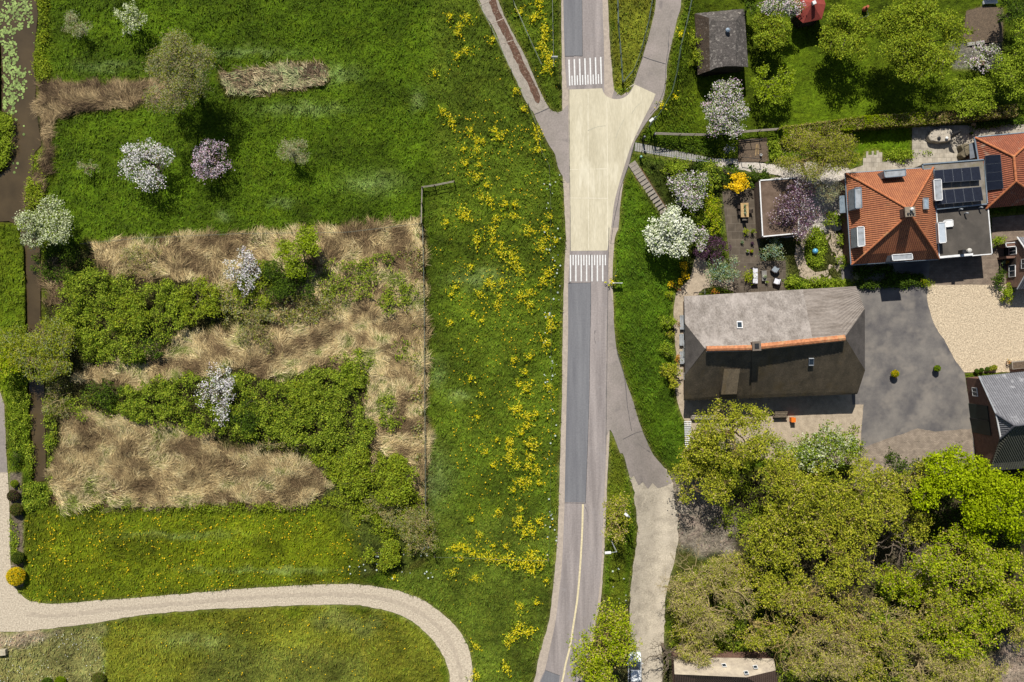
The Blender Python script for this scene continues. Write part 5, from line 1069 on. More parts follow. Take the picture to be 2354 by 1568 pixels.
thatch(([up_(Sa, .12), up_(SEe, .12)], [up_(Rs, .12), up_(R2, .08), up_(SEh, .1)]), thatchS, 'roof', 'dark thatch, south-east part', seed=6)
mb = MB(O); mb.slab([up_(NEh, .03), up_(R2, .03), up_(SEh, .03)], .35); mb.build('hip', thatchE, root, 'dark triangular hip at the east end')
mb = MB(O); mb.slab([up_(NWh, .03), up_(R1, .03), up_(SWh, .03)], .35); mb.build('hip', thatchE, root, 'triangular hip at the west end')
# walls (eaves overhang .5 m)
def inset(p, dx, dy, z): return (p[0] + dx, p[1] + dy, z)
w4 = [inset(NWe, .5, -.5, 0), inset(NEe, -.35, -.5, 0), inset(SEe, -.35, .6, 0), inset(SWe, .5, .6, 0)]
mb = MB(O)
for i in range(4):
    j = (i + 1) % 4; a, b = w4[i], w4[j]
    if i in (0, 2): mb.face([a, b, (b[0], b[1], 2.75), (a[0], a[1], 2.75)])
    else:
        m1, m2 = lerp(a, b, .3), lerp(a, b, .7); mb.face([a, b, (b[0], b[1], 2.7), (m2[0], m2[1], 5.0), (m1[0], m1[1], 5.0), (a[0], a[1], 2.7)])
mb.build('wall', brickd, root)
xw = w4[0][0]; yw0, yw1 = w4[0][1], w4[3][1]
for t in (.14, .30, .46, .62, .80):
    window(root, (xw - .04, yw0 + (yw1 - yw0) * t, 1.5), 1.0, 1.5, math.pi / 2)
mb = MB(O); mb.box((xw - .06, yw0 + (yw1 - yw0) * .55, 1.25), (.1, 1.0, 2.3)); d_ = mb.build('door', whitep, root); mb = MB(O); mb.box((xw - .14, yw0 + (yw1 - yw0) * .55 + .35, 1.2), (.05, .05, .15)); mb.build('handle', blackm, d_)
for t in (.2, .34, .6, .75, .88): window(root, (w4[3][0] + (w4[2][0] - w4[3][0]) * t, lerp(w4[3], w4[2], t)[1] - .04, 1.5), 1.1, 1.3, 0.03)
rr1, rr2, rr3, rr4 = P(1624, 802, 8.1), P(1727, 799.5, 8.1), P(1746, 797, 8.2), P(1940, 777, 8.15)
rf = mat('farm_ridge_tile', L('#ad7450'), L('#935d3c'), scale=2.5, rough=.85, fine=(4, .25), spots=(L('#a3906a'), .6, .6))
ridge_line(root, rr1, rr2, .30, rf, 'ridge', .42); ridge_line(root, rr3, rr4, .34, rf, 'ridge', .42)
for ra_, rb_ in ((rr1, rr2), (rr3, rr4)):
    mb = MB(O); a_, b_ = Vector(ra_), Vector(rb_); s_ = Vector((0, .34, -.16)); mb.tube([a_ + s_, b_ + s_], .06, 5); s_ = Vector((0, -.34, -.16)); mb.tube([a_ + s_, b_ + s_], .06, 5); mb.build('mortar', mat('mortar', L('#9a958c'), L('#84807a'), scale=4), root)
c = P(1737, 795.5, 8.4); mb = MB(O); mb.box((c[0], c[1], 8.0), (.85, .95, 1.5), .05); ch = mb.build('chimney', brickd, root, 'brown brick chimney on the ridge')
mb = MB(O); mb.box((c[0], c[1], 8.8), (1.0, 1.1, .12), .05); mb.build('cap', mat('chimney_slab', L('#6d6257'), L('#5b5148'), scale=4), ch); mb = MB(O); mb.box((c[0], c[1], 8.88), (.5, .6, .06), .05); mb.build('flue', blackm, ch)
def Nz(u, v):  # height on the north slope
    t = (v - (681 - (u - 1573) / 395 * 23)) / (802 - (u - 1621) / 321 * 26 - (681 - (u - 1573) / 395 * 23)); return 3 + 5 * t
def Sz(u, v):
    e = 921 - (u - 1573) / 397 * 15; rd = 802 - (u - 1621) / 321 * 26; return 8 - 5.15 * (v - rd) / (e - rd)
skylight(root, [P(a, b, Nz(a, b) + .1) for a, b in ((1693, 740), (1706, 740), (1707, 756), (1694, 756))], .16, frame=whitep)
skylight(root, [P(a, b, Sz(a, b) + .22) for a, b in ((1859, 823), (1871, 823), (1870, 839), (1858, 839))], .16, frame=lead)
# thatched dormer on the dark side
dq = [(1665, 848), (1701, 848), (1694, 906), (1658, 907)]
mb = MB(O); zt = Sz(1683, 848) + .25; zb = zt - 1.1; q = [P(dq[0][0], dq[0][1], zt), P(dq[1][0], dq[1][1], zt), P(dq[2][0], dq[2][1], zb), P(dq[3][0], dq[3][1], zb)]
mb.slab(q, .3); lo_ = [lerp(q[3], q[2], .06), lerp(q[3], q[2], .94)]
dm = mb.build('dormer', thatchS, root, 'thatched dormer on the dark side')
mb = MB(O); a, b = lo_; mb.prism([(a[0], a[1] + .25), (b[0], b[1] + .25), (b[0], b[1] + 2.2), (a[0], a[1] + 2.2)], zb - 1.5, zb - .2); mb.build('cheek', wooddk, dm)
mb = MB(O); mb.box(((a[0]+b[0])/2, a[1] + .22, zb - .75), (1.3, .06, .7)); mb.build('window', glass, dm)

# ---- orange-roofed house
def bellcast(root, ring, peaks, ze, zi, zp, ins, m, th=.16, hipm=ridget):
    """hipped roof with a flatter skirt: ring = 4 eave corners in photo coords (NW,NE,SE,SW), peaks = 2 ridge ends"""
    O = tuple(root.location); E = [Vector(P(a, b, ze)) for a, b in ring]; c = sum(E, Vector()) / 4
    pk = [Vector(P(a, b, zp)) for a, b in peaks]
    tgt = [pk[0], pk[0], pk[1], pk[1]] if len(pk) == 2 else [pk[0]] * 4
    I = []
    for e, t in zip(E, tgt):
        d = Vector((t.x - e.x, t.y - e.y, 0)); q = e + d * ins; I.append(Vector((q.x, q.y, zi)))
    nm = ['north', 'east', 'south', 'west']
    for i in range(4):
        j = (i + 1) % 4; up = [I[i], I[j]] + ([tgt[j]] if (tgt[i] - tgt[j]).length < 1e-6 else [tgt[j], tgt[i]])
        mb = MB(O); mb.slab([E[i], E[j], I[j], I[i]], th); mb.slab(up, th); mb.build('roof', m, root, nm[i] + ' slope of the tiled roof')
    for e, i_, t in zip(E, I, tgt):
        ridge_line(root, e + Vector((0, 0, .04)), i_ + Vector((0, 0, .06)), .13, hipm, 'hip_tiles', .4); ridge_line(root, i_ + Vector((0, 0, .06)), t + Vector((0, 0, .06)), .13, hipm, 'hip_tiles', .4)
    if len(pk) == 2: ridge_line(root, pk[0] + Vector((0, 0, .06)), pk[1] + Vector((0, 0, .06)), .14, hipm, 'ridge', .4)
    return E, I, pk
root = thing('orange_roofed_house', 'square house with bright orange hipped tile roof and central chimney', 'house', P(2050, 497, 0)[:2] + (0,)); O = tuple(root.location)
E, I, pk = bellcast(root, [(1944, 399), (2145, 385), (2158, 595), (1958, 608)], [(2091, 482), (2091, 490)], 3.2, 4.3, 7.7, .2, pant)
mb = MB(O); c0 = sum(E, Vector()) / 4; mb.prism([tuple((e + (c0 - e) * .07).xy) for e in E], 0, 3.05); mb.build('wall', brickd, root)
for i in range(4):
    j = (i + 1) % 4; mb = MB(O); a, b = E[i] + Vector((0, 0, -.12)), E[j] + Vector((0, 0, -.12)); mb.tube([a + (a - c0).normalized() * .06, b + (b - c0).normalized() * .06], .08, 6); mb.build('gutter', leadb, root)
def boxq(root, q, zt, zb, m, name, label=None, trim=None, tz=.05, tw=.09):
    """flat-topped box seen from above; q in photo coords at height zt; optional raised trim sub-part"""
    O = tuple(root.location); w_ = [P(a, b, zt)[:2] for a, b in q]; mb = MB(O); mb.prism(w_, zb, zt); o = mb.build(name, m, root, label)
    if trim:
        mb = MB(O)
        for i in range(len(w_)):
            a, b = Vector(w_[i]), Vector(w_[(i+1) % len(w_)]); d = b - a; mb.box(((a.x+b.x)/2, (a.y+b.y)/2, zt + tz/2), (d.length + tw, tw, tz * 2), math.atan2(d.y, d.x))
        mb.build('trim', trim, o)
    return o
boxq(root, [(2032,393),(2081,389),(2082,404),(2034,408)], 5.4, 3.4, lead, 'dormer', 'flat-roofed dormer at the top edge of the roof', leadb)
boxq(root, [(1965,432),(1979,431),(1981,478),(1966,479)], 5.3, 3.4, lead, 'dormer', 'flat grey dormer on the west slope', leadb)
boxq(root, [(1970,522),(1986,521),(1988,565),(1972,567)], 5.3, 3.4, lead, 'dormer', 'flat grey dormer low on the west slope', whitep)
boxq(root, [(2050,586),(2096,583),(2098,596),(2052,599)], 5.1, 3.3, lead, 'dormer', 'flat grey dormer at the bottom edge of the roof', whitep)
c = P(2091.5, 487, 8.4); mb = MB(O); mb.box((c[0], c[1], 7.6), (1.05, 1.0, 1.6), .07); ch = mb.build('chimney', brickd, root, 'square chimney at the peak')
mb = MB(O); mb.box((c[0], c[1], 8.45), (1.2, 1.15, .14), .07); mb.build('cap', mat('chimney_cap', L('#7f7566'), L('#6b6256'), scale=4), ch)
mb = MB(O)
for dx in (-.3, 0, .3): mb.lathe((c[0] + dx, c[1] - .25, 8.5), [(.12, 0), (.1, .22), (.07, .24)], 8)
mb.build('pot', MATS['dark_pot'], ch); mb = MB(O); mb.lathe((c[0] + .05, c[1] + .25, 8.5), [(.13, 0), (.13, .35), (.2, .38), (.05, .5)], 10); mb.build('cowl', whitep, ch)
def Ez(u): return 4.3 + (7.7 - 4.3) * (2148 - u) / 52
boxq(root, [(1929,450),(1942,449),(1944,489),(1931,490)], 2.5, 2.42, leadb, 'canopy', 'grey glazed canopy on the west wall')
skylight(root, [P(2121, 455, 5.95), P(2132, 455, 5.25), P(2133, 481, 5.25), P(2122, 481, 5.95)], .15, frame=lead, gl=mat('milky_glass', L('#9fb0bb'), L('#8797a5'), rough=.2))

# ---- flat-roofed extension
root = thing('flat_roofed_extension', 'dark flat-roofed extension with solar panels between the two tiled houses', 'extension', P(2210, 490, 0)[:2] + (0,)); O = tuple(root.location)
boxq(root, [(2120,378),(2262,367),(2269,469),(2151,481),(2146,388),(2121,390)], 3.3, 0, feltl, 'upper_roof', 'pale flat roof carrying the solar panels', leadb, .08, .14)
boxq(root, [(2152,481.5),(2270,470),(2280,584),(2159,594)], 2.9, 0, felt, 'lower_roof', 'dark felted flat roof with white edge', whitep, .06, .12)
boxq(root, [(2160,589),(2237,582),(2237,587),(2160,594)], 3.25, 2.6, whitep, 'parapet', 'white parapet strip on the south edge')
boxq(root, [(2146,413),(2163,412),(2166,460),(2149,461)], 4.3, 2.9, lead, 'dormer_roof', 'grey box roof against the orange slope', whitep)
boxq(root, [(2156,512),(2172,511),(2175,557),(2159,559)], 4.2, 2.8, mat('pale_blue_felt', L('#a3abb2'), L('#959ea6'), scale=2), 'dormer_roof', 'pale blue box roof against the orange slope', whitep)
boxq(root, [(2169,507),(2190,505),(2191,520),(2170,522)], 3.15, 2.85, whitep, 'roof_hatch', 'white domed roof hatch', whitep, .03)
boxq(root, [(2213,574),(2221,574),(2221,583),(2213,583)], 3.9, 2.8, blackm, 'flue_box', 'black flue box at the south edge')
mb = MB(O); c = P(2228, 576, 3.2); mb.lathe((c[0], c[1], 2.88), [(.2, 0), (.2, .3), (.3, .34), (.26, .5), (.1, .58)], 12); mb.build('vent_cowl', MATS['pale_pot'], root)
for a, b in ((2207, 481), (2220, 490), (2253, 477)):
    c = P(a, b, 3.2); mb = MB(O); mb.tube([(c[0], c[1], 2.88), (c[0], c[1], 3.45), (c[0] + .12, c[1] - .08, 3.6)], .09, 8); mb.build('vent_pipe', lead, root)
def panel(root, q, zs, th=.05, name='solar_panel'):
    """q: photo corners with heights zs"""
    O = tuple(root.location); w_ = [Vector(P(a, b, z)) for (a, b), z in zip(q, zs)]; mb = MB(O); mb.slab(w_, th); o = mb.build(name, solarf, root)
    c = sum(w_, Vector()) / 4; mb = MB(O); mb.slab([c + (p - c) * .95 + Vector((0, 0, .012)) for p in w_], .01); mb.build('cell_sheet', solar, o); return o
for i in range(5):
    t0, t1 = i / 5, (i + .985) / 5
    f = lambda t: ((2147.5 + 104 * t, 391.5 - 9 * t), (2150 + 106 * t, 421 - 7 * t))
    a, b = f(t0), f(t1); panel(root, [a[0], b[0], b[1], a[1]], [3.45, 3.45, 3.95, 3.95])
    f = lambda t: ((2150 + 106 * t, 438 - 9 * t), (2155 + 106 * t, 470 - 9 * t))
    a, b = f(t0), f(t1); panel(root, [a[0], b[0], b[1], a[1]], [3.45, 3.45, 3.95, 3.95])

# ---- second tiled house on the right edge
root = thing('red_brown_roofed_house', 'house with weathered red-brown hipped roof and a column of solar panels, right edge', 'house', P(2320, 400, 0)[:2] + (0,)); O = tuple(root.location)
E, I, pk = bellcast(root, [(2243, 317), (2392, 303), (2405, 466), (2268, 479)], [(2330, 360), (2335, 417)], 3.0, 3.0001, 5.6, .0001, pant2)
mb = MB(O); c0 = sum(E, Vector()) / 4; mb.prism([tuple((e + (c0 - e) * .07).xy) for e in E], 0, 2.85); mb.build('wall', brickd, root)
mb = MB(O); a, b = E[0], E[1]; mb.tube([a + Vector((-.05, .1, -.1)), b + Vector((0, .1, -.1))], .09, 6); mb.build('gutter', leadb, root)
mb = MB(O); a, b = E[0], E[3]; a2 = a + Vector((-.12, .1, -.08)); mb.tube([a2, lerp(a2, b, .42)], .1, 6); mb.build('gutter', leadb, root)
def W3z(u, v):
    ue = 2243 + (v - 317) / 162 * 25; up = 2330 + (v - 360) / 57 * 5; return 3.0 + 2.6 * (u - ue) / (up - ue)
for i in range(4):
    q = [lerp((2264,358), (2269,438), i/4), lerp((2300,355), (2307,434), i/4), lerp((2300,355), (2307,434), (i+.98)/4), lerp((2264,358), (2269,438), (i+.98)/4)]
    panel(root, q, [W3z(a, b) + .16 for a, b in q])
root = thing('patio_awning', 'dark grey awning against the red-brown roofed house', 'awning', P(2235, 345, 0)[:2] + (0,)); O = tuple(root.location)
mb = MB(O); mb.slab([P(2228,331,2.3), P(2241,327,2.5), P(2243,362,2.5), P(2230,365,2.3)], .06); mb.build('canopy', mat('grey_cloth', L('#686c72'), L('#595d63'), scale=2), root)
for a, b in ((2228.5, 332), (2230.5, 364)): c = P(a, b, 2.3); mb = MB(O); mb.tube([(c[0], c[1], 0), (c[0], c[1], 2.25)], .04, 6); mb.build('post', blackm, root)

# ---- small brick house on the right edge
root = thing('small_brick_house', 'small brown brick house with white-framed windows, cut by the right edge', 'house', P(2345, 605, 0)[:2] + (0,)); O = tuple(root.location)
x0 = P(2313, 600, 0)[0]; y1 = P(2313, 556, 0)[1]; y0 = P(2317, 662, 0)[1]; ym = (y0 + y1) / 2
mb = MB(O); mb.face([(x0, y1, 0), (x0, y0, 0), (x0, y0, 2.6), (x0, ym, 5.4), (x0, y1, 2.6)]); mb.prism([(x0 + .01, y1), (x0 + .01, y0), (x0 + 8, y0), (x0 + 8, y1)], 0, 2.6); mb.build('wall', brickw, root)
for s_, yy in ((1, y1), (-1, y0)):
    mb = MB(O); mb.slab([(x0 - .12, ym, 5.5), (x0 + 8, ym, 5.5), (x0 + 8, yy + s_ * .3, 2.45), (x0 - .12, yy + s_ * .3, 2.45)], .15); mb.build('roof', pantg, root, ('north' if s_ > 0 else 'south') + ' slope of the grey roof')
    mb = MB(O); mb.tube([(x0 - .14, ym, 5.48), (x0 - .14, yy + s_ * .3, 2.43)], .07, 5); mb.build('verge_board', whitep, root)
window(root, (x0 - .05, ym - .9, 1.3), 1.5, 1.3, math.pi / 2); window(root, (x0 - .05, ym + 1.6, 1.4), .9, 1.5, math.pi/2); window(root, (x0 - .05, ym - .2, 3.7), 1.2, 1.2, math.pi / 2)
mb = MB(O); mb.box((x0 - .05, ym + .35, 1.05), (.08, .95, 2.1)); d_ = mb.build('door', wooddk, root); mb = MB(O); mb.box((x0 - .12, ym + .7, 1.05), (.05, .05, .15)); mb.build('handle', lead, d_)
root = thing('brick_lean_to', 'low brick lean-to with an open dark bay beside the small brick house', 'outbuilding', P(2320, 575, 0)[:2] + (0,)); O = tuple(root.location)
boxq(root, [(2311,559),(2335,557),(2336,566),(2313,568)], 1.9, 0, brickd, 'wall', None, whitep)
boxq(root, [(2313,589),(2335,588),(2336,593),(2314,594)], 1.9, 0, brickd, 'wall'); boxq(root, [(2313,568.5),(2334,567.5),(2335,587.5),(2314,588.5)], .5, 0, blackm, 'bay_shade')  # black block stands in for the shade inside the open bay

# ---- grey barn, lower right
root = thing('grey_roofed_barn', 'brick barn with grey half-hipped tile roof and large dark barn door', 'barn', P(2290, 970, 0)[:2] + (0,)); O = tuple(root.location)
xb = P(2222, 861, 0)[0]; A1 = (xb, P(2222, 861, 0)[1]); A2 = (P(2236, 1001, 0)[0] - .1, P(2240, 1060, 0)[1]); NEb = (xb + 12, A1[1] + 1.15); SEb = (A2[0] + 12, A2[1] + 1.2)
NW_ = P(2250, 865, 3.0); HW1 = P(2289, 951, 6.5); RW = P(2332, 978, 8.0); HW2 = P(2300, 1007.5, 5.9); SW_ = P(2276, 1083, 3.0)
NE_ = (NW_[0] + 12, NW_[1] + 1.2, 3.0); RE = (RW[0] + 11, RW[1] + 1.1, 8.0); SE_ = (SW_[0] + 12, SW_[1] + 1.0, 3.0)
w_ = [(NW_[0] + .1, NW_[1] - .3), (NE_[0], NE_[1] - .3), (SE_[0], SE_[1] + .3), (SW_[0] + .1, SW_[1] + .3)]
mb = MB(O); mb.face([(w_[0][0], w_[0][1], 0), (w_[3][0], w_[3][1], 0), (w_[3][0], w_[3][1], 2.9), (HW2[0] + .12, HW2[1], 5.75), (HW1[0] + .12, HW1[1], 6.3), (w_[0][0], w_[0][1], 2.9)])
mb.face([(w_[0][0], w_[0][1], 0), (w_[1][0], w_[1][1], 0), (w_[1][0], w_[1][1], 2.9), (w_[0][0], w_[0][1], 2.9)]); mb.face([(w_[3][0], w_[3][1], 0), (w_[2][0], w_[2][1], 0), (w_[2][0], w_[2][1], 2.9), (w_[3][0], w_[3][1], 2.9)])
mb.build('wall', brickd, root)
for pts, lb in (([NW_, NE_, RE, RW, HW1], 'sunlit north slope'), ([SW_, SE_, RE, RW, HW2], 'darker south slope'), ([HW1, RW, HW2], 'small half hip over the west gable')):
    mb = MB(O); mb.slab(pts, .16); mb.build('roof', tilemat('shaded_grey_pantiles', L('#59594f'), L('#48483f'), .3, .34, .05, .04) if 'south' in lb else pantg, root, lb)  # south slope gets a darker copy of the tiles, shade put into their colour
for a, b, nm in ((RW, HW1, 'hip_tiles'), (RW, HW2, 'hip_tiles'), (RW, RE, 'ridge')): ridge_line(root, up_(a, .05), up_(b, .05), .13, mat('grey_ridge', L('#5c5c60'), L('#4b4b50'), scale=3), nm, .4)
mb = MB(O); mb.tube([up_(HW1, .05), up_(HW2, .05)], .09, 6); mb.build('verge_board', whitep, root); mb = MB(O); mb.tube([up_(NW_, .03), up_(HW1, .03)], .08, 6); mb.build('verge_board', lead, root)
dd = Vector((w_[3][0] - w_[0][0], w_[3][1] - w_[0][1], 0)); L_ = dd.length; dn_ = dd.normalized(); ang = math.atan2(dn_.y, dn_.x); wp = lambda s, z: (w_[0][0] + dn_.x * s - .05, w_[0][1] + dn_.y * s, z)
p = wp(L_ * .46, 2.0); mb = MB(O); mb.box(p, (3.7, .1, 4.0), ang); d_ = mb.build('door', mat('dark_green_door', L('#1f2a26'), L('#182019'), scale=1, rough=.6), root); mb = MB(O); mb.box((p[0] - .08, p[1], 2.0), (.08, .12, 3.9), ang); mb.build('rail', blackm, d_)
window(root, wp(L_ * .155, 1.7), 1.1, 1.1, ang)

# ---- old shed, top
root = thing('old_curved_shed', 'old shed with curved mossy dark roof and round vent, top of the lawn garden', 'shed', P(1660, 100, 0)[:2] + (0,)); O = tuple(root.location)
moss = mat('mossy_felt', L('#3f3b38'), L('#524d49'), scale=1.4, rough=1, fine=(7, .4), bump=.05, bscale=8, spots=(L('#9a948b'), 3.2, .62), detail=6)
mossb = mat('mossy_brown', L('#332a22'), L('#43382d'), scale=1.2, rough=1, fine=(7, .4), bump=.06, bscale=8, spots=(L('#7d766c'), 3.5, .62), detail=6)
prof = [((1597,31),(1604,172),2.2), ((1630,41),(1632,162),3.5), ((1645,47),(1645,156),3.9), ((1668,48),(1668,152),4.1), ((1692,47),(1692,152),3.9), ((1711,20),(1720,154),2.9)]
N_ = [P(a[0], a[1], z) for a, b, z in prof]; S_ = [P(b[0], b[1], z) for a, b, z in prof]
for i in range(5): mb = MB(O); mb.slab([N_[i], N_[i+1], S_[i+1], S_[i]], .1); mb.build('roof', mossb if i in (0,) else moss, root, ['brown western edge', 'western shoulder', 'grey crown', 'grey crown', 'mossy eastern shoulder'][i])
mb = MB(O); mb.slab([N_[0], N_[2], N_[3], N_[4], P(1711, 20, 2.6), P(1606, 30, 2.3)], .08); mb.build('roof', moss, root, 'northern hip')
mb = MB(O); cx = [(p[0] + (.25 if i == 0 else -.25 if i == 5 else 0), p[1] + .35) for i, p in enumerate(S_)]
mb.face([(cx[0][0], cx[0][1], 0), (cx[5][0], cx[5][1], 0)] + [(cx[i][0], cx[i][1], prof[i][2] - .12) for i in range(5, -1, -1)])
mb.prism([cx[0], cx[5], (N_[5][0] - .3, N_[5][1] - .3), (N_[0][0] + .3, N_[0][1] - .3)], 0, 2.1); mb.build('wall', wooddk, root)
c = P(1672, 71, 4.2); mb = MB(O); mb.lathe((c[0], c[1], 3.95), [(.12, 0), (.12, .4), (.3, .42), (.26, .6), (.08, .72)], 14); mb.build('vent', mat('blue_grey_metal', L('#8d9aa6'), L('#717c86'), scale=3, rough=.4, metal=.4), root)

# ---- red gazebo, top edge
root = thing('red_gazebo', 'small garden pavilion with red shingled roof and white finial at the top edge', 'gazebo', P(1862, 8, 0)[:2] + (0,)); O = tuple(root.location)
ap = P(1868, 8, 3.7); rg = [P(a, b, 2.5) for a, b in ((1846,53),(1889,44),(1898,10),(1888,-24),(1850,-34),(1825,-6),(1828,36))]
for i in range(7): mb = MB(O); mb.slab([rg[i], rg[(i+1) % 7], ap], .08); mb.build('roof_panel', shing, root)
for i in range(7):
    p = lerp(rg[i], ap, .14); mb = MB(O); mb.tube([(p[0], p[1], 0), (p[0], p[1], 2.5)], .07, 6); mb.build('post', wooddk, root)
mb = MB(O); mb.prism([lerp(q, ap, .18)[:2] for q in rg], 0, 2.3); mb.build('wall', wooddk, root)
mb = MB(O); mb.box((ap[0] + .1, ap[1], 3.85), (.42, .42, .4), .4); mb.build('finial', whitep, root)

# ---- garage with flat brown roof
root = thing('flat_brown_roof_garage', 'garage with flat brown roof and white edge under the magnolia', 'garage', P(1790, 480, 0)[:2] + (0,))
boxq(root, [(1746,415),(1832,409),(1836,536),(1753,544)], 2.5, 0, feltb, 'roof', None, whitep, .06, .14)
# ---- white-roofed house at the bottom
root = thing('pale_roofed_house', 'house with pale sunlit roof slope and three small skylights at the bottom of the wood', 'house', P(1660, 1550, 0)[:2] + (0,)); O = tuple(root.location)
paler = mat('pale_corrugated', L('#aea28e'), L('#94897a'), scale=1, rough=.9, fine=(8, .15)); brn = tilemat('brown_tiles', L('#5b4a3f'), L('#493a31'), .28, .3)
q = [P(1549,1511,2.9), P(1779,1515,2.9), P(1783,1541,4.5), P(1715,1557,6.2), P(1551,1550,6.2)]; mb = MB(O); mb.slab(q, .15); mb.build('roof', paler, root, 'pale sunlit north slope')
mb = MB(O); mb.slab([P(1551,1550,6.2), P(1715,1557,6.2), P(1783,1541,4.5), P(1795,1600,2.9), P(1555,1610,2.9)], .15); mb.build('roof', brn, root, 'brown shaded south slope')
mb = MB(O); mb.prism([XY(1552,1514,2.8), XY(1776,1518,2.8), XY(1788,1598,2.8), XY(1558,1606,2.8)], 0, 2.75); mb.build('wall', brickd, root)
for a, b in ((1664, 1530), (1736, 1534), (1715, 1547)):
    z = 2.9 + 3.3 * (b - 1513) / 41 + .14; skylight(root, [P(a-6, b-3, z-.25), P(a+4, b-4, z-.25), P(a+7, b+3, z+.3), P(a-3, b+4, z+.3)], .1, frame=whitep)
# ------------------------------------------------------------------ fences, stairs, furniture
def fence(name, label, line, sp, h, post_m, rail_m, rails=(.9,), pr=.05, rr=.02, wire=False, rail_name='wire', lean=0):
    pts = dens(line, sp * S, False); W3 = [Pg(a, b) for a, b in pts]; root = thing(name, label, 'fence', W3[0]); O = tuple(root.location); first = None
    rng = random.Random(len(label))
    for i, p in enumerate(W3):
        dx, dy = rng.uniform(-lean, lean), rng.uniform(-lean, lean)
        mb = MB((0, 0, 0)); mb.tube([(0, 0, -.2), (dx, dy, h)], [pr * 1.1, pr * .9], 6)
        if first is None or lean: o = mb.build('post', post_m, root); first = first or o
        else: o = first.copy(); COL.objects.link(o); o.parent = root
        o.location = (p[0] - O[0], p[1] - O[1], p[2] - O[2])
    for f in rails:
        mb = MB(O); mb.tube([(p[0], p[1], p[2] + h * f) for p in W3], rr, 4); mb.build(rail_name, rail_m, root)
    return root
wirem = mat('fence_wire', L('#5d655a'), L('#4a5047'), scale=4, rough=.5, metal=.3)
greenm = mat('green_metal', L('#2b3a30'), L('#3a4a3c'), scale=4, rough=.5)
postw = mat('fence_post_wood', L('#6e6452'), L('#544c3e'), scale=5, rough=1)
fence('wire_fence', 'wire fence slanting along the left side of the concrete track', [(1085,-20),(1130,70),(1175,165),(1215,245),(1232,290)], 3.4, 1.2, greenm, wirem, (.55, .95), .05, .015)
fence('wire_fence', 'short wire fence between the road junction and the flowering slope', [(1232,290),(1245,355),(1262,385),(1265,480)], 2.6, 1.2, postw, wirem, (.95,), .05, .01)
fence('wire_fence', 'long straight wire fence down the slope beside the road', [(1265,500),(1266,800),(1266,1000),(1264,1180),(1260,1284)], 4.4, 1.2, greenm, wirem, (.95,), .035, .008)
fence('wire_fence', 'wire fence crossing the slope under the long yellow flower row', [(1000,1276),(1060,1277),(1140,1281),(1260,1284)], 3.5, 1.1, postw, wirem, (.95,), .06, .02)
fence('wire_fence', 'wire fence in the green wedge beside the concrete track', [(1180,10),(1215,90),(1245,155)], 2.6, 1.2, greenm, wirem, (.6, .95), .05, .018)
fence('wire_fence', 'short wire fence behind the small road sign at the top', [(1269,0),(1270,60),(1272,160)], 3, 1.2, greenm, wirem, (.6, .95), .04, .015)
fence('wire_fence', 'wire fence along the top edge of the thicket', [(196,562),(330,549),(560,539),(800,536),(970,516)], 4.2, 1.1, postw, wirem, (.6, .95), .05, .015)
fence('post_fence', 'grey wooden fence standing out from the corner of the thicket', [(970,516),(971,470),(972,433),(1000,429),(1045,420)], 1.6, 1.2, postw, woodw, (.45, .92), .08, .05, rail_name='rail')
fence('wire_fence', 'long fence closing the east side of the thicket', [(973,520),(977,700),(978,900),(979,1050),(980,1200)], 2.4, 1.2, postw, wirem, (.4, .7, .95), .06, .02)
fence('mesh_fence', 'left leg of the vine-covered fence in the grass wedge between the two roads', [(1418,-10),(1420,60),(1426,130),(1430,192)], 1.5, 1.1, wooddk, greenm, (.3, .6, .95), .05, .035, rail_name='rail')
fence('mesh_fence', 'right leg of the vine-covered fence in the grass wedge between the two roads', [(1500,-10),(1490,50),(1472,120),(1455,165),(1430,194)], 1.5, 1.1, wooddk, greenm, (.3, .6, .95), .05, .035, rail_name='rail')
fence('wooden_fence', 'leaning wooden fence curving down the garden side of the side road', [(1590,-10),(1575,60),(1562,110),(1553,170),(1542,215),(1520,255),(1503,280)], 1.5, 1.3, wooddk, greenm, (.5, .95), .05, .03, rail_name='rail', lean=.25)
fence('rail_fence', 'grey rail fence from the stair top to the hedge', [(1501,312),(1560,314),(1624,315),(1700,308),(1782,302)], 1.7, 1.5, wooddk, woodw, (.5, .8, .97), .06, .06, rail_name='rail')
root = thing('plant_frame', 'black frame around the square soil bed by the garden path', 'frame', P(1730, 345, 0)); O = tuple(root.location)
for seg in (((1707,322),(1730,321),(1752,321)), ((1708,361),(1730,364),(1752,366))):
    for a, b in seg:
        if (a, b) == (1730, 364): continue
        c = P(a, b, 1.2); mb = MB(O); mb.tube([(c[0], c[1], 0), (c[0], c[1], 1.2)], .045, 6); mb.build('post', blackm, root)
    mb = MB(O); mb.tube([P(seg[0][0], seg[0][1], 1.2), P(seg[2][0], seg[2][1], 1.2)], .04, 6); mb.build('rail', blackm, root)
for k_, (a, b, c, d) in enumerate(((1739, 332, 1737, 358), (1742, 331, 1743, 355))):
    mb = MB(P(a, b, .15)); mb.tube([P(a, b, .2), P(c, d, .14)], .05, 6); o = mb.build('wooden_stake', woodt); o.location = P(a, b, .15); tag(o, ['left', 'right'][k_] + ' of two tan stakes lying on the square soil bed', 'stake')
def simple(name, label, cat, u, v, z, f, m, group=None, part=None, sm=False, bevel=0, rz=0):
    """one-mesh thing: f(mb) in local metres about the base"""
    mb = MB(); f(mb); o = mb.build(name, m, sm=sm, bevel=bevel); o.location = P(u, v, z); o.rotation_euler = (0, 0, rz); return tag(o, label, cat, group)
simple('paint_bucket', 'white bucket at the corner of the square soil bed', 'bucket', 1748, 357, .12, lambda m: m.lathe((0, 0, 0), [(.12, 0), (.16, .3), (.14, .3), (.11, .05)], 14), whitep)

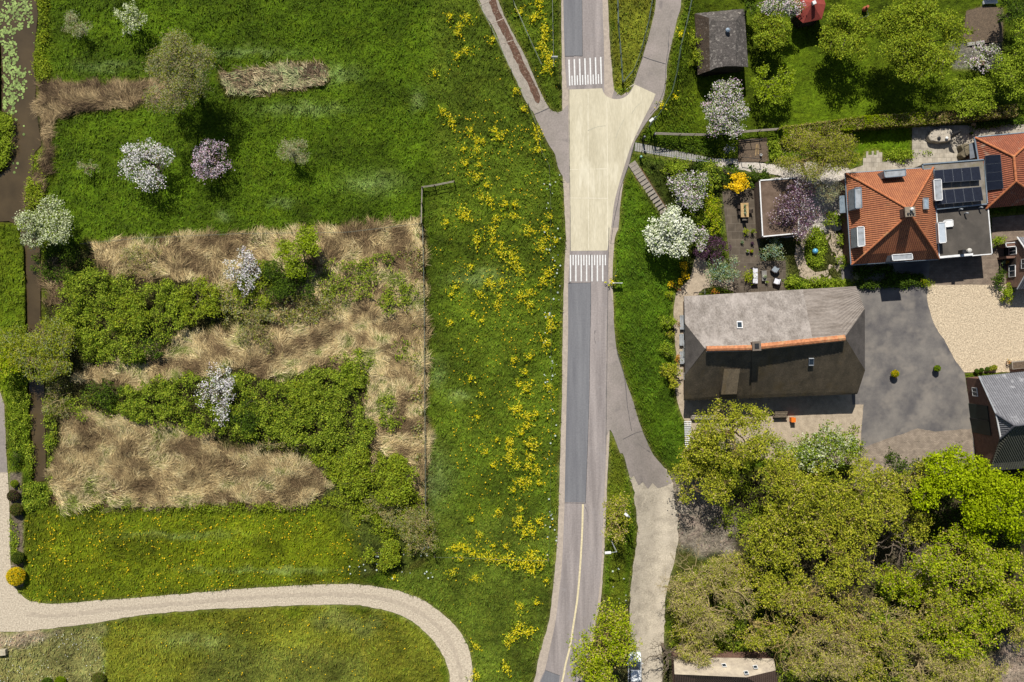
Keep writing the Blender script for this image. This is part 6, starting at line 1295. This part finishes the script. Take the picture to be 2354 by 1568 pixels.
# concrete stairs down the dike
T0, T1, B0, B1 = (1460.5, 327.6), (1646, 365), (1459, 347), (1646, 379.5)
zt, zb = 3.15, .12
root = thing('concrete_staircase', 'long straight concrete staircase from the road down to the garden path', 'stairs', P(1460, 338, zt)); O = tuple(root.location)
n = 33; conc = mat('concrete', L('#8c8983'), L('#7b7872'), scale=2, rough=.95, fine=(12, .18), spots=(L('#6f6c64'), 2, .62))
for i in range(n):
    t0, t1 = i / n, (i + .84) / n; z = zt - (zt - zb) * (i + .5) / n; q = [P(*lerp(T0, T1, t0), z), P(*lerp(T0, T1, t1), z), P(*lerp(B0, B1, t1), z), P(*lerp(B0, B1, t0), z)]
    mb = MB(O); mb.prism([p[:2] for p in q], z - .14, z); mb.build('step', conc, root)
mb = MB(O); mb.tube([up_(P(*lerp(B0, B1, .08), zt - .25), .9)] + [up_(P(*lerp(B0, B1, t), zt - (zt - zb) * t), .9) for t in (.3, .6, .8, 1)], .04, 6); hr = mb.build('handrail', lead, root)
for t in (.08, .3, .5, .7, .85, 1):
    p = P(*lerp(B0, B1, t), zt - (zt - zb) * t); mb = MB(O); mb.tube([up_(p, -.3), up_(p, .9)], .035, 6); mb.build('baluster', lead, hr)
# wooden stairs
root = thing('timber_staircase', 'weathered timber steps slanting down the slope below the concrete staircase', 'stairs', P(1450, 375, 3.1)); O = tuple(root.location)
A0, A1_ = (1452, 374), (1526, 488); ww = 9.5; dxy = (A1_[0]-A0[0], A1_[1]-A0[1]); l_ = math.hypot(*dxy); nx, ny = -dxy[1]/l_, dxy[0]/l_
n = 14
for i in range(n):
    t0, t1 = i / n, (i + .93) / n; z = 3.1 - 2.2 * (i + .5) / n; a, b = lerp(A0, A1_, t0), lerp(A0, A1_, t1)
    z = max(z, float(hs(*lerp(a, b, .5))) + .1)
    q = [(a[0]+nx*ww, a[1]+ny*ww), (b[0]+nx*ww, b[1]+ny*ww), (b[0]-nx*ww, b[1]-ny*ww), (a[0]-nx*ww, a[1]-ny*ww)]
    mb = MB(O); mb.prism([P(x, y, z)[:2] for x, y in q], z - .14, z); mb.build('step', woodw, root)
for s_ in (-1, 1):
    mb = MB(O); mb.tube([P(A0[0]+nx*ww*1.12*s_, A0[1]+ny*ww*1.12*s_, 3.0)] + [P(lerp(A0, A1_, t)[0]+nx*ww*1.12*s_, lerp(A0, A1_, t)[1]+ny*ww*1.12*s_, max(3.0 - 2.2*t, float(hs(*lerp(A0, A1_, t))) + .03)) for t in (.25, .5, .75, 1)], .05, 5); mb.build('stringer', mat('rusty_edge', L('#7d5a3c'), L('#5f4632'), scale=4), root)

# street lamp on the verge
def lamp(label, base, h, arm, g0, headw=.75):
    b = P(base[0], base[1], g0); root = thing('street_lamp', label, 'street lamp', b); z = h
    mb = MB(); mb.tube([(0, 0, -.1), (0, 0, z)], [.08, .05], 8); mb.build('pole', lead, root)
    mb = MB(); mb.tube([(0, 0, z - .05), (arm[0] * .4, arm[1] * .4, z + .12), (arm[0], arm[1], z + .15)], .04, 6); mb.build('arm', lead, root)
    an = math.atan2(arm[1], arm[0]); mb = MB(); mb.box((arm[0] + math.cos(an) * headw * .4, arm[1] + math.sin(an) * headw * .4, z + .15), (headw, .3, .13), an); hd = mb.build('lamp_head', whitep, root, bevel=.04)
    mb = MB(); mb.box((arm[0] + math.cos(an) * headw * .45, arm[1] + math.sin(an) * headw * .45, z + .07), (headw * .6, .2, .04), an); mb.build('lens', MATS['milky_glass'], hd)
lamp('tall street lamp on the grass verge below the twiggy tree', (1405, 1243), 5.2, (-.75, -.05), 3.0)
lamp('street lamp half hidden at the right edge of the twiggy verge tree', (1436, 1172), 4.4, (-.3, .25), 2.4, .5)
lamp('street lamp on the bank above the concrete staircase', (1492, 292), 4.6, (-.35, -.3), 3.0, .6)
# small signs and posts
root = thing('name_board', 'white board on two posts at the road edge below the lower bars', 'sign', P(1417, 652, 3.1)); O = tuple(root.location)
mb = MB(); mb.box((0, 0, .95), (1.25, .05, .55)); mb.build('board', whitep, root); mb = MB()
for s_ in (-1, 1):
    mb = MB(); mb.tube([(s_ * .5, -.03, -.2), (s_ * .5, -.03, 1.28)], .05, 8); mb.build('post', whitep, root)
root = thing('road_sign', 'small white road sign on a pole at the top beside the upper bars', 'sign', P(1272, 150, 3.1)); mb = MB(); mb.tube([(0, 0, -.1), (0, 0, 3.2)], .035, 6); mb.build('pole', lead, root); mb = MB(); mb.box((0, -.05, 2.95), (.75, .05, .6), 0, None); mb.build('plate', whitep, root)
root = thing('pillar_post', 'mint green round-topped post below the head of the concrete staircase', 'post', P(1470, 366, 2.7)); mb = MB(); mb.lathe((0, 0, 0), [(.13, -.2), (.13, 1.1), (.2, 1.15), (.2, 1.3), (.12, 1.42)], 12); mb.build('shaft', greenm, root); mb = MB(); mb.lathe((0, 0, 1.42), [(.13, 0), (.1, .08), (.02, .12)], 12); mb.build('cap', mat('mint_paint', L('#8fb8a8'), L('#7da897'), scale=3), root)
root = thing('pillar_post', 'dark slim post above the head of the concrete staircase', 'post', P(1477, 322, 2.9)); mb = MB(); mb.lathe((0, 0, 0), [(.12, -.2), (.12, 1.5), (.18, 1.55), (.1, 1.7)], 10); mb.build('shaft', blackm, root); mb = MB(); mb.lathe((0, 0, 1.7), [(.1, 0), (.03, .06)], 10); mb.build('cap', lead, root)
root = thing('gate_post', 'thick dark post with pale tip at the left end of the rail fence', 'post', P(1500, 316, 2.2)); mb = MB(); mb.box((0, 0, .85), (.22, .22, 1.9)); mb.build('shaft', wooddk, root); mb = MB(); mb.box((.02, .02, 1.83), (.16, .3, .06)); mb.build('cap', whitep, root)

# car by the track
def car(label, u, v, z, L_, W_, rz, body, g):
    b = P(u, v, z); root = thing('parked_car', label, 'car', b, rz); hl, hw = L_/2, W_/2
    def ring(y, pts): return [(x * hw, y * hl, zz) for x, zz in pts]
    secs = [(-1.0, .82, .42, .62), (-.93, .93, .3, .78), (-.7, 1, .26, .9), (.15, 1, .26, .93), (.45, 1, .26, .88), (.8, .97, .28, .76), (.95, .88, .32, .66), (1.0, .74, .42, .55)]
    mb = MB(); R = []
    for y, wx, zb_, zt_ in secs: R.append([(-wx*hw, y*hl, zb_), (-wx*hw*1.0, y*hl, (zb_+zt_)/2), (-wx*hw*.95, y*hl, zt_), (wx*hw*.95, y*hl, zt_), (wx*hw, y*hl, (zb_+zt_)/2), (wx*hw, y*hl, zb_)])
    for a, c in zip(R[:-1], R[1:]):
        for i in range(6): j = (i+1) % 6; mb.face([a[i], c[i], c[j], a[j]])
    mb.face(R[0]); mb.face(R[-1][::-1]); mb.build('body', body, root, bevel=.04)
    mb = MB(); b4 = [(-.88*hw, -.86*hl, .88), (.88*hw, -.86*hl, .88), (.9*hw, .42*hl, .9), (-.9*hw, .42*hl, .9)]; t4 = [(-.7*hw, -.68*hl, 1.42), (.7*hw, -.68*hl, 1.42), (.7*hw, .02*hl, 1.44), (-.7*hw, .02*hl, 1.44)]
    for i in range(4): j = (i+1) % 4; mb.face([b4[i], b4[j], t4[j], t4[i]])
    mb.build('window', glass, root); mb = MB(); mb.slab([(x, y, z_ + .03) for x, y, z_ in t4], .05); mb.build('roof', body, root)
    for sx in (-1, 1):
        for sy in (-.62, .64):
            mb = MB(); mb.tube([(sx*(hw-.2), sy*hl, .32), (sx*(hw-.0), sy*hl, .32)], .32, 16); t = mb.build('wheel', blackm, root); mb = MB(); mb.tube([(sx*(hw-.0), sy*hl, .32), (sx*(hw+.01), sy*hl, .32)], .2, 12); mb.build('rim', lead, t)
        mb = MB(); mb.box((sx*.68*hw, .965*hl, .62), (.28, .12, .12)); mb.build('headlight', MATS['milky_glass'], root)
        mb = MB(); mb.box((sx*(hw+.08), .33*hl, .98), (.16, .1, .12)); mb.build('mirror', body, root)
        mb = MB(); mb.box((sx*.72*hw, -.97*hl, .7), (.24, .08, .14)); mb.build('tail_light', MATS['red_shingle'], root)
silver = mat('silver_paint', L('#cdd0d0'), L('#c2c5c6'), scale=3, rough=.35, coat=.6)
car('silver-white car parked under the spring tree at the bottom', 1457, 1530, float(hs(1457, 1530)) + .02, 4.1, 1.7, 0, silver, 0)

# garden furniture on the brown terrace
def table(name, label, cat, u, v, L_, W_, h, rz, m, legm):
    root = thing(name, label, cat, P(u, v, h)[:2] + (.015,), rz); mb = MB(); mb.box((0, 0, h - .03), (W_, L_, .06)); mb.build('table_top', m, root, bevel=.01)
    for sx in (-1, 1):
        for sy in (-1, 1): mb = MB(); mb.box((sx*(W_/2-.08), sy*(L_/2-.08), (h-.06)/2), (.08, .08, h-.06)); mb.build('leg', legm, root)
    return root
table('dining_table', 'long tan garden table with white pots on the brown terrace', 'table', 1712, 483, 1.8, 1.0, .75, .03, woodt, wooddk)
def potplant(name, label, u, v, pz, r_, h_, pm_, kind, ru, hh, cat='potted plant', group=None):
    root = thing(name, label, cat, P(u, v, pz), 0, group); mb = MB(); mb.lathe((0, 0, 0), [(r_*.7, 0), (r_, h_), (r_*.86, h_), (r_*.8, h_*.85)], 14); mb.build('pot', pm_, root)
    rng = np.random.default_rng(int(u + v)); C = rng.normal(0, 1, (int(8 + 30 * ru + 110 * ru * ru), 3)) * np.array([ru*.4, ru*.4, hh*.25]) + np.array([0, 0, h_ + hh*.45]); V, F, n = leaves_mesh(C, rng, .1, .5, spread=.05, per=8)
    ms = KINDS[kind][0]; mi = rng.choice(len(ms), n, p=np.array([m[1] for m in ms]) / sum(m[1] for m in ms)); link('foliage', rawmesh('foliage', V, F, mi=mi), [MATS['leaf_' + m[0]] for m in ms], root); return root
for k_, (a, b) in enumerate(((1711.5, 473), (1712, 482), (1712.5, 490))):
    potplant('white_pot', ['upper', 'middle', 'lower'][k_] + ' of the three white pots on the tan garden table', a, b, .77, .13, .16, whitep, 'greyshrub', .15, .15, 'pot', 'pots on the garden table')
def chair(label, u, v, rz, m, group=None):
    root = thing('garden_chair', label, 'chair', P(u, v, .45)[:2] + (.015,), rz, group); mb = MB(); mb.box((0, 0, .44), (.46, .46, .05)); mb.build('seat', m, root); mb = MB(); mb.box((0, -.22, .72), (.46, .04, .5)); mb.build('backrest', m, root)
    for sx in (-1, 1):
        for sy in (-1, 1): mb = MB(); mb.tube([(sx*.2, sy*.2, 0), (sx*.2, sy*.2, .43)], .02, 6); mb.build('leg', blackm, root)
chair('dark chair at the lower end of the tan garden table', 1711, 503, 0, MATS['weathered_wood'])
chair('dark chair at the left side of the tan garden table, upper one', 1699, 476, -math.pi/2, wooddk); chair('dark chair at the left side of the tan garden table, lower one', 1700, 490, -math.pi/2, wooddk)
chair('dark chair at the right side of the tan garden table', 1724, 486, math.pi/2, wooddk)
cush = mat('white_cushion', L('#c4c4c8'), L('#b3b3b8'), scale=3, rough=.9); cushg = mat('grey_cushion', L('#7f868c'), L('#6f767c'), scale=3, rough=.9); wick = mat('dark_wicker', L('#3a322e'), L('#2a2421'), scale=20, rough=.8)
def sofa(label, u, v, W_, L_, rz, cm, n=1, cat='sofa', name='garden_sofa'):
    root = thing(name, label, cat, P(u, v, .5)[:2] + (.015,), rz); mb = MB(); mb.box((0, 0, .17), (W_, L_, .32)); mb.box((-W_/2 + .07, 0, .5), (.14, L_, .34)); mb.build('frame', wick, root)
    for i in range(n): mb = MB(); mb.box((.07, -L_/2 + (i+.5)*L_/n, .41), (W_ - .2, L_/n - .04, .15)); mb.build('cushion', cm, root, bevel=.03)
    for s_ in (-1, 1): mb = MB(); mb.box((.05, s_*(L_/2 + .04), .33), (W_ - .1, .08, .5)); mb.build('armrest', wick, root)
    for i in range(n): mb = MB(); mb.box((-W_/2 + .2, -L_/2 + (i+.5)*L_/n, .62), (.14, L_/n - .06, .35)); mb.build('back_cushion', cm, root, bevel=.03)
sofa('long white three-seat garden sofa at the lower end of the brown terrace', 1735, 634, .85, 2.0, 0, cush, 3)
sofa('grey garden armchair standing askew, in the shade edge', 1783, 620, .8, .75, 2.5, cushg, 1, 'armchair', 'garden_armchair'); sofa('white garden armchair standing askew, nearest the farmhouse', 1787, 647, .8, .75, 2.8, cush, 1, 'armchair', 'garden_armchair')
table('coffee_table', 'low grey coffee table between the white sofa and the armchairs', 'table', 1757, 634, 1.3, .62, .4, .02, mat('grey_top', L('#77746f'), L('#68655f'), scale=3), wooddk)
potplant('potted_plant', 'round potted plant on the low grey coffee table', 1757, 636, .42, .24, .2, MATS['pale_pot'], 'greyshrub', .24, .2)
potplant('potted_plant', 'small pale pot below the coffee table', 1760, 649, .02, .16, .3, MATS['pale_pot'], 'fresh', .14, .15)
potplant('potted_plant', 'dark pot with yellow-green plant, upper left on the brown terrace', 1712, 533, .02, .2, .45, MATS['dark_pot'], 'yellowgreen', .5, .5)
potplant('potted_plant', 'dark pot with green plant, upper right on the brown terrace', 1728, 533, .02, .18, .5, MATS['dark_pot'], 'garden', .35, .4)
potplant('potted_plant', 'shaded grey-green pot plant in the middle of the brown terrace', 1705, 557, .02, .2, .2, MATS['dark_pot'], 'greyshrub', .25, .25)
potplant('potted_plant', 'purple pot plant in the middle of the brown terrace', 1728, 560, .02, .2, .2, MATS['dark_pot'], 'purple', .25, .3)
potplant('potted_plant', 'left of the two small pots standing together, with yellow leaves above', 1717, 578, .02, .22, .35, MATS['pale_pot'], 'garden', .2, .2)
potplant('potted_plant', 'right of the two small pots standing together, olive green', 1726, 578, .02, .22, .35, MATS['terracotta'], 'yellowgreen', .22, .2)
potplant('potted_tree', 'bushy yellow-green potted tree left of the white sofa', 1716, 637, .02, .3, .5, MATS['dark_pot'], 'yellowgreen', .95, 1.1, 'potted tree')
ball('potted_shrub', 'round green potted shrub standing alone on the yard, nearer the farmhouse', 'potted plant', 2057, 859, 8, 1.2, ['yellow', 'lime', 'mid'], seed=21, pot=(.26, .45, 'dark_pot'))
ball('potted_shrub', 'round green potted shrub on the right side of the yard', 'potted plant', 2154, 847, 7, 1.1, ['lime', 'mid', 'mid'], seed=22, pot=(.24, .42, 'dark_pot'))
for k_, (a, b) in enumerate(((2245, 853), (2256, 851), (2269, 849), (2278, 847), (2286, 845))):
    ball('potted_shrub', ['leftmost', 'second', 'middle', 'fourth', 'rightmost'][k_] + ' in the row of small pot plants along the barn wall', 'potted plant', a, b, 4.5 if k_ < 4 else 5.5, .6, ['mid', 'dark'] if k_ < 3 else ['gold', 'mid'], 'pot plants along the barn wall', seed=30 + k_, pot=(.16, .3, 'terracotta'))
root = thing('wooden_planter', 'long wooden planter by the barn on the right edge', 'planter', P(2342, 838, 0)[:2] + (.02,), .1); mb = MB(); mb.box((0, 0, .35), (2.6, .95, .7)); mb.build('trough', woodw, root)
mb = MB(); mb.box((0, 0, .71), (2.4, .8, .02)); mb.build('soil', MATS['garden_soil'], root)
shrub('red-brown twiggy plant at the left end of the wooden planter', 2320, 831, 9, 9, 1.1, 'orange', fill=.5)
potplant('potted_plant', 'pale pot under the arching shrub at the gravel corner', 2296, 662, .02, .2, .3, MATS['pale_pot'], 'greyshrub', .2, .2)
# blue ball
root = thing('garden_ball', 'shiny blue ball on the round green flower bed', 'ornament', P(1872.5, 578, .5)[:2] + (.1,)); mb = MB(); mb.lathe((0, 0, 0), [(.2, 0), (.12, .1), (.12, .3)], 12); mb.build('foot', conc, root)
mb = MB(); mb.lathe((0, 0, .62), [(.36 * math.sin(t), -.36 * math.cos(t)) for t in np.linspace(.2, math.pi - .02, 10)], 20); mb.build('ball', mat('blue_glaze', L('#3c7fa0'), L('#5d9db8'), scale=3, rough=.15, spec=.6), root, sm=True)
# covered furniture on the pale terrace
def cover(name, label, u, v, pts, h, m, seed, cat):
    root = thing(name, label, cat, P(u, v, 0)[:2] + (.02,)); c = np.array(P(u, v, h)[:2]); ring = smooth(pts, True, 4); mb = MB(); n = len(ring); lv = []
    for k, (f, z) in enumerate(((1.04, 0), (1.02, h * .5), (1.0, h * .9), (.93, h), (.6, h + .02), (.25, h + .04), (.02, h + .03))):
        lv.append([((P(a, b, h)[0] - c[0]) * f * (1 + (.03 * math.sin(i * 1.7) if k < 3 else 0)), (P(a, b, h)[1] - c[1]) * f * (1 + (.03 * math.cos(i * 1.3) if k < 3 else 0)), z + (.05 * (float(vn(a / 5, b / 5, seed)) - .5) if k > 2 else 0)) for i, (a, b) in enumerate(ring)])
    for a, b in zip(lv[:-1], lv[1:]):
        for i in range(n): j = (i+1) % n; mb.face([a[i], a[j], b[j], b[i]])
    mb.face(lv[-1]); mb.build('cover', m, root, sm=True); return root
beige = mat('beige_cover', L('#a39a8c'), L('#8f8678'), scale=2, rough=.8, bump=.04, bscale=3)
cover('covered_table', 'beige rounded cover over a garden table set on the pale terrace', 2155, 314, [(2129,322),(2134,306),(2150,300),(2172,299),(2181,306),(2182,320),(2176,327),(2160,330),(2140,329)], .85, beige, 3, 'covered furniture')
simple('white_pot', 'white lantern pot on the beige cover', 'pot', 2175, 318, .9, lambda m: m.lathe((0, 0, 0), [(.15, 0), (.2, .2), (.12, .3)], 12), whitep)
simple('dark_stone', 'dark bag lying on the middle of the beige cover', 'bag', 2158, 318, .9, lambda m: m.lathe((0, 0, 0), [(.2, 0), (.24, .1), (.1, .2)], 7), blackm)
cover('covered_chairs', 'brown-grey cover over stacked chairs on the pale terrace', 2210, 348, [(2199,340),(2206,335),(2222,335),(2223,352),(2217,362),(2206,367),(2199,360),(2203,350)], 1.0, mat('khaki_cover', L('#6b624d'), L('#544d3e'), scale=2, rough=.8, bump=.05, bscale=3), 5, 'covered furniture')
root = thing('closed_parasol', 'closed dark parasol leaning over the pale terrace', 'parasol', P(2192, 314, 0)[:2] + (.02,)); O = tuple(root.location)
mb = MB(O); mb.tube([P(2190, 314, .05), P(2188, 313, 1.0)], .04, 6); mb.build('pole', blackm, root); mb = MB(O); mb.tube([P(2189, 313, 1.0), P(2197, 307, 1.8), P(2209, 301, 2.4)], [.2, .26, .06], 10); mb.build('canopy', blackm, root)
potplant('potted_plant', 'dark round pot at the edge of the pale terrace', 2230, 308, .02, .2, .35, MATS['dark_pot'], 'dark', .2, .2)
simple('stone_trough', 'small tan stone trough in the border behind the pale terrace', 'trough', 2236, 287, .02, lambda m: m.box((0, 0, .15), (.5, .3, .3)).box((0, 0, .32), (.36, .16, .04)), woodt)
# things near the small brick house
root = thing('garden_bench', 'small dark bench with plants against the small brick house', 'bench', P(2303, 607, .4)[:2] + (.02,), math.pi/2); mb = MB(); mb.box((0, 0, .42), (1.6, .5, .06)); mb.build('seat', wooddk, root)
for s_ in (-1, 1): mb = MB(); mb.box((s_*.65, 0, .2), (.08, .45, .4)); mb.build('leg', wooddk, root)
potplant('potted_plant', 'grey-green pot plant on the small dark bench', 2304, 604, .48, .18, .25, MATS['dark_pot'], 'greyshrub', .3, .3); potplant('potted_plant', 'orange-leaved pot plant at the wall beside the small dark bench', 2311, 603, .48, .18, .25, MATS['terracotta'], 'orange', .25, .3)
# three shuttered benches at the west wall
for k_, (a, b, hh) in enumerate(((1568, 741, 34), (1567, 781, 28), (1568, 822, 30))):
    root = thing('wall_bench', ['upper', 'middle', 'lower'][k_] + ' of three pale benches along the west wall of the farmhouse', 'bench', P(a, b, .45)[:2] + (.03,), 0, 'benches along the farmhouse wall'); ln = hh / S * .97
    for j in range(3): mb = MB(); mb.box((-.2 + j*.19, 0, .44), (.16, ln, .05)); mb.build('slat', lead, root)
    for s_ in (-1, 1): mb = MB(); mb.box((0, s_*(ln/2-.15), .2), (.5, .08, .42)); mb.build('leg', wooddk, root)
root = thing('bicycle', 'green bicycle lying against the north-west corner of the farmhouse', 'bicycle', P(1610, 672, .3)[:2] + (.02,), .04)
for x in (-.52, .52):
    mb = MB(); mb.tube([(x + .33*math.cos(t), .05*math.sin(t)*0, .34 + .33*math.sin(t)) for t in np.linspace(0, 2*math.pi, 17)], .025, 5, False); mb.build('wheel', blackm, root)
mb = MB()
for a, b in (((-.52,0,.34),(-.12,0,.85)), ((-.12,0,.85),(.42,0,.85)), ((-.1,0,.34),(.42,0,.82)), ((-.52,0,.34),(-.1,0,.34)), ((-.1,0,.34),(-.14,0,.9)), ((.52,0,.34),(.4,0,.98))): mb.tube([a, b], .025, 6)
mb.build('frame', greenm, root); mb = MB(); mb.box((-.16, 0, .95), (.26, .14, .06)); mb.build('saddle', blackm, root); mb = MB(); mb.tube([(.38, -.28, 1.0), (.42, 0, 1.02), (.38, .28, 1.0)], .02, 6); mb.build('handlebar', lead, root)
# woodpile, slats, orange bin under the upper trees
def logs(label, u, v, L_, n, h, rz, m):
    root = thing('log_pile', label, 'log pile', P(u, v, 0)[:2] + (.02,), rz); rng = random.Random(3)
    for i in range(n):
        for j in range(h): y = (i - n/2) * .2 + (j % 2) * .1; mb = MB(); mb.tube([(-L_/2 + rng.uniform(-.1, .1), y, .1 + j*.18), (L_/2 + rng.uniform(-.1, .1), y, .1 + j*.18)], .095, 7); mb.build('log', m, root)
logs('stack of dark logs between the wood and the farmhouse', 1791, 952, 1.6, 4, 4, .02, MATS['bark']); logs('long row of grey poles at the wood edge below the farmhouse', 1622, 957, 3.8, 3, 3, 0, woodw)
logs('tan cut logs under the small white blossoming tree', 2248, 147, 1.3, 3, 3, .1, woodt)
simple('orange_bin', 'orange bin beside the dark log stack', 'bin', 1819, 964, .02, lambda m: m.box((0, 0, .4), (.5, .55, .8)).box((0, 0, .83), (.56, .6, .06)), mat('orange_plastic', L('#d06a18'), L('#b85c14'), scale=3, rough=.5))
root = thing('slatted_rack', 'white slatted rack at the left edge of the upper olive tree', 'rack', P(1580, 1000, .6)[:2] + (.02,)); O = tuple(root.location)
for i in range(14): mb = MB(); mb.box((0, 1.7 - i*.26, .8), (.9 - .02*i, .12, .08)); mb.build('slat', whitep, root)
for s_ in (-1, 1): mb = MB(); mb.box((s_*.3, 0, .73), (.07, 3.7, .06)); mb.build('beam', wooddk, root); mb = MB(); mb.box((s_*.3, 1.5, .35), (.08, .08, .72)); mb.build('leg', wooddk, root); mb = MB(); mb.box((s_*.3, -1.5, .35), (.08, .08, .72)); mb.build('leg', wooddk, root)
# lawn garden odds
root = thing('chimenea', 'terracotta chimenea standing on the lawn beside the olive-green tree', 'stove', P(1985, 24, 0)[:2] + (.02,)); mb = MB(); mb.lathe((0, 0, 0), [(.2, 0), (.32, .35), (.28, .65), (.13, .85), (.13, 1.2), (.18, 1.25), (.1, 1.25)], 14); mb.build('body', MATS['terracotta'], root); mb = MB(); mb.lathe((0, 0, -.05), [(.25, 0), (.25, .1)], 10); mb.build('foot', blackm, root)
root = thing('garden_hoop', 'grey bent pipe hoop on the lawn below the chimenea', 'hoop', P(1975, 48, 0)[:2] + (.02,)); mb = MB(); mb.tube([(-1.1, -.3, 0), (-1.05, -.25, .9), (0, 0, 1.1), (.8, .3, .9), (.8, .35, 0)], .04, 6); mb.build('pipe', wirem, root); mb = MB(); mb.tube([(.8, .3, .9), (.75, 1.3, .5), (.75, 1.6, 0)], .03, 6); mb.build('brace', wirem, root)
root = thing('garden_bench', 'white garden bench at the top edge above the dug soil bed', 'bench', P(2277, 4, .45)[:2] + (.02,), .05); mb = MB(); mb.box((0, 0, .44), (1.8, .5, .06)); mb.build('seat', whitep, root); mb = MB(); mb.box((0, .26, .75), (1.8, .06, .5)); mb.build('backrest', whitep, root)
for s_ in (-1, 1): mb = MB(); mb.box((s_*.75, 0, .2), (.08, .45, .42)); mb.build('leg', whitep, root)
simple('paving_slab', 'left of two pale slabs below the dug soil bed', 'slab', 2232, 101, .1, lambda m: m.box((0, 0, 0), (1.0, .42, .1)), MATS['concrete'], rz=.1); simple('paving_slab', 'right of two pale slabs below the dug soil bed', 'slab', 2253, 98, .1, lambda m: m.box((0, 0, 0), (1.1, .42, .1)), MATS['concrete'], rz=.12)
simple('stone_block', 'pale stone block cut by the left edge at the bottom corner', 'stone', 10, 1497, .02, lambda m: m.box((-.2, 0, .3), (1.4, .75, .6)), mat('sandstone', L('#a39b86'), L('#8b836f'), scale=2, fine=(10, .2)), bevel=.05, rz=.1)
root = thing('drain_pipe', 'pale curved pipe on the west side of the old shed', 'pipe', P(1590, 120, 0)[:2] + (.02,)); O = tuple(root.location); mb = MB(O); mb.tube([P(1603,108,1.6), P(1596,108,1.6), P(1591,114,1.4), P(1589,128,1.0), P(1588,142,.2)], .07, 8); mb.build('pipe', wirem, root)
bpy.context.view_layer.update()
